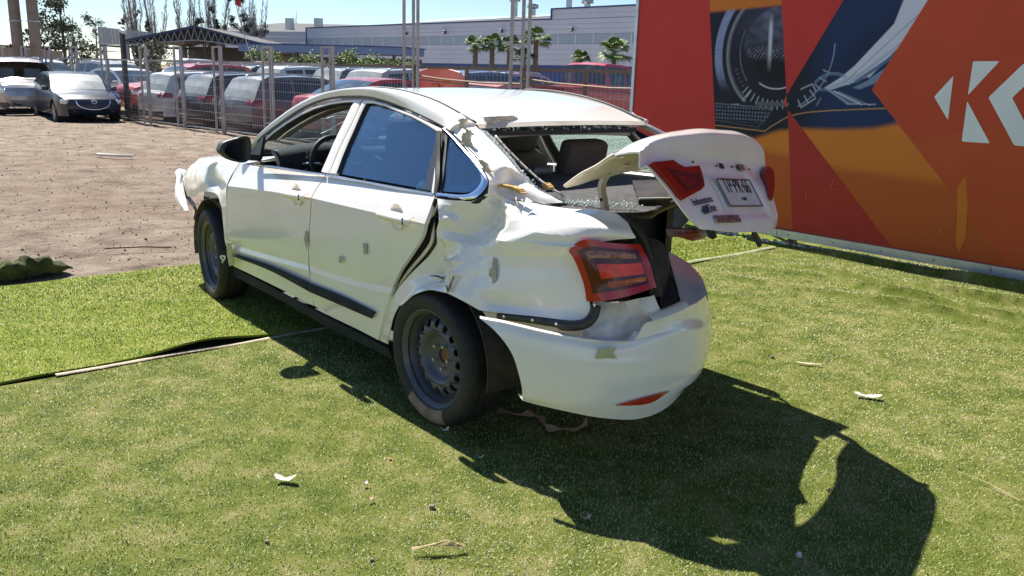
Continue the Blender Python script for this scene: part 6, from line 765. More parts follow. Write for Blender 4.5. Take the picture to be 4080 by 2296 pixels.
MB().tube(spl(C['boot_seal'], 40), .016, 7).build('boot_seal', RUB, car, True)
sheet('hanging_trim', grid([C['drape'][:5], [C['drape'][0]]+C['drape'][8:4:-1]], 20, 6), INT, car, .01, disp=lambda p: vnoise(p, 12, 2)*.02)
poly('torn_panel', C['torn_panel'], mat('bent_panel', (.70, .62, .58), .4, var=(.35, .05, .04), vscale=7, vlo=.4, vhi=.6), car, .02)  # red blotches paint a reflection into the panel colour
poly('inner_panel', C['inner_rear'], INT, car, .02)
# boot well (open box of dark lining) and floor slabs, some added to block sun
bw = MB(); be = [Vector((p[0]+.03, p[1], .42)) for p in C['boot_edge']]
loop = [Vector((-.12, .50, .42)), Vector((-.80, .44, .42))]+be+[Vector((-.12, -.60, .42))]
for k in range(len(loop)):
    a, b = loop[k], loop[(k+1) % len(loop)]; ht = .98 if k in (0, len(loop)-2, len(loop)-1) else .62
    bw.add([a, b, Vector((b.x, b.y, ht)), Vector((a.x, a.y, ht))], [(0, 1, 2, 3)])
bw.add(loop, [tuple(range(len(loop)))])
bw.build('boot_lining', INT, car)
ub = MB(); ub.box((1.40, 0, .235), (1.85, 1.58, .03)); ub.box((1.75, 0, .20), (3.0, 1.0, .03)); ub.box((.02, .55, .93), (.70, .14, .02)); ub.box((.08, .67, .975), (.56, .14, .02)); ub.box((-.02, -.64, .93), (.85, .22, .02)); ub.box((.36, 0, .6), (.03, 1.5, .7)); ub.box((2.2, 0, .6), (.05, 1.3, .75)); ub.build('underbody_light_block', BLK, car)  # high slabs beside the quarters are added to stop sunlight leaking to the ground
for x_, s_ in ((0, 1), (2.7, 1), (2.7, -1)):
    mb = MB(); M_ = frame((x_, s_*.52, .32), (1, 0, 0), (0, 0, 1)) if s_ < 0 else frame((x_, s_*.52, .32), (-1, 0, 0), (0, 0, 1))
    pr_ = [(0, 0), (.36, 0), (.37, .26)]; v0 = len(mb.v); n = 24
    G_ = [[Vector((x_+rr_*math.cos(a), s_*(.52+zz), .32+rr_*math.sin(a))) for a in np.linspace(-.2, math.pi+.2, n)] for rr_, zz in ((.02, 0), (.36, 0), (.365, .15), (.365, .285))]
    sheet('wheel_housing', G_, BLK if x_ == 0 else mat('dirty_liner', (.05, .04, .03), .9, var=(.24, .19, .13), vscale=6), car, .004, cen=Vector((x_, s_*.9, .3)), sgn=None)
# front end debris
fb = sheet('front_bumper', grid(C['bumper_front'], 24, 40), PAINT, car, .004); fb['label'] = 'broken corner of the front bumper pushed outward'
sheet('wheel_liner', grid(C['liner'], 24, 8), BLK, car, .01, disp=lambda p: vnoise(p, 14, 2)*.02)
MB().box((3.15, .55, .62), (.5, .08, .10)).build('chassis_leg', SHELLC, car); MB().box((3.35, .0, .55), (.08, 1.2, .12)).build('crash_beam', BLK, car)
MB().box((3.30, .0, .72), (.28, 1.15, .16)).build('front_panel', BLK, car)
# ---- interior
sh = [[(.42, .56, 1.045), (.42, 0, 1.05), (.42, -.56, 1.045)], [(.1, .56, 1.042), (.1, 0, 1.052), (.1, -.58, 1.04)], [(-.25, .54, 1.032), (-.3, .0, 1.045), (-.28, -.58, 1.03)], [(-.36, .56, 1.022), (-.62, .52, 1.03), (-.755, .36, 1.032), (-.66, .17, 1.03), (-.545, -.05, 1.025), (-.46, -.25, 1.015), (-.37, -.5, 1.0)]]
shelf = sheet('parcel_shelf', grid(sh, 50, 40), CARPET, car, .02, cen=Vector((0, 0, -3)), disp=lambda p: vnoise(p, 5, 2)*.006+.03*math.exp(-((p.x+.47)**2+(p.y-.02)**2)/.02))
bl = [Vector(p)+Vector((.06, -.04, .0)) for p in C['brake_light']]
mbx = MB(); q = [p+Vector((0, 0, -.02)) for p in bl]+[bl[0]+Vector((.02, 0, .055)), bl[1]+Vector((0, 0, .012)), bl[2]+Vector((0, 0, .012)), bl[3]+Vector((.02, 0, .055))]
mbx.add(q, [(0, 1, 5, 4), (1, 2, 6, 5), (2, 3, 7, 6), (3, 0, 4, 7), (4, 5, 6, 7)]); hb = mbx.build('high_brake_light', BLK, shelf); MB().bar(bl[1]+Vector((0, 0, .014)), bl[2]+Vector((0, 0, .014)), .012, .006).build('lens_edge', mat('grey_edge', (.5, .52, .52), .3), hb)
cr = spl([(-.36, .56, 1.030), (-.62, .52, 1.036), (-.755, .36, 1.04), (-.66, .17, 1.036), (-.545, -.05, 1.03), (-.46, -.25, 1.02), (-.37, -.5, 1.01)], 40)
MB().tube([p+Vector((-.012, 0, -.012)) for p in cr], .016, 6).build('shelf_edge', BLK, shelf, True)
gm = MB(); rnd = random.Random(8); glm = mat('glass_crumbs', (.62, .68, .66), .08, 0, .8)
edge = spl([(.03, .555, 1.30), (-.15, .565, 1.20), (-.33, .56, 1.09), (-.38, .47, 1.045), (-.56, .40, 1.048), (-.67, .31, 1.05)], 200)
for i in range(1500):
    p = edge[rnd.randrange(200)]+Vector((rnd.gauss(0, .010), rnd.gauss(-.012, .012), rnd.gauss(.002, .006))); s = rnd.uniform(.003, .007)
    v = [p+Vector((rnd.uniform(-s, s), rnd.uniform(-s, s), rnd.uniform(-s, s))) for _ in range(4)]; gm.add(v, [(0, 1, 2), (0, 3, 1), (1, 3, 2), (2, 3, 0)])
for i in range(110):
    p = Vector((.075+rnd.gauss(0, .006), rnd.uniform(-.5, .53), 1.312+rnd.gauss(0, .006))); s = rnd.uniform(.004, .01)
    v = [p+Vector((rnd.uniform(-s, s), rnd.uniform(-s, s), rnd.uniform(-s, s))) for _ in range(4)]; gm.add(v, [(0, 1, 2), (0, 3, 1), (1, 3, 2), (2, 3, 0)])
gm.build('glass_crumbs', glm, car)['kind'] = 'stuff'
# rear window frame inner trim
G_ = [[(.085, v, 1.305+dz) for v in (.52, .2, -.2, -.5)] for dz in (0, -.014, -.024)]; sheet('header_trim', grid(G_, 30, 6), INT, car, .03, disp=lambda p: vnoise(p, 16, 2)*.008)
MB().tube(spl([(.12, .50, 1.275), (.14, .2, 1.285), (.14, -.2, 1.283), (.12, -.48, 1.272)], 20), .014, 6).build('headliner_edge', mat('headliner', (.40, .36, .33), .9), car, True)
tsp = spl(C['trim_strip'], 30); ts_ = sheet('pillar_trim', [[p+Vector((.02*t, -.035*t, -.01*t)) for p in tsp] for t in (0, .5, 1)], mat('trim_brown', (.12, .10, .095), .5), car, .006)
for k in range(4, 28, 4): MB().bar(tsp[k]+Vector((0, .004, .004)), tsp[k]+Vector((.02, -.03, -.004)), .004, .008).build('rib', MATS['trim_brown'], ts_)
MB().tube(tsp, .006, 5).build('trim_edge', mat('trim_edge', (.45, .40, .36), .5), ts_, True)
sheet('pillar_flange', [[Vector(p) for p in spl([(.06, .552, 1.315), (-.02, .556, 1.275), (-.15, .564, 1.205), (-.33, .566, 1.095), (-.42, .50, 1.045)], 30)], [Vector(p)+Vector((.01, -.045, -.006)) for p in spl([(.06, .552, 1.315), (-.02, .556, 1.275), (-.15, .564, 1.205), (-.33, .566, 1.095), (-.42, .50, 1.045)], 30)]], mat('flange_grey', (.32, .33, .34), .5, var=(.5, .52, .52), vscale=40), car, .003)
hl = [[(1.45, v, 1.37-.02*(v/.5)**2) for v in np.linspace(.5, -.5, 7)], [(.9, v, 1.43-.02*(v/.5)**2) for v in np.linspace(.52, -.52, 7)], [(.12, v, 1.295) for v in np.linspace(.52, -.52, 7)]]
sheet('headlining', grid(hl, 20, 14), MATS['headliner'], car, .01)
def rbox(name, c, d, m, parent, bev=.04, rot=None):
    bm_ = bmesh.new(); bmesh.ops.create_cube(bm_, size=1)
    bmesh.ops.scale(bm_, vec=Vector(d), verts=bm_.verts); bmesh.ops.bevel(bm_, geom=bm_.edges[:], offset=min(bev, min(d)*.45), segments=3, affect='EDGES', profile=.6)
    if rot: bmesh.ops.rotate(bm_, verts=bm_.verts, cent=(0, 0, 0), matrix=rot)
    bmesh.ops.translate(bm_, verts=bm_.verts, vec=Vector(c)); me = bpy.data.meshes.new(name); bm_.to_mesh(me); bm_.free(); return link(name, me, m, parent, True, 50)
for s_ in (.37, -.37):
    st = thing('front_seat', None, None); st.parent = car
    rb = Matrix.Rotation(R(-16), 3, 'Y')
    rbox('backrest', (1.0, s_, .82), (.15, .48, .62), INTB, st, .07, rb); rbox('cushion', (1.35, s_, .50), (.55, .50, .16), INTB, st, .06); rbox('headrest', (.90, s_, 1.205), (.10, .28, .18), INTB, st, .045, rb)
    for q_ in (-.06, .06): MB().tube([(.91, s_+q_, 1.07), (.90, s_+q_, 1.16)], .007, 6).build('headrest_post', CHR, st)
rs = thing('rear_seat', None, None); rs.parent = car
rbox('backrest', (.45, 0, .78), (.16, 1.28, .54), INTB, rs, .06, Matrix.Rotation(R(-14), 3, 'Y')); rbox('cushion', (.75, 0, .48), (.5, 1.28, .16), INTB, rs, .05)
for v_ in (.36, -.36): rbox('headrest', (.34, v_, 1.13), (.11, .30, .20), INTB, rs, .05, Matrix.Rotation(R(-14), 3, 'Y'))
rbox('folded_belt_cover', (.30, .02, 1.075), (.16, .12, .045), mat('belt_cover', (.10, .11, .115), .4), shelf, .02, Matrix.Rotation(R(12), 3, 'Y'))
dsh = sheet('dashboard', grid([[(2.12, .70, 1.035), (2.2, .3, 1.03), (2.22, 0, 1.025), (2.2, -.3, 1.03), (2.12, -.70, 1.035)], [(1.93, .71, 1.055), (1.93, .36, 1.09), (1.95, 0, 1.05), (1.95, -.36, 1.055), (1.93, -.71, 1.055)], [(1.84, .70, 1.02), (1.82, .36, 1.055), (1.86, 0, 1.02), (1.88, -.36, 1.02), (1.86, -.70, 1.02)], [(1.86, .68, .82), (1.84, .36, .82), (1.86, 0, .78), (1.88, -.36, .8), (1.88, -.68, .8)]], 40, 24), INT, car, .02)
sheet('dash_trim', grid([[(1.90, .715, 1.062), (1.89, .60, 1.070), (1.88, .50, 1.082)], [(1.845, .715, 1.03), (1.83, .60, 1.035), (1.82, .52, 1.05)], [(1.835, .70, .93), (1.825, .60, .935), (1.815, .53, .96)]], 16, 12), INTL, dsh, .012)
MB().box((1.822, .63, .985), (.012, .10, .055)).build('air_vent', BLK, dsh)
for k in range(3): MB().box((1.814, .63, .968+k*.017), (.006, .09, .004)).build('vent_slat', TRIMG, dsh)
sw = thing('steering_wheel', None, None); sw.parent = car
Ms = frame((1.69, .37, .985), (0, 1, 0), Vector((.42, 0, 1)))
MB().tube([Ms @ Vector((.185*math.cos(a), .185*math.sin(a), 0)) for a in np.linspace(0, 2*math.pi, 41)], .016, 8, cap=False).build('rim', BLK, sw, True)
rbox('hub', Ms @ Vector((0, -.01, .02)), (.06, .16, .12), BLK, sw, .03)
for a in (.1, math.pi-.1, -math.pi/2): MB().bar(Ms @ Vector((.05*math.cos(a), .05*math.sin(a), .01)), Ms @ Vector((.18*math.cos(a), .18*math.sin(a), 0)), .03, .012).build('spoke', TRIMG, sw)
MB().tube([(1.74, .48, 1.0), (1.735, .56, 1.005), (1.73, .60, 1.0)], .008, 6).build('stalk', CHR, sw)
MB().box((1.60, .0, 1.36), (.03, .24, .07)).build('rear_view_mirror', BLK, car)
# ---- boot lid
LO, LR, LD, LN = [Vector(v) for v in C['lid']]
def LP(r, d, n=0.): return LO+LR*r+LD*d+LN*n
hornL = Vector(C['horn'][0]); hornR = Vector((-.41, -.62, 1.09))
front = [hornL, Vector((-.60, .46, 1.17)), Vector((-.625, .25, 1.20)), Vector((-.60, .05, 1.20)), Vector((-.53, -.20, 1.18)), Vector((-.44, -.41, 1.14)), hornR]
lip = [LP(-.685, -.145), LP(-.55, -.192, .016), LP(-.25, -.225, .038), LP(.05, -.245, .048), LP(.33, -.245, .046), LP(.49, -.212, .026), LP(.548, -.15, -.02)]
mid = [a.lerp(b, .55)+Vector((0, 0, .018)) for a, b in zip(front, lip)]; mid = [m_+Vector((0, 0, .034*math.sin(math.pi*k/6)**.5)) for k, m_ in enumerate(mid)]; mid[0] = Vector(C['horn'][1]); 
q1 = [a.lerp(b, .3)+Vector((0, 0, .012)) for a, b in zip(front, lip)]; q1[0] = hornL.lerp(Vector(C['horn'][1]), .5)+Vector((0, 0, .006))
q3 = [a.lerp(b, .82)+Vector((0, 0, .010)) for a, b in zip(front, lip)]; q3 = [m_+Vector((0, 0, .030*math.sin(math.pi*k/6)**.5)) for k, m_ in enumerate(q3)]; q3[0] = Vector(C['horn'][2])
rowsL = [front, q1, mid, q3, lip, [p+LD*.018-LN*.004 for p in lip], [p+LD*.05-LN*.022 for p in lip[:1]]+[p+LD*.055-LN*.024 for p in lip[1:]],
  [LP(-.668, -.095, -.005), LP(-.45, -.12, -.012), LP(-.2, -.135, -.014), LP(.05, -.145, -.012), LP(.3, -.14, -.016), LP(.53, -.105, -.03)],
  [LP(-.625, -.02, 0), LP(-.4, -.03, .002), LP(-.1, -.03, .004), LP(.2, -.03, .0), LP(.47, -.03, -.02)],
  [LP(-.575, .055, -.002), LP(-.3, .055, .004), LP(-.05, .055, .006), LP(.2, .055, .002), LP(.405, .055, -.014)],
  [LP(-.525, .115, -.006), LP(-.3, .12, .0), LP(-.05, .125, .0), LP(.2, .125, -.002), LP(.355, .11, -.012)],
  [LP(-.46, .147, -.014), LP(-.3, .160, -.012), LP(-.10, .170, -.012), (LP(.2, .173, -.012)), LP(.315, .145, -.018)]]
def liddisp(p):
    q = p-LO; r = q.dot(LR); d = q.dot(LD); n = q.dot(LN)
    k = 0.
    if n > -.06 and d > -.12: k = -.010*max(0, min(1, (.245-abs(r-.02))/.03))*max(0, min(1, (.118-abs(d-.005))/.025))
    return k+vnoise(p, 6, 2)*.003
LG = grid(rowsL, 90, 90)
lid = sheet('boot_lid', LG, PAINT, car, .006, cen=Vector((-.5, 0, .75)), disp=liddisp); lid['label'] = 'twisted white boot lid standing half open'
MB().tube([p for p in [r[0] for r in LG[:34]]], .006, 5).build('edge_flange', SHELLC, lid, True)
inn = [[LG[j][i]+(Vector((-.45, 0, .62))-LG[j][i]).normalized()*(.010 if j < 36 else .02) for i in range(0, 90, 2)] for j in range(0, 42, 2)]
sheet('inner_skin', inn, SHELLC, lid, .004, cen=Vector((-.5, 0, .75)), disp=lambda p: vnoise(p, 14, 5)*.004)
inn = [[LG[j][i]-LN*.03 for i in range(8, 82, 2)] for j in range(48, 84, 2)]
sheet('inner_frame', inn, SHELLC, lid, .006, cen=Vector((-.5, 0, .75)))
am = [Vector(p) for p in C['arm']]; am = [am[0]+Vector((0, 0, -.06))]+am
sa = spl(am, 30); ar = MB()
for a, b in zip(sa[:-1], sa[1:]): pass
G_ = [[p+Vector((.010*cx, .014*cy, 0)) for p in sa] for cx, cy in ((1, 1), (-1, 1), (-1, -1), (1, -1), (1, 1))]
sheet('hinge_arm', G_, SHELLC, lid, .002, cen=sa[15]-Vector((0, 0, 5)), angle=30)
for k in (9, 21): MB().revolve([(0, .001), (.007, .001), (.007, -.004)], 10, frame(sa[k]+Vector((-.002, .0175, 0)), (1, 0, 0), (0, 0, 1)) @ Matrix.Rotation(math.pi, 4, 'X')).build('hole', RUB, lid)
# lamps, plate, lettering on the lid
def lidpoly(name, pts, m, parent, n0, th=.01, bev=0):
    P = [LP(r, d, n0+(pp if False else 0)) for r, d in pts]; return poly(name, P, m, parent, th, cen=LO-LN)
lamp = [(-.652, -.098), (-.50, -.112), (-.484, -.115), (-.455, -.100), (-.414, -.088), (-.28, -.100), (-.284, -.08), (-.305, -.035), (-.325, -.012), (-.364, .002), (-.55, .043), (-.572, .03)]
redm = mat('lens_deep_red', (.27, .005, .007), .2, 0, .3, .1); ll = lidpoly('lid_lamp', lamp, redm, lid, .016, .03)
lidpoly('dark_lens', [(-.565, -.075), (-.46, -.07), (-.41, -.062), (-.31, -.068), (-.318, -.04), (-.345, -.012), (-.50, .012), (-.53, -.02)], mat('lens_plum', (.045, .006, .018), .2, 0, .3, .1), ll, .0175, .002)
lidpoly('red_lens', [(-.535, -.052), (-.405, -.045), (-.39, -.02), (-.50, .0)], mat('lens_wine', (.16, .006, .015), .2, 0, .3, .1), ll, .0185, .002)
lidpoly('lid_lamp', [(.445, -.109), (.50, -.137), (.545, -.13), (.557, -.109), (.456, -.027), (.347, .036), (.328, .028), (.40, -.05)], redm, lid, .004, .04)
pl = lidpoly('number_plate', [(-.150, -.052), (.19, -.056), (.19, .066), (-.150, .066)], mat('plate_white', (.62, .58, .55), .35, var=(.52, .48, .45), vscale=9), lid, .004, .004)
FR = frame(LP(.02, -.01, .0052), LR, -LD); DKT = mat('dark_print', (.03, .012, .012), .5)
text('plate_number', 'TP·PR·66', .092, DKT, pl, FR @ Matrix.Translation((0, .012, 0)), sx=.76, bold=.0)
text('plate_country', 'CHILE', .020, DKT, pl, FR @ Matrix.Translation((.01, -.044, 0)), sx=1.0)
bd = MB()
for a, b in (((-.150, -.052), (.19, -.056)), ((.19, -.056), (.19, .066)), ((.19, .066), (-.150, .066)), ((-.150, .066), (-.150, -.052))): bd.bar(LP(*a, .005), LP(*b, .005), .005, .003, up=LN)
bd.build('plate_rim', mat('plate_rim', (.10, .05, .045), .5), pl)
BLP = mat('badge_ink', (.045, .035, .07), .5)
ang = math.atan2(.023, .19)
F2 = frame(LP(-.383, .044, .0065), LR*math.cos(.10)+(-LD)*math.sin(.10), -LD*math.cos(.10)-LR*math.sin(.10)*-1)
text('sticker_text', 'Indumotora', .040, BLP, lid, F2, sx=.96)
text('sticker_text', 'One', .048, BLP, lid, F2 @ Matrix.Translation((.045, -.036, 0)), sx=.95)
lg = MB()
for k in range(3): lg.tube([(F2 @ Matrix.Translation((-.035+k*.018, -.036, 0))) @ Vector((-.010+.02*t, -.017+.034*t+.005*math.sin(6.28*t), .001)) for t in np.linspace(0, 1, 8)], [.002, .004, .005, .0055, .0055, .005, .004, .002], 5)
lg.build('sticker_emblem', BLP, lid)
F3 = frame(LP(-.235, .122, .006), LR, -LD)
text('badge_lettering', 'DONGFENG', .040, mat('badge_metal', (.30, .28, .33), .25, .8), lid, F3, ex=.003, sx=1.02, bold=.0016)
for (r0, d0, w_, h_) in ((-.002, -.122, .030, .024), (.165, -.122, .012, .022)): lidpoly('lock_hole', [(r0-w_/2, d0-h_/2), (r0+w_/2, d0-h_/2), (r0+w_/2, d0+h_/2), (r0-w_/2, d0+h_/2)], RUB, lid, -.004, .003)
lidpoly('plate_lamp', [(.178, -.135), (.226, -.135), (.223, -.108), (.175, -.108)], mat('plate_lamp', (.30, .22, .15), .3, .4), lid, .0, .012)
for r0, d0 in ((-.44, -.125), (-.26, -.13), (.29, -.118), (-.05, -.122), (.11, -.124)): lidpoly('screw_hole', [(r0+.006*math.cos(a), d0+.005*math.sin(a)) for a in np.linspace(0, 6.28, 9)[:-1]], RUB, lid, -.006, .003)
MB().bar(LP(.02, .17, -.02), LP(.05, .225, -.03), .03, .015, up=LN).build('latch', BLK, lid)
MB().bar(LP(-.37, .155, -.03), LP(-.34, .165, -.03), .03, .02, up=LN).build('rubber_stop', RUB, lid)
# ---- filler patches, foam, tape
def rough_poly(name, pts, m, parent, th, off, seed):
    P = [Vector(p) for p in pts]; rnd = random.Random(seed); out = []
    n = len(P); c = sum(P, Vector())/n
    for i in range(n):
        for k in range(4):
            q_ = P[i].lerp(P[(i+1) % n], k/4); out.append(q_+(c-q_)*rnd.uniform(-.06, .10)+off)
    return poly(name, out, m, parent, th)
for k in ('putty0', 'putty1', 'putty2'): rough_poly('filler_patch', C[k], PUTTY, cp, .012, Vector((-.004, .012, .008)), hash(k) % 97)
rough_poly('foam_piece', C['foam0'], FOAM, cp, .03, Vector((-.01, .012, .014)), 3); rough_poly('foam_piece', C['foam1'], FOAM, car, .03, Vector((0, 0, .0)), 5)
rough_poly('filler_patch', C['roof_scrap'], PUTTY, roof, .012, Vector((-.006, 0, .006)), 9)
for k in ('tape1', 'tape2', 'tape3'): rough_poly('tape_residue', C[k], TAPER, rd, .001, Vector((0, .0015, 0)), 12)
rough_poly('tape_residue', C['tape4'], TAPER, qt, .0015, Vector((0, .004, 0)), 13)
o = poly('masking_tape', [Vector(p)+Vector((0, .004, 0)) for p in C['tape_front']], TAPE, fender, .004)
tf = Vector(C['tape_front'][4]); G_ = [[tf+Vector((.06+.02*math.sin(a), .02+.012*math.sin(2*a), .03+.02*math.cos(a)+z)) for a in np.linspace(0, 6.2, 14)] for z in (0, .012)]; sheet('tape_curl', G_, mat('clear_tape', (.7, .7, .68), .3), fender, .001)
sc_ = MB(); S_ = [Vector(p) for p in C['scrape']]
for a, b in ((S_[0], S_[1]), (S_[1], S_[2]), (S_[2], S_[3])): sc_.bar(a+Vector((0, .004, 0)), b+Vector((0, .004, 0)), .010, .003, up=(0, 1, 0))
sc_.build('scrape', mat('scrape_rust', (.13, .08, .05), .8, var=(.35, .28, .2), vscale=60), qt)
# torn metal flaps at the pillar foot
for k, (a, b, c_) in enumerate((((-.39, .70, 1.085), (-.43, .735, 1.075), (-.42, .715, 1.045)), ((-.45, .70, 1.085), (-.50, .71, 1.075), (-.47, .73, 1.05)), ((-.40, .72, 1.045), (-.44, .735, 1.04), (-.43, .73, 1.01)))):
    poly('torn_flap', [a, b, c_], PAINT, cp, .003)
# ---- wheels
TYRE = mat('tyre_rubber', (.018, .0175, .0175), .7, var=(.05, .042, .036), vscale=5, vlo=.5, vhi=.8, bump=.15, bscale=60); RIM = mat('steel_rim', (.095, .10, .12), .42, .25, var=(.17, .13, .11), vscale=9, vlo=.5, vhi=.75); RUST = mat('rust', (.22, .08, .035), .9, var=(.33, .14, .07), vscale=30); DUSTY = mat('dusty_wall', (.30, .21, .15), .9, var=(.18, .12, .09), vscale=12)
def make_wheel(loc, rot):
    w = thing('wheel', None, None, loc); w.rotation_euler = rot; w.parent = car
    M0 = Matrix(((1, 0, 0, 0), (0, 0, 1, 0), (0, -1, 0, 0), (0, 0, 0, 1)))     # local z -> +y (outboard)
    n = 96; prof = [(.222, .078), (.230, .093), (.250, .102), (.272, .105), (.292, .101), (.304, .092), (.309, .080), (.313, .066), (.3135, .050), (.306, .048), (.306, .041), (.314, .039), (.3145, .004), (.307, .002), (.307, -.004), (.3145, -.006), (.314, -.039), (.306, -.041), (.306, -.048), (.3135, -.050), (.309, -.080), (.292, -.101), (.250, -.102), (.222, -.078), (.205, -.07), (.205, .07)]
    mb = MB(); v = []
    for i, (r, z) in enumerate(prof):
        for k in range(n):
            a = 2*math.pi*k/n; rr = r
            if i in (5, 6, 7) and k % 3 == 0: rr -= .006
            if i in (17, 18, 19, 20) and k % 3 == 1: rr -= .005
            if i in (8, 11, 12, 15) and k % 3 == 0: rr -= .0035
            v.append(M0 @ Vector((rr*math.cos(a), rr*math.sin(a), z)))
    m_ = len(prof); mb.add(v, [(i*n+k, ((i+1) % m_)*n+k, ((i+1) % m_)*n+(k+1) % n, i*n+(k+1) % n) for i in range(m_) for k in range(n)])
    ty = mb.build('tyre', TYRE, w, True, 40)
    # sidewall lettering ridges stay plain; dusty scuff low on the wall is its own patch
    rim = MB(); rim.revolve([(.205, -.07), (.19, -.06), (.19, .0), (.196, .03), (.205, .055), (.216, .070), (.222, .080), (.230, .086), (.231, .090), (.226, .092), (.214, .080), (.203, .060), (.197, .035), (.192, .02)], 64, M0)
    def zr(r): return float(np.interp(r, [0, .06, .085, .098, .110, .125, .15, .17, .185, .197], [.018, .018, .020, .032, .050, .058, .056, .048, .034, .022]))
    outr = [Vector((.197*math.cos(a), .197*math.sin(a), 0)) for a in np.linspace(0, 2*math.pi, 97)[:-1]]; inr = [Vector((.124*math.cos(a), .124*math.sin(a), 0)) for a in np.linspace(0, 2*math.pi, 97)[:-1]]
    loops = [outr, inr]
    for k in range(16):
        a = 2*math.pi*k/16; c = Vector((.160*math.cos(a), .160*math.sin(a), 0)); e = Vector((math.cos(a), math.sin(a), 0)); t = Vector((-e.y, e.x, 0))
        loops.append([c+e*(.0195*math.cos(x))+t*(.0165*math.sin(x)) for x in np.linspace(0, 2*math.pi, 15)[:-1]])
    flatv = [p for q_ in loops for p in q_]; tri = mgeo.tessellate_polygon(loops)
    rim.add([M0 @ Vector((p.x, p.y, zr(p.length))) for p in flatv], [t if (flatv[t[1]]-flatv[t[0]]).cross(flatv[t[2]]-flatv[t[0]]).z > 0 else t[::-1] for t in tri])
    st_ = len(outr)+len(inr)
    for k in range(16):
        L_ = loops[2+k]; nn2 = len(L_); a0 = [M0 @ Vector((p.x, p.y, zr(p.length))) for p in L_]; b0 = [M0 @ Vector((p.x*1.0, p.y, zr(p.length)-.008)) for p in L_]
        rim.add(a0+b0, [(i, (i+1) % nn2, nn2+(i+1) % nn2, nn2+i) for i in range(nn2)])
    rim.revolve([(r, zr(r)) for r in (.124, .115, .108, .102, .096, .09, .08, .06, .034)]+[(.033, .005)], 64, M0)
    rim.build('rim', RIM, w, True, 35)
    MB().revolve([(.0, .006), (.033, .006)], 24, M0).build('hub_bore', RUST, w)
    MB().revolve([(.0, -.02), (.15, -.02), (.15, -.03), (0, -.03)], 32, M0).build('brake_disc', mat('brake_steel', (.12, .10, .09), .6, .6), w, True, 30)
    for k in range(5):
        a = 2*math.pi*k/5+.5; MB().revolve([(0, .042), (.007, .042), (.0085, .038), (.0085, .018)], 6, M0 @ Matrix.Translation((.057*math.cos(a), .057*math.sin(a), 0))).build('wheel_bolt', mat('bolt_steel', (.62, .58, .54), .3, .8), w)
    return w, M0
w1, M0 = make_wheel((.03, .738, .303), (R(-1.5), 0, R(1))); w1['label'] = 'rear wheel with dusty low tyre'
d_ = MB(); pr = [(.236, .0975), (.250, .1035), (.272, .1062), (.292, .1025), (.303, .0935)]; v = []
aa_ = np.linspace(math.pi/2-.62, math.pi/2+.42, 24)
for r, z in pr:
    for a in aa_: v.append(M0 @ Vector((r*math.cos(a), r*math.sin(a), z)))
d_.add(v, [(i*24+k, i*24+k+1, (i+1)*24+k+1, (i+1)*24+k) for i in range(4) for k in range(23)]); d_.build('dust_patch', DUSTY, w1, True)
make_wheel((2.70, .735, .303), (R(-1), 0, R(-7)))
w3, _ = make_wheel((.13, -.69, .303), (0, 0, math.pi)); make_wheel((2.70, -.735, .303), (0, 0, math.pi-R(7)))
MB().box((0, 0, .28), (.06, 1.3, .06)).build('axle', BLK, car)
# ------------------------------------------------------------------ parked cars
CG = mat('car_glass', (.035, .05, .055), .08, 0, .6, .5, var=(.22, .24, .23), vscale=3, vlo=.5, vhi=.9); CGD = mat('dusty_screen', (.34, .36, .35), .35, 0, .5, .6, var=(.22, .25, .25), vscale=4)
CBLK = mat('car_black', (.02, .02, .022), .5); CLRED = mat('car_tail_red', (.30, .012, .014), .15, 0, .6, .8); CLWH = mat('car_lamp', (.62, .62, .62), .12, .2, .6, .6); CALU = mat('car_alloy', (.45, .46, .48), .3, .8); CTY = mat('car_tyre', (.02, .02, .02), .8)
def cpaint(name, c): return mat('paint_'+name, c, .28, .0, .5, .5, var=tuple(.55*k+.45*d for k, d in zip(c, (.38, .34, .29))), vscale=2.3, vlo=.45, vhi=.9, rvar=.2)
PROF = {
 'suv': dict(L=4.5, W=1.80, P=[(2.18, .30), (2.25, .50), (2.24, .75), (2.12, .90), (1.75, .99), (1.20, 1.06), (1.02, 1.09), ('w', .28, 1.56), (.05, 1.635), (-.7, 1.68), (-1.5, 1.645), (-1.88, 1.58), ('r', -2.14, 1.13), (-2.22, 1.05), (-2.25, .85), (-2.24, .60), (-2.16, .32)], belt=[(1.0, 1.03), (-2.1, 1.13)], win=[(.72, -.02), (-.10, -.98), (-1.07, -1.72)], wb=(1.36, -1.30), rw=.345, rails=True),
 'sedan': dict(L=4.5, W=1.78, P=[(2.14, .28), (2.24, .45), (2.22, .66), (2.05, .78), (1.6, .88), (1.05, .96), ('w', .30, 1.37), (.0, 1.43), (-.6, 1.44), (-1.05, 1.38), ('r', -1.72, 1.07), (-2.05, 1.04), (-2.22, .98), (-2.27, .72), (-2.22, .50), (-2.1, .30)], belt=[(1.0, .93), (-1.7, 1.0)], win=[(.72, -.06), (-.14, -.95), (-1.02, -1.36)], wb=(1.36, -1.34), rw=.325, rails=False),
 'pickup': dict(L=5.2, W=1.9, P=[(2.5, .40), (2.58, .62), (2.56, .90), (2.45, 1.04), (1.55, 1.14), (1.40, 1.17), ('w', .72, 1.74), (.4, 1.81), (-.25, 1.83), (-.62, 1.78), ('r', -.76, 1.22), (-.80, 1.14), (-.82, 1.16), (-2.55, 1.16), (-2.60, 1.12), (-2.61, .75), (-2.55, .48)], belt=[(1.4, 1.12), (-.7, 1.18)], win=[(1.10, .36), (.28, -.50)], wb=(1.62, -1.55), rw=.38, rails=False)}
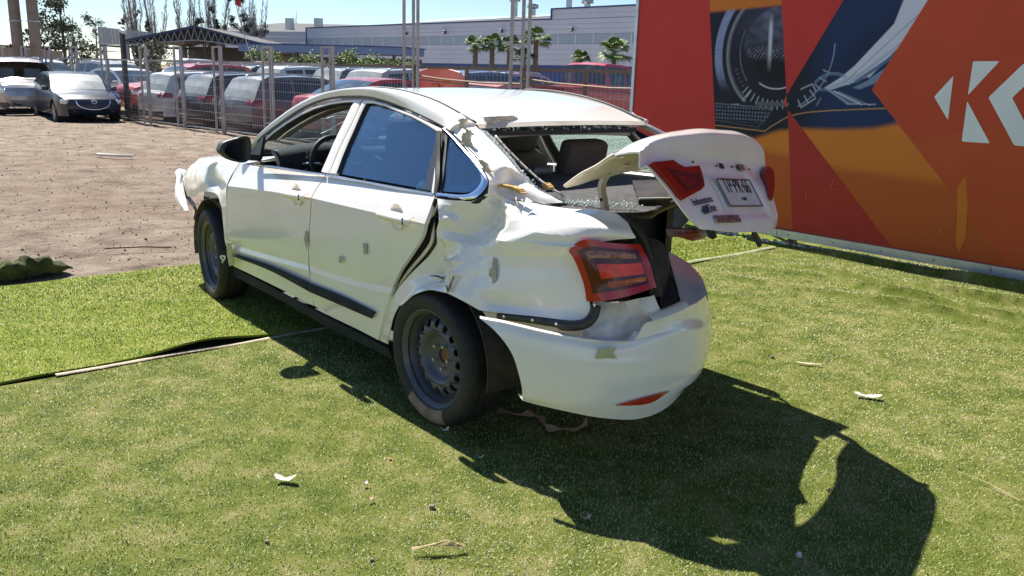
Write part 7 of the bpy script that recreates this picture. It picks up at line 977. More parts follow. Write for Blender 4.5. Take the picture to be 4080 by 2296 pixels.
def bgcar(kind, pm, loc, fwd, label, damage=0., screen=None, wmat=None, front=True, group='cars parked in the yard beyond the fence'):
    K = PROF[kind]; root = thing('parked_car' if kind != 'pickup' else 'pickup_truck', label, 'car' if kind != 'pickup' else 'pickup', loc, math.atan2(fwd[1], fwd[0]), group)
    W2 = K['W']/2; pts = []; seg = []
    for e in K['P']:
        if e[0] in ('w', 'r'): seg.append((e[0], len(pts))); pts.append(Vector((e[1], 0, e[2])))
        else: pts.append(Vector((e[0], 0, e[1])))
    segd = {k: i for k, i in seg}
    # dense stations per profile segment
    st = []; tagp = []
    dense = spl(pts, 2) and None
    for i in range(len(pts)-1):
        n = max(2, int((pts[i+1]-pts[i]).length/.13))
        kind_ = [k for k, j in seg if j == i+1]
        for k in range(n):
            t = k/n
            if kind_: p = pts[i].lerp(pts[i+1], t)+Vector((0, 0, .02*math.sin(math.pi*t)))
            else:
                p0 = pts[max(i-1, 0)]; p3 = pts[min(i+2, len(pts)-1)]
                if any(j in (i, i+1) for _, j in seg): p = pts[i].lerp(pts[i+1], t)
                else: p = .5*((2*pts[i])+(-p0+pts[i+1])*t+(2*p0-5*pts[i]+4*pts[i+1]-p3)*t*t+(-p0+3*pts[i]-3*pts[i+1]+p3)*t**3)
            st.append(p); tagp.append(kind_[0] if kind_ else '')
    st.append(pts[-1]); tagp.append('')
    b0, b1 = K['belt']
    def belt(x): return b0[1]+(b1[1]-b0[1])*(x-b0[0])/(b1[0]-b0[0])
    xf = st[0].x; xmax = max(p.x for p in st); xmin = min(p.x for p in st)
    def Y(x, z):
        y = W2
        e = max(0, (x-(xmax-.75))/.75); y -= .20*e**2.2
        e = max(0, ((xmin+.6)-x)/.6); y -= .10*e**2
        bl = belt(x)
        if z > bl: y -= .05+(z-bl)*.34
        else: y -= .05*max(0, (z-(bl-.25))/.25)**2+.05*max(0, (.5-z)/.3)
        return y
    wr = K['rw']; wxs = K['wb']
    def zb(x):
        z = .25 if kind != 'pickup' else .42
        for wx in wxs:
            d = abs(x-wx)
            if d < wr*1.16: z = max(z, wr+math.sqrt((wr*1.16)**2-d*d))
        return z
    dm = (lambda p: Vector((vnoise(p, 3, 1), vnoise(p, 3, 5), vnoise(p, 3, 9)))*damage*min(1, max(0, (p.x-.2)))) if damage else (lambda p: Vector())
    body = MB(); scr = MB(); rgl = MB(); NY = 9
    # side shells on the union of station xs plus arch refinement
    topx = sorted([(p.x, p.z) for p in st], key=lambda q: q[0])
    def ztop(x):
        c = [(abs(p.x-x), p.z) for p in st]
        best = -1
        for a, b in zip(st[:-1], st[1:]):
            lo, hi = min(a.x, b.x), max(a.x, b.x)
            if lo-1e-6 <= x <= hi+1e-6 and hi > lo:
                best = max(best, a.z+(b.z-a.z)*((x-a.x)/(b.x-a.x)))
        return best if best > 0 else min(c)[1]
    xs = sorted(set([round(xmin+.002+(xmax-xmin-.004)*k/70, 4) for k in range(71)]+[round(w+wr*1.16*math.cos(a), 4) for w in wxs for a in np.linspace(0, math.pi, 15)]))
    for sg in (1, -1):
        V = []; nz_ = 12
        for x in xs:
            z0 = zb(x); z1 = max(ztop(x), z0+.01)
            for k in range(nz_):
                z = z0+(z1-z0)*k/(nz_-1); p = Vector((x, sg*Y(x, z), z)); V.append(p+dm(p))
        f = [(i*nz_+k, (i+1)*nz_+k, (i+1)*nz_+k+1, i*nz_+k+1) for i in range(len(xs)-1) for k in range(nz_-1)]
        if sg > 0: f = [q[::-1] for q in f]
        body.add(V, f)
    for i in range(len(st)-1):
        a, b = st[i], st[i+1]; tgt = {'w': scr, 'r': rgl}.get(tagp[i], body)
        V = []
        for p in (a, b):
            y = Y(p.x, p.z)
            for k in range(NY):
                v = -1+2*k/(NY-1); q = Vector((p.x+(.10*(1-v*v) if p.x > 0 and p.z < 1.2 else -.05*(1-v*v)*(p.x < -1))*(1 if p.z < 1.2 or p.x < 0 else 0)*(.0 if p.x < 0 and p.z > 1.4 else 1), y*v, p.z+.03*(1-v*v)*(1 if p.z > .8 else 0))); V.append(q+dm(q))
        if tgt is scr or tgt is rgl:
            e = .12
        tgt.add(V, [(k, k+1, NY+k+1, NY+k) for k in range(NY-1)])
    body.build('body', pm, root, True, 45)
    if screen != 'none': scr.build('windscreen', screen or CG, root, True)
    rgl.build('rear_window', CGD if kind == 'suv' else CG, root, True)
    for x0, x1 in K['win']:
        for sg in (1, -1):
            V = []; n = 8
            for k in range(n):
                x = x0+(x1-x0)*k/(n-1); z0 = belt(x)+.03; z1 = max(z0+.02, ztop(x)-.085)
                for j in range(5): z = z0+(z1-z0)*j/4; V.append(Vector((x, sg*(Y(x, z)+.006), z)))
            f = [(i*5+j, i*5+j+1, (i+1)*5+j+1, (i+1)*5+j) for i in range(n-1) for j in range(4)]
            mb = MB(); mb.add(V, f); mb.build('side_window', wmat or CG, root, True)
    if kind != 'sedan':
        for sg in (1, -1):
            mb = MB(); V = []
            for x in xs:
                for z in (zb(x), max(zb(x)+.07, .42 if kind == 'suv' else .5)): V.append(Vector((x, sg*(Y(x, z)+.008), z)))
            mb.add(V, [(2*i, 2*i+1, 2*i+3, 2*i+2) for i in range(len(xs)-1)]); mb.build('cladding', CBLK, root)
    for wx in wxs:
        for sg in (1, -1):
            w = thing('wheel', None, None, (wx, sg*(W2-.12), wr)); w.rotation_euler = (0, 0, 0 if sg > 0 else math.pi); w.parent = root
            M_ = Matrix(((1, 0, 0, 0), (0, 0, 1, 0), (0, -1, 0, 0), (0, 0, 0, 1)))
            key = 'wm%s' % wr
            if key not in MATS:
                t_ = MB().revolve([(wr*.66, .09), (wr*.85, .105), (wr*.97, .09), (wr, .05), (wr, -.09), (wr*.66, -.1)], 28, M_); r_ = MB().revolve([(wr*.68, .095), (wr*.63, .07), (wr*.60, .03), (0, .03)], 28, M_)
                for k in range(5):
                    a = k*1.2566; r_.bar(M_ @ Vector((.03*math.cos(a), .03*math.sin(a), .07)), M_ @ Vector((wr*.64*math.cos(a), wr*.64*math.sin(a), .08)), .06, .03, up=(0, 1, 0))
                o1 = t_.build('tyre', CTY, w, True, 50); o2 = r_.build('rim', CALU, w, True, 40); MATS[key] = (o1.data, o2.data)
            else: link('tyre', MATS[key][0], None, w); link('rim', MATS[key][1], None, w)
    zh = belt(1.0)-.28
    for sg in (1, -1):
        rbox('headlight', (xmax-.17, sg*(W2-.27), zh), (.26, .36, .13), CLWH, root, .05, Matrix.Rotation(sg*-.45, 3, 'Z'))
        zt = {'suv': (.96, 1.10), 'sedan': (.81, .93), 'pickup': (.76, 1.12)}[kind]
        def rx(z):
            q_ = [p for p in st if p.x < xmin+.5]; return float(np.interp(z, sorted(p.z for p in q_), [p.x for p in sorted(q_, key=lambda p: p.z)]))
        G_ = []
        for z in np.linspace(zt[0], zt[1], 6):
            r_ = [Vector((rx(z)-.012-.05*(1-(yy/Y(rx(z), z))**2)*(1 if rx(z) < -1 else 0), sg*yy, z)) for yy in (W2-.42+.1*(zt[1]-z)/.2, W2-.30, W2-.20)]
            r_ += [Vector((rx(z)+.02, sg*(Y(rx(z)+.02, z)+.0), z)), Vector((rx(z)+.12, sg*(Y(rx(z)+.12, z)+.012), z)), Vector((rx(z)+.30-.12*abs(z-zt[0])/.2, sg*(Y(rx(z)+.3, z)+.012), z))] if kind != 'pickup' else [Vector((rx(z)+.0, sg*(Y(rx(z), z)+.004), z)), Vector((rx(z)+.10, sg*(Y(rx(z)+.1, z)+.012), z))]
            if kind == 'pickup': r_ = r_[2:]
            G_.append(r_)
        sheet('tail_light', G_, CLRED, root, .01, cen=Vector((0, 0, 1)))
        rbox('door_mirror', (.82 if kind != 'pickup' else 1.2, sg*(W2+.06), belt(.8)+.05), (.10, .18, .13), pm if kind == 'sedan' else CBLK, root, .04)
        for hx in (.05, -.95) if kind != 'pickup' else (.45, -.4): rbox('door_handle', (hx, sg*(Y(hx, belt(hx)-.13)+.012), belt(hx)-.13), (.17, .025, .03), pm, root, .01)
    rbox('front_grille', (xmax-.02, 0, zh-.05), (.10, .85, .16), CBLK, root, .03); rbox('lower_grille', (xmax-.03, 0, .42), (.10, 1.1, .14), CBLK, root, .03)
    rbox('number_plate', (xmin-.015, 0, .80 if kind != 'pickup' else .62), (.03, .36, .13), mat('plate_white', (.6, .6, .6)), root, .008)
    rbox('rear_bumper', (xmin+.04, 0, .48), (.14, K['W']*.86, .18), CBLK if kind != 'sedan' else pm, root, .05)
    if K['rails']:
        for sg in (1, -1): MB().tube([(.05, sg*.58, 1.63), (-.1, sg*.58, 1.70), (-.8, sg*.57, 1.735), (-1.5, sg*.55, 1.69), (-1.65, sg*.55, 1.64)], .018, 6).build('roof_rail', CALU, root, True)
    return root
F1 = (.678, .735); PW = cpaint('white', (.68, .68, .68)); PG = cpaint('grey', (.10, .115, .13)); PB = cpaint('black', (.03, .035, .042)); PR_ = cpaint('red', (.36, .03, .028)); PS_ = cpaint('silver', (.40, .41, .43)); PBL = cpaint('navy', (.035, .055, .10)); PPK = cpaint('faded_red', (.58, .20, .17)); PVR = cpaint('crimson', (.46, .015, .04)); PDB = cpaint('blue', (.06, .10, .20))
mz = bgcar('sedan', mat('navy_metallic', (.012, .02, .042), .3, .1, .4, .4, var=(.05, .05, .055), vscale=2, vlo=.45, vhi=.8), (-12.75, 25.4, -.10), (.62, -.78), 'dark blue sedan facing the camera on the dirt in front of the fence', screen=CGD, wmat=CG, group='damaged cars on the dirt in front of the fence')
mz.scale = (.94, .94, .94)
gp = [(2.29, -.46, .70), (2.33, -.40, .55), (2.36, -.2, .46), (2.37, 0, .44), (2.36, .2, .46), (2.33, .40, .55), (2.29, .46, .70)]
MB().tube(spl(gp, 24), .02, 6).build('grille_surround', CHR, mz, True); MB().tube([(2.39, .07*math.cos(a), .66+.055*math.sin(a)) for a in np.linspace(0, 6.28, 21)], .009, 5).build('badge_ring', CHR, mz); MB().tube([(2.395, -.06, .685), (2.395, -.03, .685), (2.395, 0, .645), (2.395, .03, .685), (2.395, .06, .685)], .008, 5).build('badge_wings', CHR, mz)
sv = bgcar('suv', mat('silver_metallic', (.42, .43, .47), .25, .4, .5, .6, var=(.33, .31, .30), vscale=3), (-15.5, 27.6, -.08), (.60, -.80), 'silver crossover with crushed bonnet and missing windscreen at the left edge', damage=.05, screen='none', group='damaged cars on the dirt in front of the fence')
MB().box((.1, 0, .95), (1.6, 1.3, .1)).build('dashboard', CBLK, sv); 
for s_ in (.38, -.38): rbox('seat', (-.15, s_, 1.05), (.18, .5, .7), mat('pale_seat', (.30, .29, .28), .8), sv, .08)
cars = [('suv', PG, (-5.55, 23.7), F1, 'dark grey wagon seen from the rear right behind the fence beside the white car'),
 ('suv', PB, (-7.45, 25.75), F1, 'black crossover with red rear lamp, left neighbour of the dark grey wagon'),
 ('suv', PW, (-9.25, 27.5), F1, 'white crossover seen from behind, left neighbour of the black crossover'),
 ('suv', PR_, (-11.0, 29.6), (-.678, -.735), 'red crossover nose towards the fence, left of the white crossover'),
 ('sedan', PW, (-13.6, 31.0), (.80, -.60), 'white hatchback side on just behind the black camera pole'),
 ('sedan', PR_, (-3.05, 21.3), F1, 'red car whose roof shows above the white sedan near its windscreen'),
 ('suv', PS_, (-2.6, 24.0), F1, 'silver car roof behind the red roof above the white sedan'),
 ('suv', PDB, (-.75, 24.0), (.6, .8), 'dark blue wagon behind the tall right mast'),
 ('suv', PW, (-.3, 29.0), (.55, .83), 'white wagon behind the dark blue wagon'),
 ('pickup', PVR, (2.40, 27.0), (.66, .75), 'crimson pickup truck with round emblem on its tailgate beside the billboard'),
 ('pickup', PW, (-12.0, 33.2), (.80, .60), 'white pickup truck behind the red crossover'),
 ('suv', PS_, (-15.8, 35.0), (.8, -.6), 'pale silver wagon in the back row behind the white hatchback'),
 ('suv', PW, (-20.2, 38.0), (.8, -.6), 'white wagon in the back row above the dark blue sedan roof'),
 ('suv', PW, (-23.8, 38.5), (.8, -.6), 'white wagon at the left end of the back row'),
 ('suv', PB, (-9.0, 34.5), F1, 'black roof rack wagon in the back row behind the white crossover'),
 ('suv', PW, (-7.0, 31.0), F1, 'white wagon behind the black crossover'),
 ('suv', PG, (-4.6, 29.0), F1, 'grey wagon with roof rails behind the dark grey wagon'),
 ('sedan', PW, (-5.4, 34.0), F1, 'white sedan roof at the foot of the green hedge'),
 ('suv', PW, (-2.6, 30.5), F1, 'white wagon roof left of the faded red bonnet'),
 ('suv', PB, (-1.2, 27.0), F1, 'black wagon roof right behind the left mast'),
 ('suv', PS_, (.3, 29.5), F1, 'silver wagon left of the crimson pickup'),
 ('pickup', PR_, (-10.6, 38.0), (.80, .60), 'red pickup cab far back beside the flag whip')]
for k, pm_, (x, y), f_, lb in cars: bgcar(k, pm_, (x, y, -.34 if (y < 27.8 and x < -5) else -.08), f_, lb, wmat=CG if k != 'suv' else None)
for o in [o for o in bpy.data.objects if o.name.startswith('pickup_truck') and 'crimson' in o.get('label', '')]: o.location.z = .10
vw = [o for o in bpy.data.objects if o.name.startswith('pickup_truck') and 'crimson' in o.get('label', '')][0]
MB().tube([(-2.63, .10*math.cos(a), .93+.10*math.sin(a)) for a in np.linspace(0, 6.28, 25)], .012, 5).build('tailgate_badge', CHR, vw)
MB().tube([(-2.635, .06, .985), (-2.635, .03, .90), (-2.635, 0, .96), (-2.635, -.03, .90), (-2.635, -.06, .985)], .009, 5).build('badge_letters', CHR, vw); rbox('badge_disc', (-2.62, 0, .93), (.02, .19, .19), mat('badge_blue', (.05, .09, .22), .3), vw, .009)
ph = bgcar('sedan', PPK, (-.85, 20.6, -.10), (-.6, -.8), 'faded red car with its bonnet raised behind the left mast', group='cars parked in the yard beyond the fence')
sheet('raised_bonnet', grid([[(1.05, .68, .96), (1.05, 0, 1.02), (1.05, -.68, .96)], [(1.25, .72, 1.35), (1.28, 0, 1.42), (1.25, -.72, 1.35)], [(1.45, .60, 1.68), (1.50, 0, 1.78), (1.45, -.60, 1.68)]], 16, 12), PPK, ph, .03)
OSt = mat('orange_sticker', (.75, .20, .02), .5)
MB().box((1.36, .12, 1.55), (.03, .26, .24), Matrix.Rotation(.5, 3, 'X')).build('orange_sticker', OSt, ph); MB().box((1.33, -.25, 1.28), (.03, .22, .2), Matrix.Rotation(.2, 3, 'X')).build('orange_sticker', OSt, ph)
# ------------------------------------------------------------------ buildings
SID = mat('grey_cladding', (.60, .64, .72), .55, .0, var=(.54, .58, .67), vscale=.3); BLUE = mat('blue_trim', (.03, .07, .24), .5); ROOFM = mat('roof_sheet', (.10, .10, .11), .9, var=(.07, .07, .075), vscale=.6); STRIP = mat('translucent_strip', (.34, .42, .50), .3); MULL = mat('white_mullion', (.7, .72, .75), .5)
def wall_thing(name, label, A, B, cat='building'):
    A = Vector((A[0], A[1], 0)); B = Vector((B[0], B[1], 0)); d = B-A; return thing(name, label, cat, A, math.atan2(d.y, d.x)), d.length
wh, WL = wall_thing('warehouse', 'long grey warehouse with blue trim and a strip of high windows behind the palms', (-26.08, 110), (16.0, 64.7))
step = (Vector((2.8, 79.0))-Vector((-26.08, 110))).length
def prows(root, L0, L1, z0, z1, h, m, y=0., nm='wall_panel'):
    n = max(1, round((z1-z0)/h)); hh_ = (z1-z0)/n
    for k in range(n): MB().box(((L0+L1)/2, y+.05, z0+hh_*(k+.5)), (L1-L0, .1, hh_-.014)).build(nm, m, root)
MB().box((WL/2, .25, 3.1), (WL-.1, .2, 6.2)).build('wall_core', mat('wall_core', (.40, .43, .5), .8), wh)
prows(wh, 0, WL, 0, 2.42, .6, BLUE); prows(wh, 0, WL, 2.45, 4.25, .42, SID); prows(wh, 0, WL, 5.08, 6.30, .42, SID)
prows(wh, step, WL, 6.33, 7.15, .42, SID); MB().box((step+(WL-step)/2, .25, 6.7), (WL-step, .2, .9)).build('wall_core', MATS['wall_core'], wh)
nb = 30
for k in range(nb):
    x0 = WL*k/nb; MB().box((x0+WL/nb/2, .06, 4.665), (WL/nb-.12, .06, .80)).build('window', STRIP, wh); MB().box((x0, .03, 4.665), (.10, .08, .82)).build('mullion', MULL, wh)
MB().box((step/2, -.04, 6.36), (step, .12, .12)).build('trim', BLUE, wh); MB().box((step+(WL-step)/2, -.04, 7.20), (WL-step, .12, .12)).build('trim', BLUE, wh); MB().box((step, -.04, 6.78), (.12, .12, .94)).build('trim', BLUE, wh); MB().box((.05, -.04, 3.2), (.12, .12, 6.4)).build('trim', mat('dark_corner', (.12, .13, .18), .6), wh)
rf = MB(); rf.add([(8, .3, 6.40), (WL+20, .3, 6.40), (WL+20, 26, 9.6), (14, 26, 8.3)], [(0, 1, 2, 3)]); rfo = rf.build('roof', ROOFM, wh)
rf = MB(); rf.add([(0, .3, 6.40), (8.05, .3, 6.41), (14, 26, 8.29), (4, 26, 6.6)], [(0, 1, 2, 3)]); rf.build('roof', ROOFM, wh)
for k in range(9):
    x0 = 13+k*5.2; mb = MB(); mb.add([(x0, 4, 6.93), (x0+1.1, 4, 6.93), (x0+2.2, 14, 8.12), (x0+1.1, 14, 8.12)], [(0, 1, 2, 3)]); mb.build('skylight', mat('skylight', (.6, .62, .62), .5), rfo)
for k, x0 in enumerate((24.5, 27.4, 32.8, 35.4)):
    vt = thing('roof_vent', 'galvanised roof vent, %s from the left on the warehouse roof' % ['first', 'second', 'third', 'fourth'][k], 'roof vent', wh.matrix_basis @ Vector((x0, 12, 7.6)), 0, 'roof vents on the warehouse'); bpy.context.view_layer.update()
    vt.location = Matrix.Translation(wh.location) @ Matrix.Rotation(wh.rotation_euler.z, 4, 'Z') @ Vector((x0, 12, 7.6)); hh_ = (1.7, .9, 1.8, 1.1)[k]
    MB().revolve([(.32, 0), (.32, hh_)], 12).build('pipe', CALU, vt, True); MB().revolve([(.32, hh_), (.62, hh_+.1), (.60, hh_+.45), (.0, hh_+.6)], 12).build('cowl', CALU, vt, True)
for k, x0 in enumerate((21, 27.5, 36.0, 45.0, 53.5)):
    fl = thing('floodlight', 'floodlight on the warehouse wall, %s from the left' % ['first', 'second', 'third', 'fourth', 'fifth'][k], 'floodlight', Matrix.Translation(wh.location) @ Matrix.Rotation(wh.rotation_euler.z, 4, 'Z') @ Vector((x0, -.25, 5.45)), wh.rotation_euler.z, 'floodlights along the warehouse wall')
    rbox('lamp_head', (0, 0, 0), (.42, .16, .34), CBLK, fl, .03, Matrix.Rotation(.4, 3, 'X')); MB().box((0, -.10, -.03), (.34, .02, .26)).build('lens', MULL, fl); MB().box((0, .14, .02), (.05, .2, .05)).build('bracket', CBLK, fl)
# lower hall to the left
lh, LL = wall_thing('lower_hall', 'low grey hall with roof vents left of the warehouse corner', (-47, 128), (-25, 118))
prows(lh, 0, LL, 0, 6.3, .7, SID); rf = MB(); rf.add([(0, .1, 6.3), (LL, .1, 6.3), (LL, 20, 8.2), (0, 20, 8.6)], [(0, 1, 2, 3)]); rf.build('roof', ROOFM, lh)
for x0 in (6, 13, 18): MB().box((x0, 6, 7.6), (.9, .9, 1.6)).build('vent', CALU, lh)
# canopy with trusses
cn = thing('canopy', 'open steel canopy with blue gable edge and white truss', 'canopy', (-34.6, 96.0, 0), R(3)); WTR = mat('truss_paint', (.26, .28, .31), .6)
def prof_gable(x): return 5.55-.228*abs(x)
XS = np.linspace(-7.6, 6.6, 21)
for k in range(20):
    a, b = XS[k], XS[k+1]; MB().bar((a, 0, prof_gable(a)), (b, 0, prof_gable(b)), .12, .22).build('fascia', BLUE, cn); MB().bar((a, .1, prof_gable(a)*.42+1.85), (b, .1, prof_gable(b)*.42+1.85), .10, .12).build('lower_chord', WTR, cn)
    MB().bar((a, .1, prof_gable(a)*.42+1.85), ((a+b)/2, .1, prof_gable((a+b)/2)-.1), .07, .07).build('web_bar', WTR, cn); MB().bar((b, .1, prof_gable(b)*.42+1.85), ((a+b)/2, .1, prof_gable((a+b)/2)-.1), .07, .07).build('web_bar', WTR, cn)
G_ = [[Vector((x, y, prof_gable(x)+.12)) for x in XS] for y in (-.3, 22)]; sheet('roof', G_, ROOFM, cn, .08, cen=Vector((0, 10, 0)))
G_ = [[Vector((x, .8, prof_gable(x)*.42+1.85+(prof_gable(x)*.58-1.9)*t)) for x in np.linspace(-7.4, 6.4, 12)] for t in (0, 1)]; sheet('gable_shade_sheet', G_, mat('canopy_shade', (.05, .05, .055), .9), cn, .03)  # dark sheet standing in for the shade under the canopy roof
G_ = [[Vector((x, 21, z)) for x in np.linspace(-7.4, 6.4, 12)] for z in (1.9, 3.9)]; sheet('rear_wall', G_, mat('canopy_wall', (.20, .20, .21), .8), cn, .05)
for x in (-7.4, 6.3):
    for y in (.4, 20): MB().box((x, y, 1.9), (.3, .3, 3.8)).build('column', WTR, cn)
pa = thing('parapet_hall', 'corrugated grey parapet wing on the left of the canopy', 'building', (-46.0, 98, 0), R(8))
for k in range(25): MB().box((k*.36+.18, 0, 4.35-.006*k), (.33, .06 + .03*(k % 2), 1.9-.04*k)).build('cladding_sheet', mat('zinc', (.40, .42, .45), .5, .3, var=(.33, .35, .38), vscale=.6), pa)
MB().box((4.5, 3, 3.35), (9, 6, .12)).build('soffit', ROOFM, pa)
for x in (.4, 8.6): MB().box((x, .5, 1.6), (.3, .3, 3.2)).build('column', WTR, pa)
bc = thing('blue_canopy', 'flat blue roofed shelter on posts in front of the grey halls', 'shelter', (-21.0, 70, 0), R(-14))
MB().box((6, 2, 3.0), (13.5, 5, .55)).build('roof', mat('blue_fascia', (.16, .24, .44), .5), bc); MB().box((6, 2, 3.3), (13.7, 5.2, .08)).build('roof_edge', BLUE, bc)
for x in (0, 4, 8, 12): MB().box((x, 0, 1.4), (.2, .2, 2.8)).build('post', mat('dark_post', (.10, .09, .09), .7), bc)
MB().box((6, 4.6, 1.4), (13, .2, 2.2)).build('rear_wall', mat('shelter_wall', (.14, .12, .11), .8, var=(.2, .18, .16), vscale=1), bc)
sd_ = thing('metal_shed', 'low beige corrugated shed behind the two big poles', 'shed', (-38.0, 60, 0), R(-12))
for k in range(20): MB().box((k*.42+.21, 0, 1.25-.008*k), (.40, .05+.03*(k % 2), 2.5-.016*k)).build('cladding_sheet', mat('beige_sheet', (.33, .27, .21), .7, var=(.27, .22, .17), vscale=.7), sd_)
MB().add([(-.3, -.2, 2.55), (8.7, -.2, 2.42), (8.7, 7, 2.3), (-.3, 7, 2.4)], [(0, 1, 2, 3)]).build('roof', mat('shed_roof', (.13, .10, .09), .8), sd_)
# ------------------------------------------------------------------ poles and masts
CONC = mat('weathered_pole', (.20, .16, .14), .9, var=(.28, .24, .21), vscale=2)
for x, lb in ((-18.1, 'left of the two big weathered poles at the left edge'), (-17.45, 'right of the two big weathered poles at the left edge')):
    p = thing('utility_pole', lb, 'pole', (x, 32.3, -.11), 0, 'big poles at the left edge'); MB().tube([(0, 0, 0), (0, 0, 5), (0, 0, 10)], [.20, .185, .16], 14).build('shaft', CONC, p, True); MB().revolve([(.19, 3.0), (.21, 3.0), (.21, 3.06), (.19, 3.06)], 14).build('band', CALU, p, True)
cc = thing('camera_pole', 'black square pole with a white surveillance camera on top', 'camera pole', (-10.95, 24.75, -.05), R(-40))
MB().box((0, 0, 1.28), (.13, .10, 2.56)).build('shaft', CBLK, cc); rbox('camera', (.16, -.08, 2.46), (.30, .10, .10), mat('camera_white', (.7, .7, .7), .4), cc, .03, Matrix.Rotation(.3, 3, 'Y')); MB().bar((0, 0, 2.5), (.1, -.05, 2.5), .04, .04).build('bracket', CALU, cc); MB().box((.02, 0, .03), (.25, .22, .06)).build('foot', CBLK, cc)
wf = thing('flag_whip', 'thin leaning whip pole carrying a small red flag', 'flag', (-11.7, 37, 0)); MB().tube([(1.0, 0, 0), (.62, 0, 1.9), (.15, 0, 3.6), (-.1, 0, 5.2)], [.03, .025, .018, .012], 6).build('whip', mat('whip', (.5, .5, .5), .5), wf)
sheet('flag', [[Vector((.02+.28*t, .05*math.sin(4*t+s_*2), 4.55-.55*s_-.1*t)) for t in np.linspace(0, 1, 8)] for s_ in (0, .5, 1)], mat('flag_red', (.40, .03, .03), .7), wf, .004, cen=Vector((0, 5, 4)))
lp_ = thing('street_light', 'thin T-shaped double street light on the skyline left of the parapet', 'street light', (-30.2, 60, 0)); MB().tube([(0, 0, 0), (0, 0, 3.1)], .06, 6).build('shaft', CALU, lp_); MB().bar((-.9, 0, 3.1), (.9, 0, 3.1), .09, .06).build('arm', CALU, lp_)
# ------------------------------------------------------------------ trees
BARK = mat('bark', (.23, .215, .21), .95, var=(.32, .30, .29), vscale=3); LEAFD = mat('dark_leaves', (.040, .055, .022), .7, var=(.075, .09, .035), vscale=.8); LEAFG = mat('bright_leaves', (.09, .16, .025), .6, var=(.17, .24, .05), vscale=1.5); MIST = mat('mistletoe', (.055, .055, .028), .8, var=(.09, .085, .05), vscale=1)
def leafball(mb, c, r, n, s, rnd, flat=1.):
    for _ in range(n):
        d = Vector((rnd.gauss(0, 1), rnd.gauss(0, 1), rnd.gauss(0, 1)*flat)).normalized()*r*rnd.random()**.4; p = c+d; a = Vector((rnd.gauss(0, 1), rnd.gauss(0, 1), rnd.gauss(0, 1))).normalized(); b = a.orthogonal().normalized()
        mb.add([p+a*s, p+b*s*.6, p-a*s, p-b*s*.6], [(0, 1, 2, 3)])
def poplar(loc, h, label, seed, nst=9, spread=.16, mist=()):
    rnd = random.Random(seed); t = thing('bare_tree', label, 'tree', loc, 0, 'bare trees on the skyline'); tr = MB(); br = MB()
    for k in range(nst):
        a = rnd.uniform(0, 6.28); sp = spread*h*rnd.uniform(.2, 1); base = Vector((rnd.uniform(-.5, .5), rnd.uniform(-.5, .5), 0)); hh_ = h*rnd.uniform(.75, 1.0)
        P = [base+Vector((math.cos(a)*sp*q_**.8, math.sin(a)*sp*q_**.8, hh_*q_))+Vector((rnd.gauss(0, .12), rnd.gauss(0, .12), 0))*q_ for q_ in np.linspace(0, 1, 9)]
        tr.tube(P, [.10*(1-q_)**.9*h/14+.014 for q_ in np.linspace(0, 1, 9)], 5)
        for j in range(64):
            q_ = rnd.uniform(.22, .97); i = int(q_*8); p = P[i].lerp(P[min(i+1, 8)], q_*8-i); aa_ = rnd.uniform(0, 6.28); L = h*rnd.uniform(.06, .17)*(1.15-q_)
            e = p+Vector((math.cos(aa_)*L*.40, math.sin(aa_)*L*.40, L)); m_ = p.lerp(e, .5)+Vector((math.cos(aa_)*L*.09, math.sin(aa_)*L*.09, 0)); br.tube([p, m_, e], [.020, .014, .007], 3, cap=False)
            for _ in range(2):
                a3 = rnd.uniform(0, 6.28); L3 = L*.4; f_ = m_+Vector((math.cos(a3)*L3*.5, math.sin(a3)*L3*.5, L3)); br.tube([m_, f_], [.014, .007], 3, cap=False)
    tr.build('trunk', BARK, t, True); br.build('branches', BARK, t)['kind'] = 'stuff'
    if mist:
        mb = MB()
        for (dx, z, r) in mist:
            for _ in range(5): leafball(mb, Vector((dx*1.4+rnd.gauss(0, r*.42), rnd.uniform(-.3, .3), z*1.4+rnd.gauss(0, r*.5))), r*rnd.uniform(.28, .5), int(70*r), .12, rnd)
        mb.build('mistletoe', MIST, t)['kind'] = 'stuff'
    return t
poplar((-39.2, 114.8, 0), 13.7, 'bare poplar heavy with dark mistletoe balls behind the canopy ridge', 1, 14, .20, [(-1.2, 5.0, .8), (.2, 6.2, .75), (.4, 4.6, .9), (1.8, 7.2, .6), (1.6, 5.0, 1.0), (-.3, 7.6, .5), (2.8, 4.4, .9)])
poplar((-34.9, 117.6, 0), 12.4, 'bare tree right of the mistletoe poplar above the lower hall', 2, 12, .30, [(-.6, 5.4, .9), (.8, 4.6, 1.0), (-1.2, 7.0, .6)])
poplar((-42.3, 114.8, 0), 12.7, 'bare poplar left of the mistletoe poplar', 3, 9, .20, [(.4, 4.4, .7)])
poplar((-53.8, 126.0, 0), 14.5, 'bare poplar with a few dark balls left of the canopy ridge', 4, 11, .20, [(-1.2, 5.2, .7), (.3, 5.8, .6), (1.1, 4.6, .7)])
poplar((-51.7, 127.4, 0), 13.7, 'bare poplar between the two mistletoe groups', 5, 9, .18)
poplar((-62.3, 126.0, 0), 8.9, 'slim bare tree standing alone over the street light', 6, 6, .12)
poplar((-42.3, 168.0, 0), 12.3, 'small bare tree above the lower hall roof', 7, 5, .08)
poplar((-70.7, 117.6, 0), 9.2, 'bare tree at the far left edge behind the poles', 8, 6, .14)
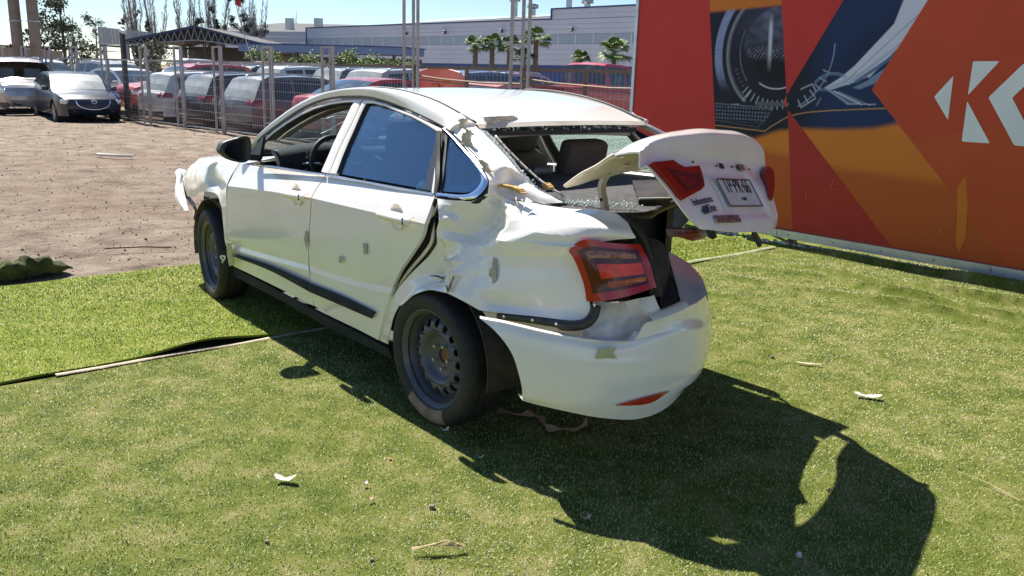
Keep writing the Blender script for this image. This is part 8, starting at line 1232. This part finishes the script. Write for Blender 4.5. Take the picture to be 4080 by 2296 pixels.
def leafy(loc, h, label, seed, m=LEAFD, ncl=36, r0=.55, s=.10, wide=.32, name='leafy_tree', group='leafy trees on the skyline', per=70):
    rnd = random.Random(seed); t = thing(name, label, 'tree', loc, 0, group); tr = MB(); lf = MB(); top_ = Vector((rnd.uniform(-.3, .3), 0, h*.92))
    tr.tube([(0, 0, 0), (.1, 0, h*.4), tuple(top_)], [.16, .11, .03], 6)
    for k in range(ncl):
        z = h*rnd.uniform(.28, 1.0); w_ = h*wide*(1.1-abs(z/h-.55)*1.3); a = rnd.uniform(0, 6.28); rr_ = w_*rnd.random()**.5; c = Vector((math.cos(a)*rr_, math.sin(a)*rr_, z))
        q_ = Vector((.1, 0, max(.2*h, z-rr_*.8))); tr.tube([q_, q_.lerp(c, .6)+Vector((0, 0, .1)), c], [.05, .035, .012], 4); leafball(lf, c, r0*rnd.uniform(.6, 1.3), per, s, rnd, .7)
    tr.build('trunk', BARK, t, True); lf.build('crown', m, t); return t
leafy((-30.6, 60, 0), 5.4, 'tall airy dark tree right of the two big poles', 11, ncl=30, r0=.5, per=55)
leafy((-33.4, 62, 0), 4.6, 'dark tree seen between the two big poles', 12, ncl=22, r0=.5, per=50)
leafy((-25.6, 62, 0), 2.9, 'low dark tree below the street light', 13, ncl=16, wide=.5)
leafy((-43.5, 106, 0), 4.2, 'dark shrubby tree under the left end of the canopy', 14, ncl=18, wide=.6)
leafy((-53.0, 112, 0), 7.6, 'dark bushy top showing above the parapet wing', 15, ncl=22, wide=.3)
for k, (x, y, h, lb) in enumerate(((-8.6, 46, 2.4, 'bright green hedge bush right of the shelter, tallest'), (-7.0, 45.5, 2.25, 'bright green hedge bush in the middle of the row'), (-5.6, 45, 2.05, 'bright green hedge bush at the right end of the row'), (-14.2, 50, 2.5, 'green bush under the left end of the blue shelter'), (-11.0, 47, 2.3, 'green bush between shelter posts'))):
    leafy((x, y, 0), h, lb, 30+k, LEAFG, 26, .36, .06, .55, 'hedge_bush', 'bright bushes along the yard', 80)
FROND = mat('palm_frond', (.065, .13, .018), .6, var=(.16, .22, .05), vscale=3); PTR = mat('palm_trunk', (.15, .11, .09), .95, var=(.22, .17, .13), vscale=8)
def palm(x, y, h, label, seed, cr=.62):
    rnd = random.Random(seed); t = thing('fan_palm', label, 'palm tree', (x, y, 0), 0, 'fan palms before the warehouse'); tk = MB(); hh_ = h-cr*.8
    rings = []; tk.tube([(0, 0, 0), (0, 0, hh_*.5), (0, 0, hh_)], [.13, .12, .10], 9)
    for k in range(int(hh_/.09)): 
        for a in range(5): 
            b = a*1.2566+k*.5; tk.add([(.11*math.cos(b), .11*math.sin(b), k*.09), (.125*math.cos(b+.5), .125*math.sin(b+.5), k*.09), (.165*math.cos(b+.25), .165*math.sin(b+.25), k*.09+.07)], [(0, 1, 2)])
    tk.build('trunk', PTR, t, True, 30)
    for k in range(24):
        a = k*2.4+rnd.uniform(-.3, .3); el = rnd.uniform(-.35, 1.3); st_ = Vector((0, 0, hh_)); d = Vector((math.cos(a)*math.cos(el), math.sin(a)*math.cos(el), math.sin(el))); c = st_+d*cr*rnd.uniform(.55, .8); u = d.cross(Vector((0, 0, 1))); u = u.normalized() if u.length > .01 else Vector((1, 0, 0)); v = d
        mb = MB(); mb.tube([st_, c], [.018, .01], 4); n = 15; R_ = cr*rnd.uniform(.7, .95)
        for j in range(n):
            b = -1.35+2.7*j/(n-1); tip = c+(v*math.cos(b)+u*math.sin(b))*R_*(1-.1*abs(b))+Vector((0, 0, -R_*.28*(1+rnd.uniform(-.2, .5)))); w1_ = c+(v*math.cos(b-.11)+u*math.sin(b-.11))*R_*.55; w2_ = c+(v*math.cos(b+.11)+u*math.sin(b+.11))*R_*.55
            mb.add([c, w1_, tip, w2_], [(0, 1, 2, 3)])
        mb.build('frond', FROND, t)
    return t
for k, (x, h, cr, lb) in enumerate(((-1.95, 3.05, .5, 'fan palm at the left end of the row'), (-1.2, 3.15, .5, 'fan palm second from the left'), (-.42, 3.12, .55, 'fan palm third from the left'), (.22, 2.6, .5, 'small fan palm half hidden by the right mast'), (.75, 3.5, .62, 'tallest fan palm right of the right mast'), (2.76, 2.55, .5, 'short fan palm over the crimson pickup cab'), (4.25, 3.1, .72, 'wide fan palm beside the billboard edge'))): palm(x, 40, h, lb, 50+k, cr*.88)
# ------------------------------------------------------------------ litter
PAP = mat('paper', (.66, .64, .58), .8, var=(.55, .50, .42), vscale=30); LFB = mat('dry_leaf', (.38, .25, .16), .8, var=(.5, .38, .27), vscale=40); STONE = mat('stone', (.20, .15, .12), .9)
def scrap(name, x, y, L, W, rz, m, label, cat, curl=.012, n=8, seed=0):
    rnd = random.Random(seed); z0 = main_h(x, y)+.014; c, s = math.cos(rz), math.sin(rz); wj = [rnd.uniform(.6, 1.1) for _ in range(n)]
    G = [[Vector((x+c*(L*(i/(n-1)-.5))-s*(W*wj[i]*j*(1 if 0 < i < n-1 else .4)), y+s*(L*(i/(n-1)-.5))+c*(W*wj[i]*j*(1 if 0 < i < n-1 else .4)), z0+curl*(abs(i/(n-1)-.5)*2)**2+curl*.5*rnd.random()*abs(j))) for i in range(n)] for j in (-.5, -.2, .2, .5)]
    return tag(sheet(name, G, m, None, .001, cen=Vector((x, y, -2))), label, cat)
scrap('paper_scrap', -.85, 3.05, .085, .035, -.1, PAP, 'torn white paper scrap on the turf at lower left', 'paper', .02, seed=1)
scrap('paper_scrap', 1.83, 4.16, .13, .04, -.25, PAP, 'white paper sliver on the lit turf at right', 'paper', seed=2)
scrap('stick', 1.69, 4.66, .14, .022, -.2, mat('bleached_wood', (.55, .46, .36), .8), 'bleached stick on the turf above the white paper sliver', 'stick', .004, seed=3)
scrap('dry_leaf', -.28, 3.59, .035, .022, .3, PAP, 'pale leaf in the shade below the rear tyre', 'leaf', seed=4)
scrap('dry_leaf', .29, 2.83, .04, .014, .2, LFB, 'brown leaf in the shadow under the boot lid, left', 'leaf', seed=5)
scrap('dry_leaf', .99, 2.61, .03, .02, 1.2, PAP, 'white petal in the boot lid shadow at the bottom', 'leaf', seed=6)
scrap('dry_leaf', -.11, 3.32, .024, .014, .1, PAP, 'tiny pale leaf on the shadow edge below the bumper', 'leaf', seed=7)
scrap('dry_leaf', -.5, 2.92, .022, .014, .6, LFB, 'tiny tan leaf in the sun below the rear wheel', 'leaf', seed=8)
scrap('dry_leaf', 1.25, 3.08, .022, .016, .5, LFB, 'small pink brown leaf inside the boot lid shadow lobe', 'leaf', seed=9)
scrap('dry_leaf', -.54, 3.04, .02, .014, .9, PAP, 'pale crumb left of the tan leaf', 'leaf', seed=10)
for k, (x, y, s, lb) in enumerate(((-.27, 2.89, .010, 'small dark stone on the turf at bottom centre'), (-.80, 2.62, .007, 'small black stone near the bottom left'), (-.43, 2.53, .007, 'small black stone at the bottom edge'), (1.52, 4.78, .010, 'pebble beside the bleached stick'), (-.48, 3.28, .006, 'tiny orange crumb below the rear wheel'))):
    rbox('stone', (x, y, main_h(x, y)+s*.9), (s*2, s*1.7, s*1.3), STONE if k != 4 else mat('orange_crumb', (.5, .15, .05)), None, s*.4); tag(bpy.context.scene.objects[-1] if False else [o for o in COL.objects if o.name.startswith('stone')][-1], lb, 'stone', 'small stones on the turf')
st_ = MB(); rnd = random.Random(5)
for k in range(6): a = rnd.uniform(-.3, .4); st_.tube([(-.22-.09*math.cos(a), 2.59-.09*math.sin(a), .022), (-.22+.03*k*.2, 2.59, .026+.004*k), (-.22+.09*math.cos(a), 2.59+.06*math.sin(a), .02)], .0016, 4)
tag(st_.build('straw_wisp', mat('straw', (.52, .42, .22), .8)), 'wisp of dry straw on the turf at bottom centre', 'straw')
tag(MB().tube([(1.86, 3.30, .02), (1.93, 3.18, .024), (1.98, 3.05, .02)], .0018, 4).build('dry_stalk', MATS['straw']), 'single dry stalk on the turf at far right', 'straw')
P = spl([(-.05, 3.81, .02), (.03, 3.74, .035), (.08, 3.78, .025), (.15, 3.72, .03), (.17, 3.64, .02), (.23, 3.60, .022), (.30, 3.60, .03), (.36, 3.66, .045)], 40)
G_ = [[p+Vector((.018*j*math.sin(i*.25)+.006*j, .020*j*(.55+.9*max(0, (i-30)/10)), .012*j*math.cos(i*.5))) for i, p in enumerate(P)] for j in (-1, -.3, .3, 1)]
tag(sheet('fabric_strip', G_, mat('dirty_fabric', (.30, .16, .10), .7, var=(.40, .26, .18), vscale=20), None, .002, cen=Vector((0, 3.7, -2))), 'crumpled brown tape strip lying in the shade behind the rear wheel', 'tape strip')
tag(MB().tube(spl([(-7.1, 14.75, .04), (-6.9, 14.6, .05), (-6.65, 14.55, .05), (-6.45, 14.62, .04)], 14), .025, 6).build('bent_hose', PAP), 'curved pale piece of pipe lying on the dirt', 'pipe')
tag(MB().tube([(-3.45, 7.15, .03), (-3.16, 7.24, .035), (-2.95, 7.32, .02)], .006, 5).build('twig', mat('twig', (.20, .12, .08), .9)), 'thin brown twig on the dirt left of the front wheel', 'twig')
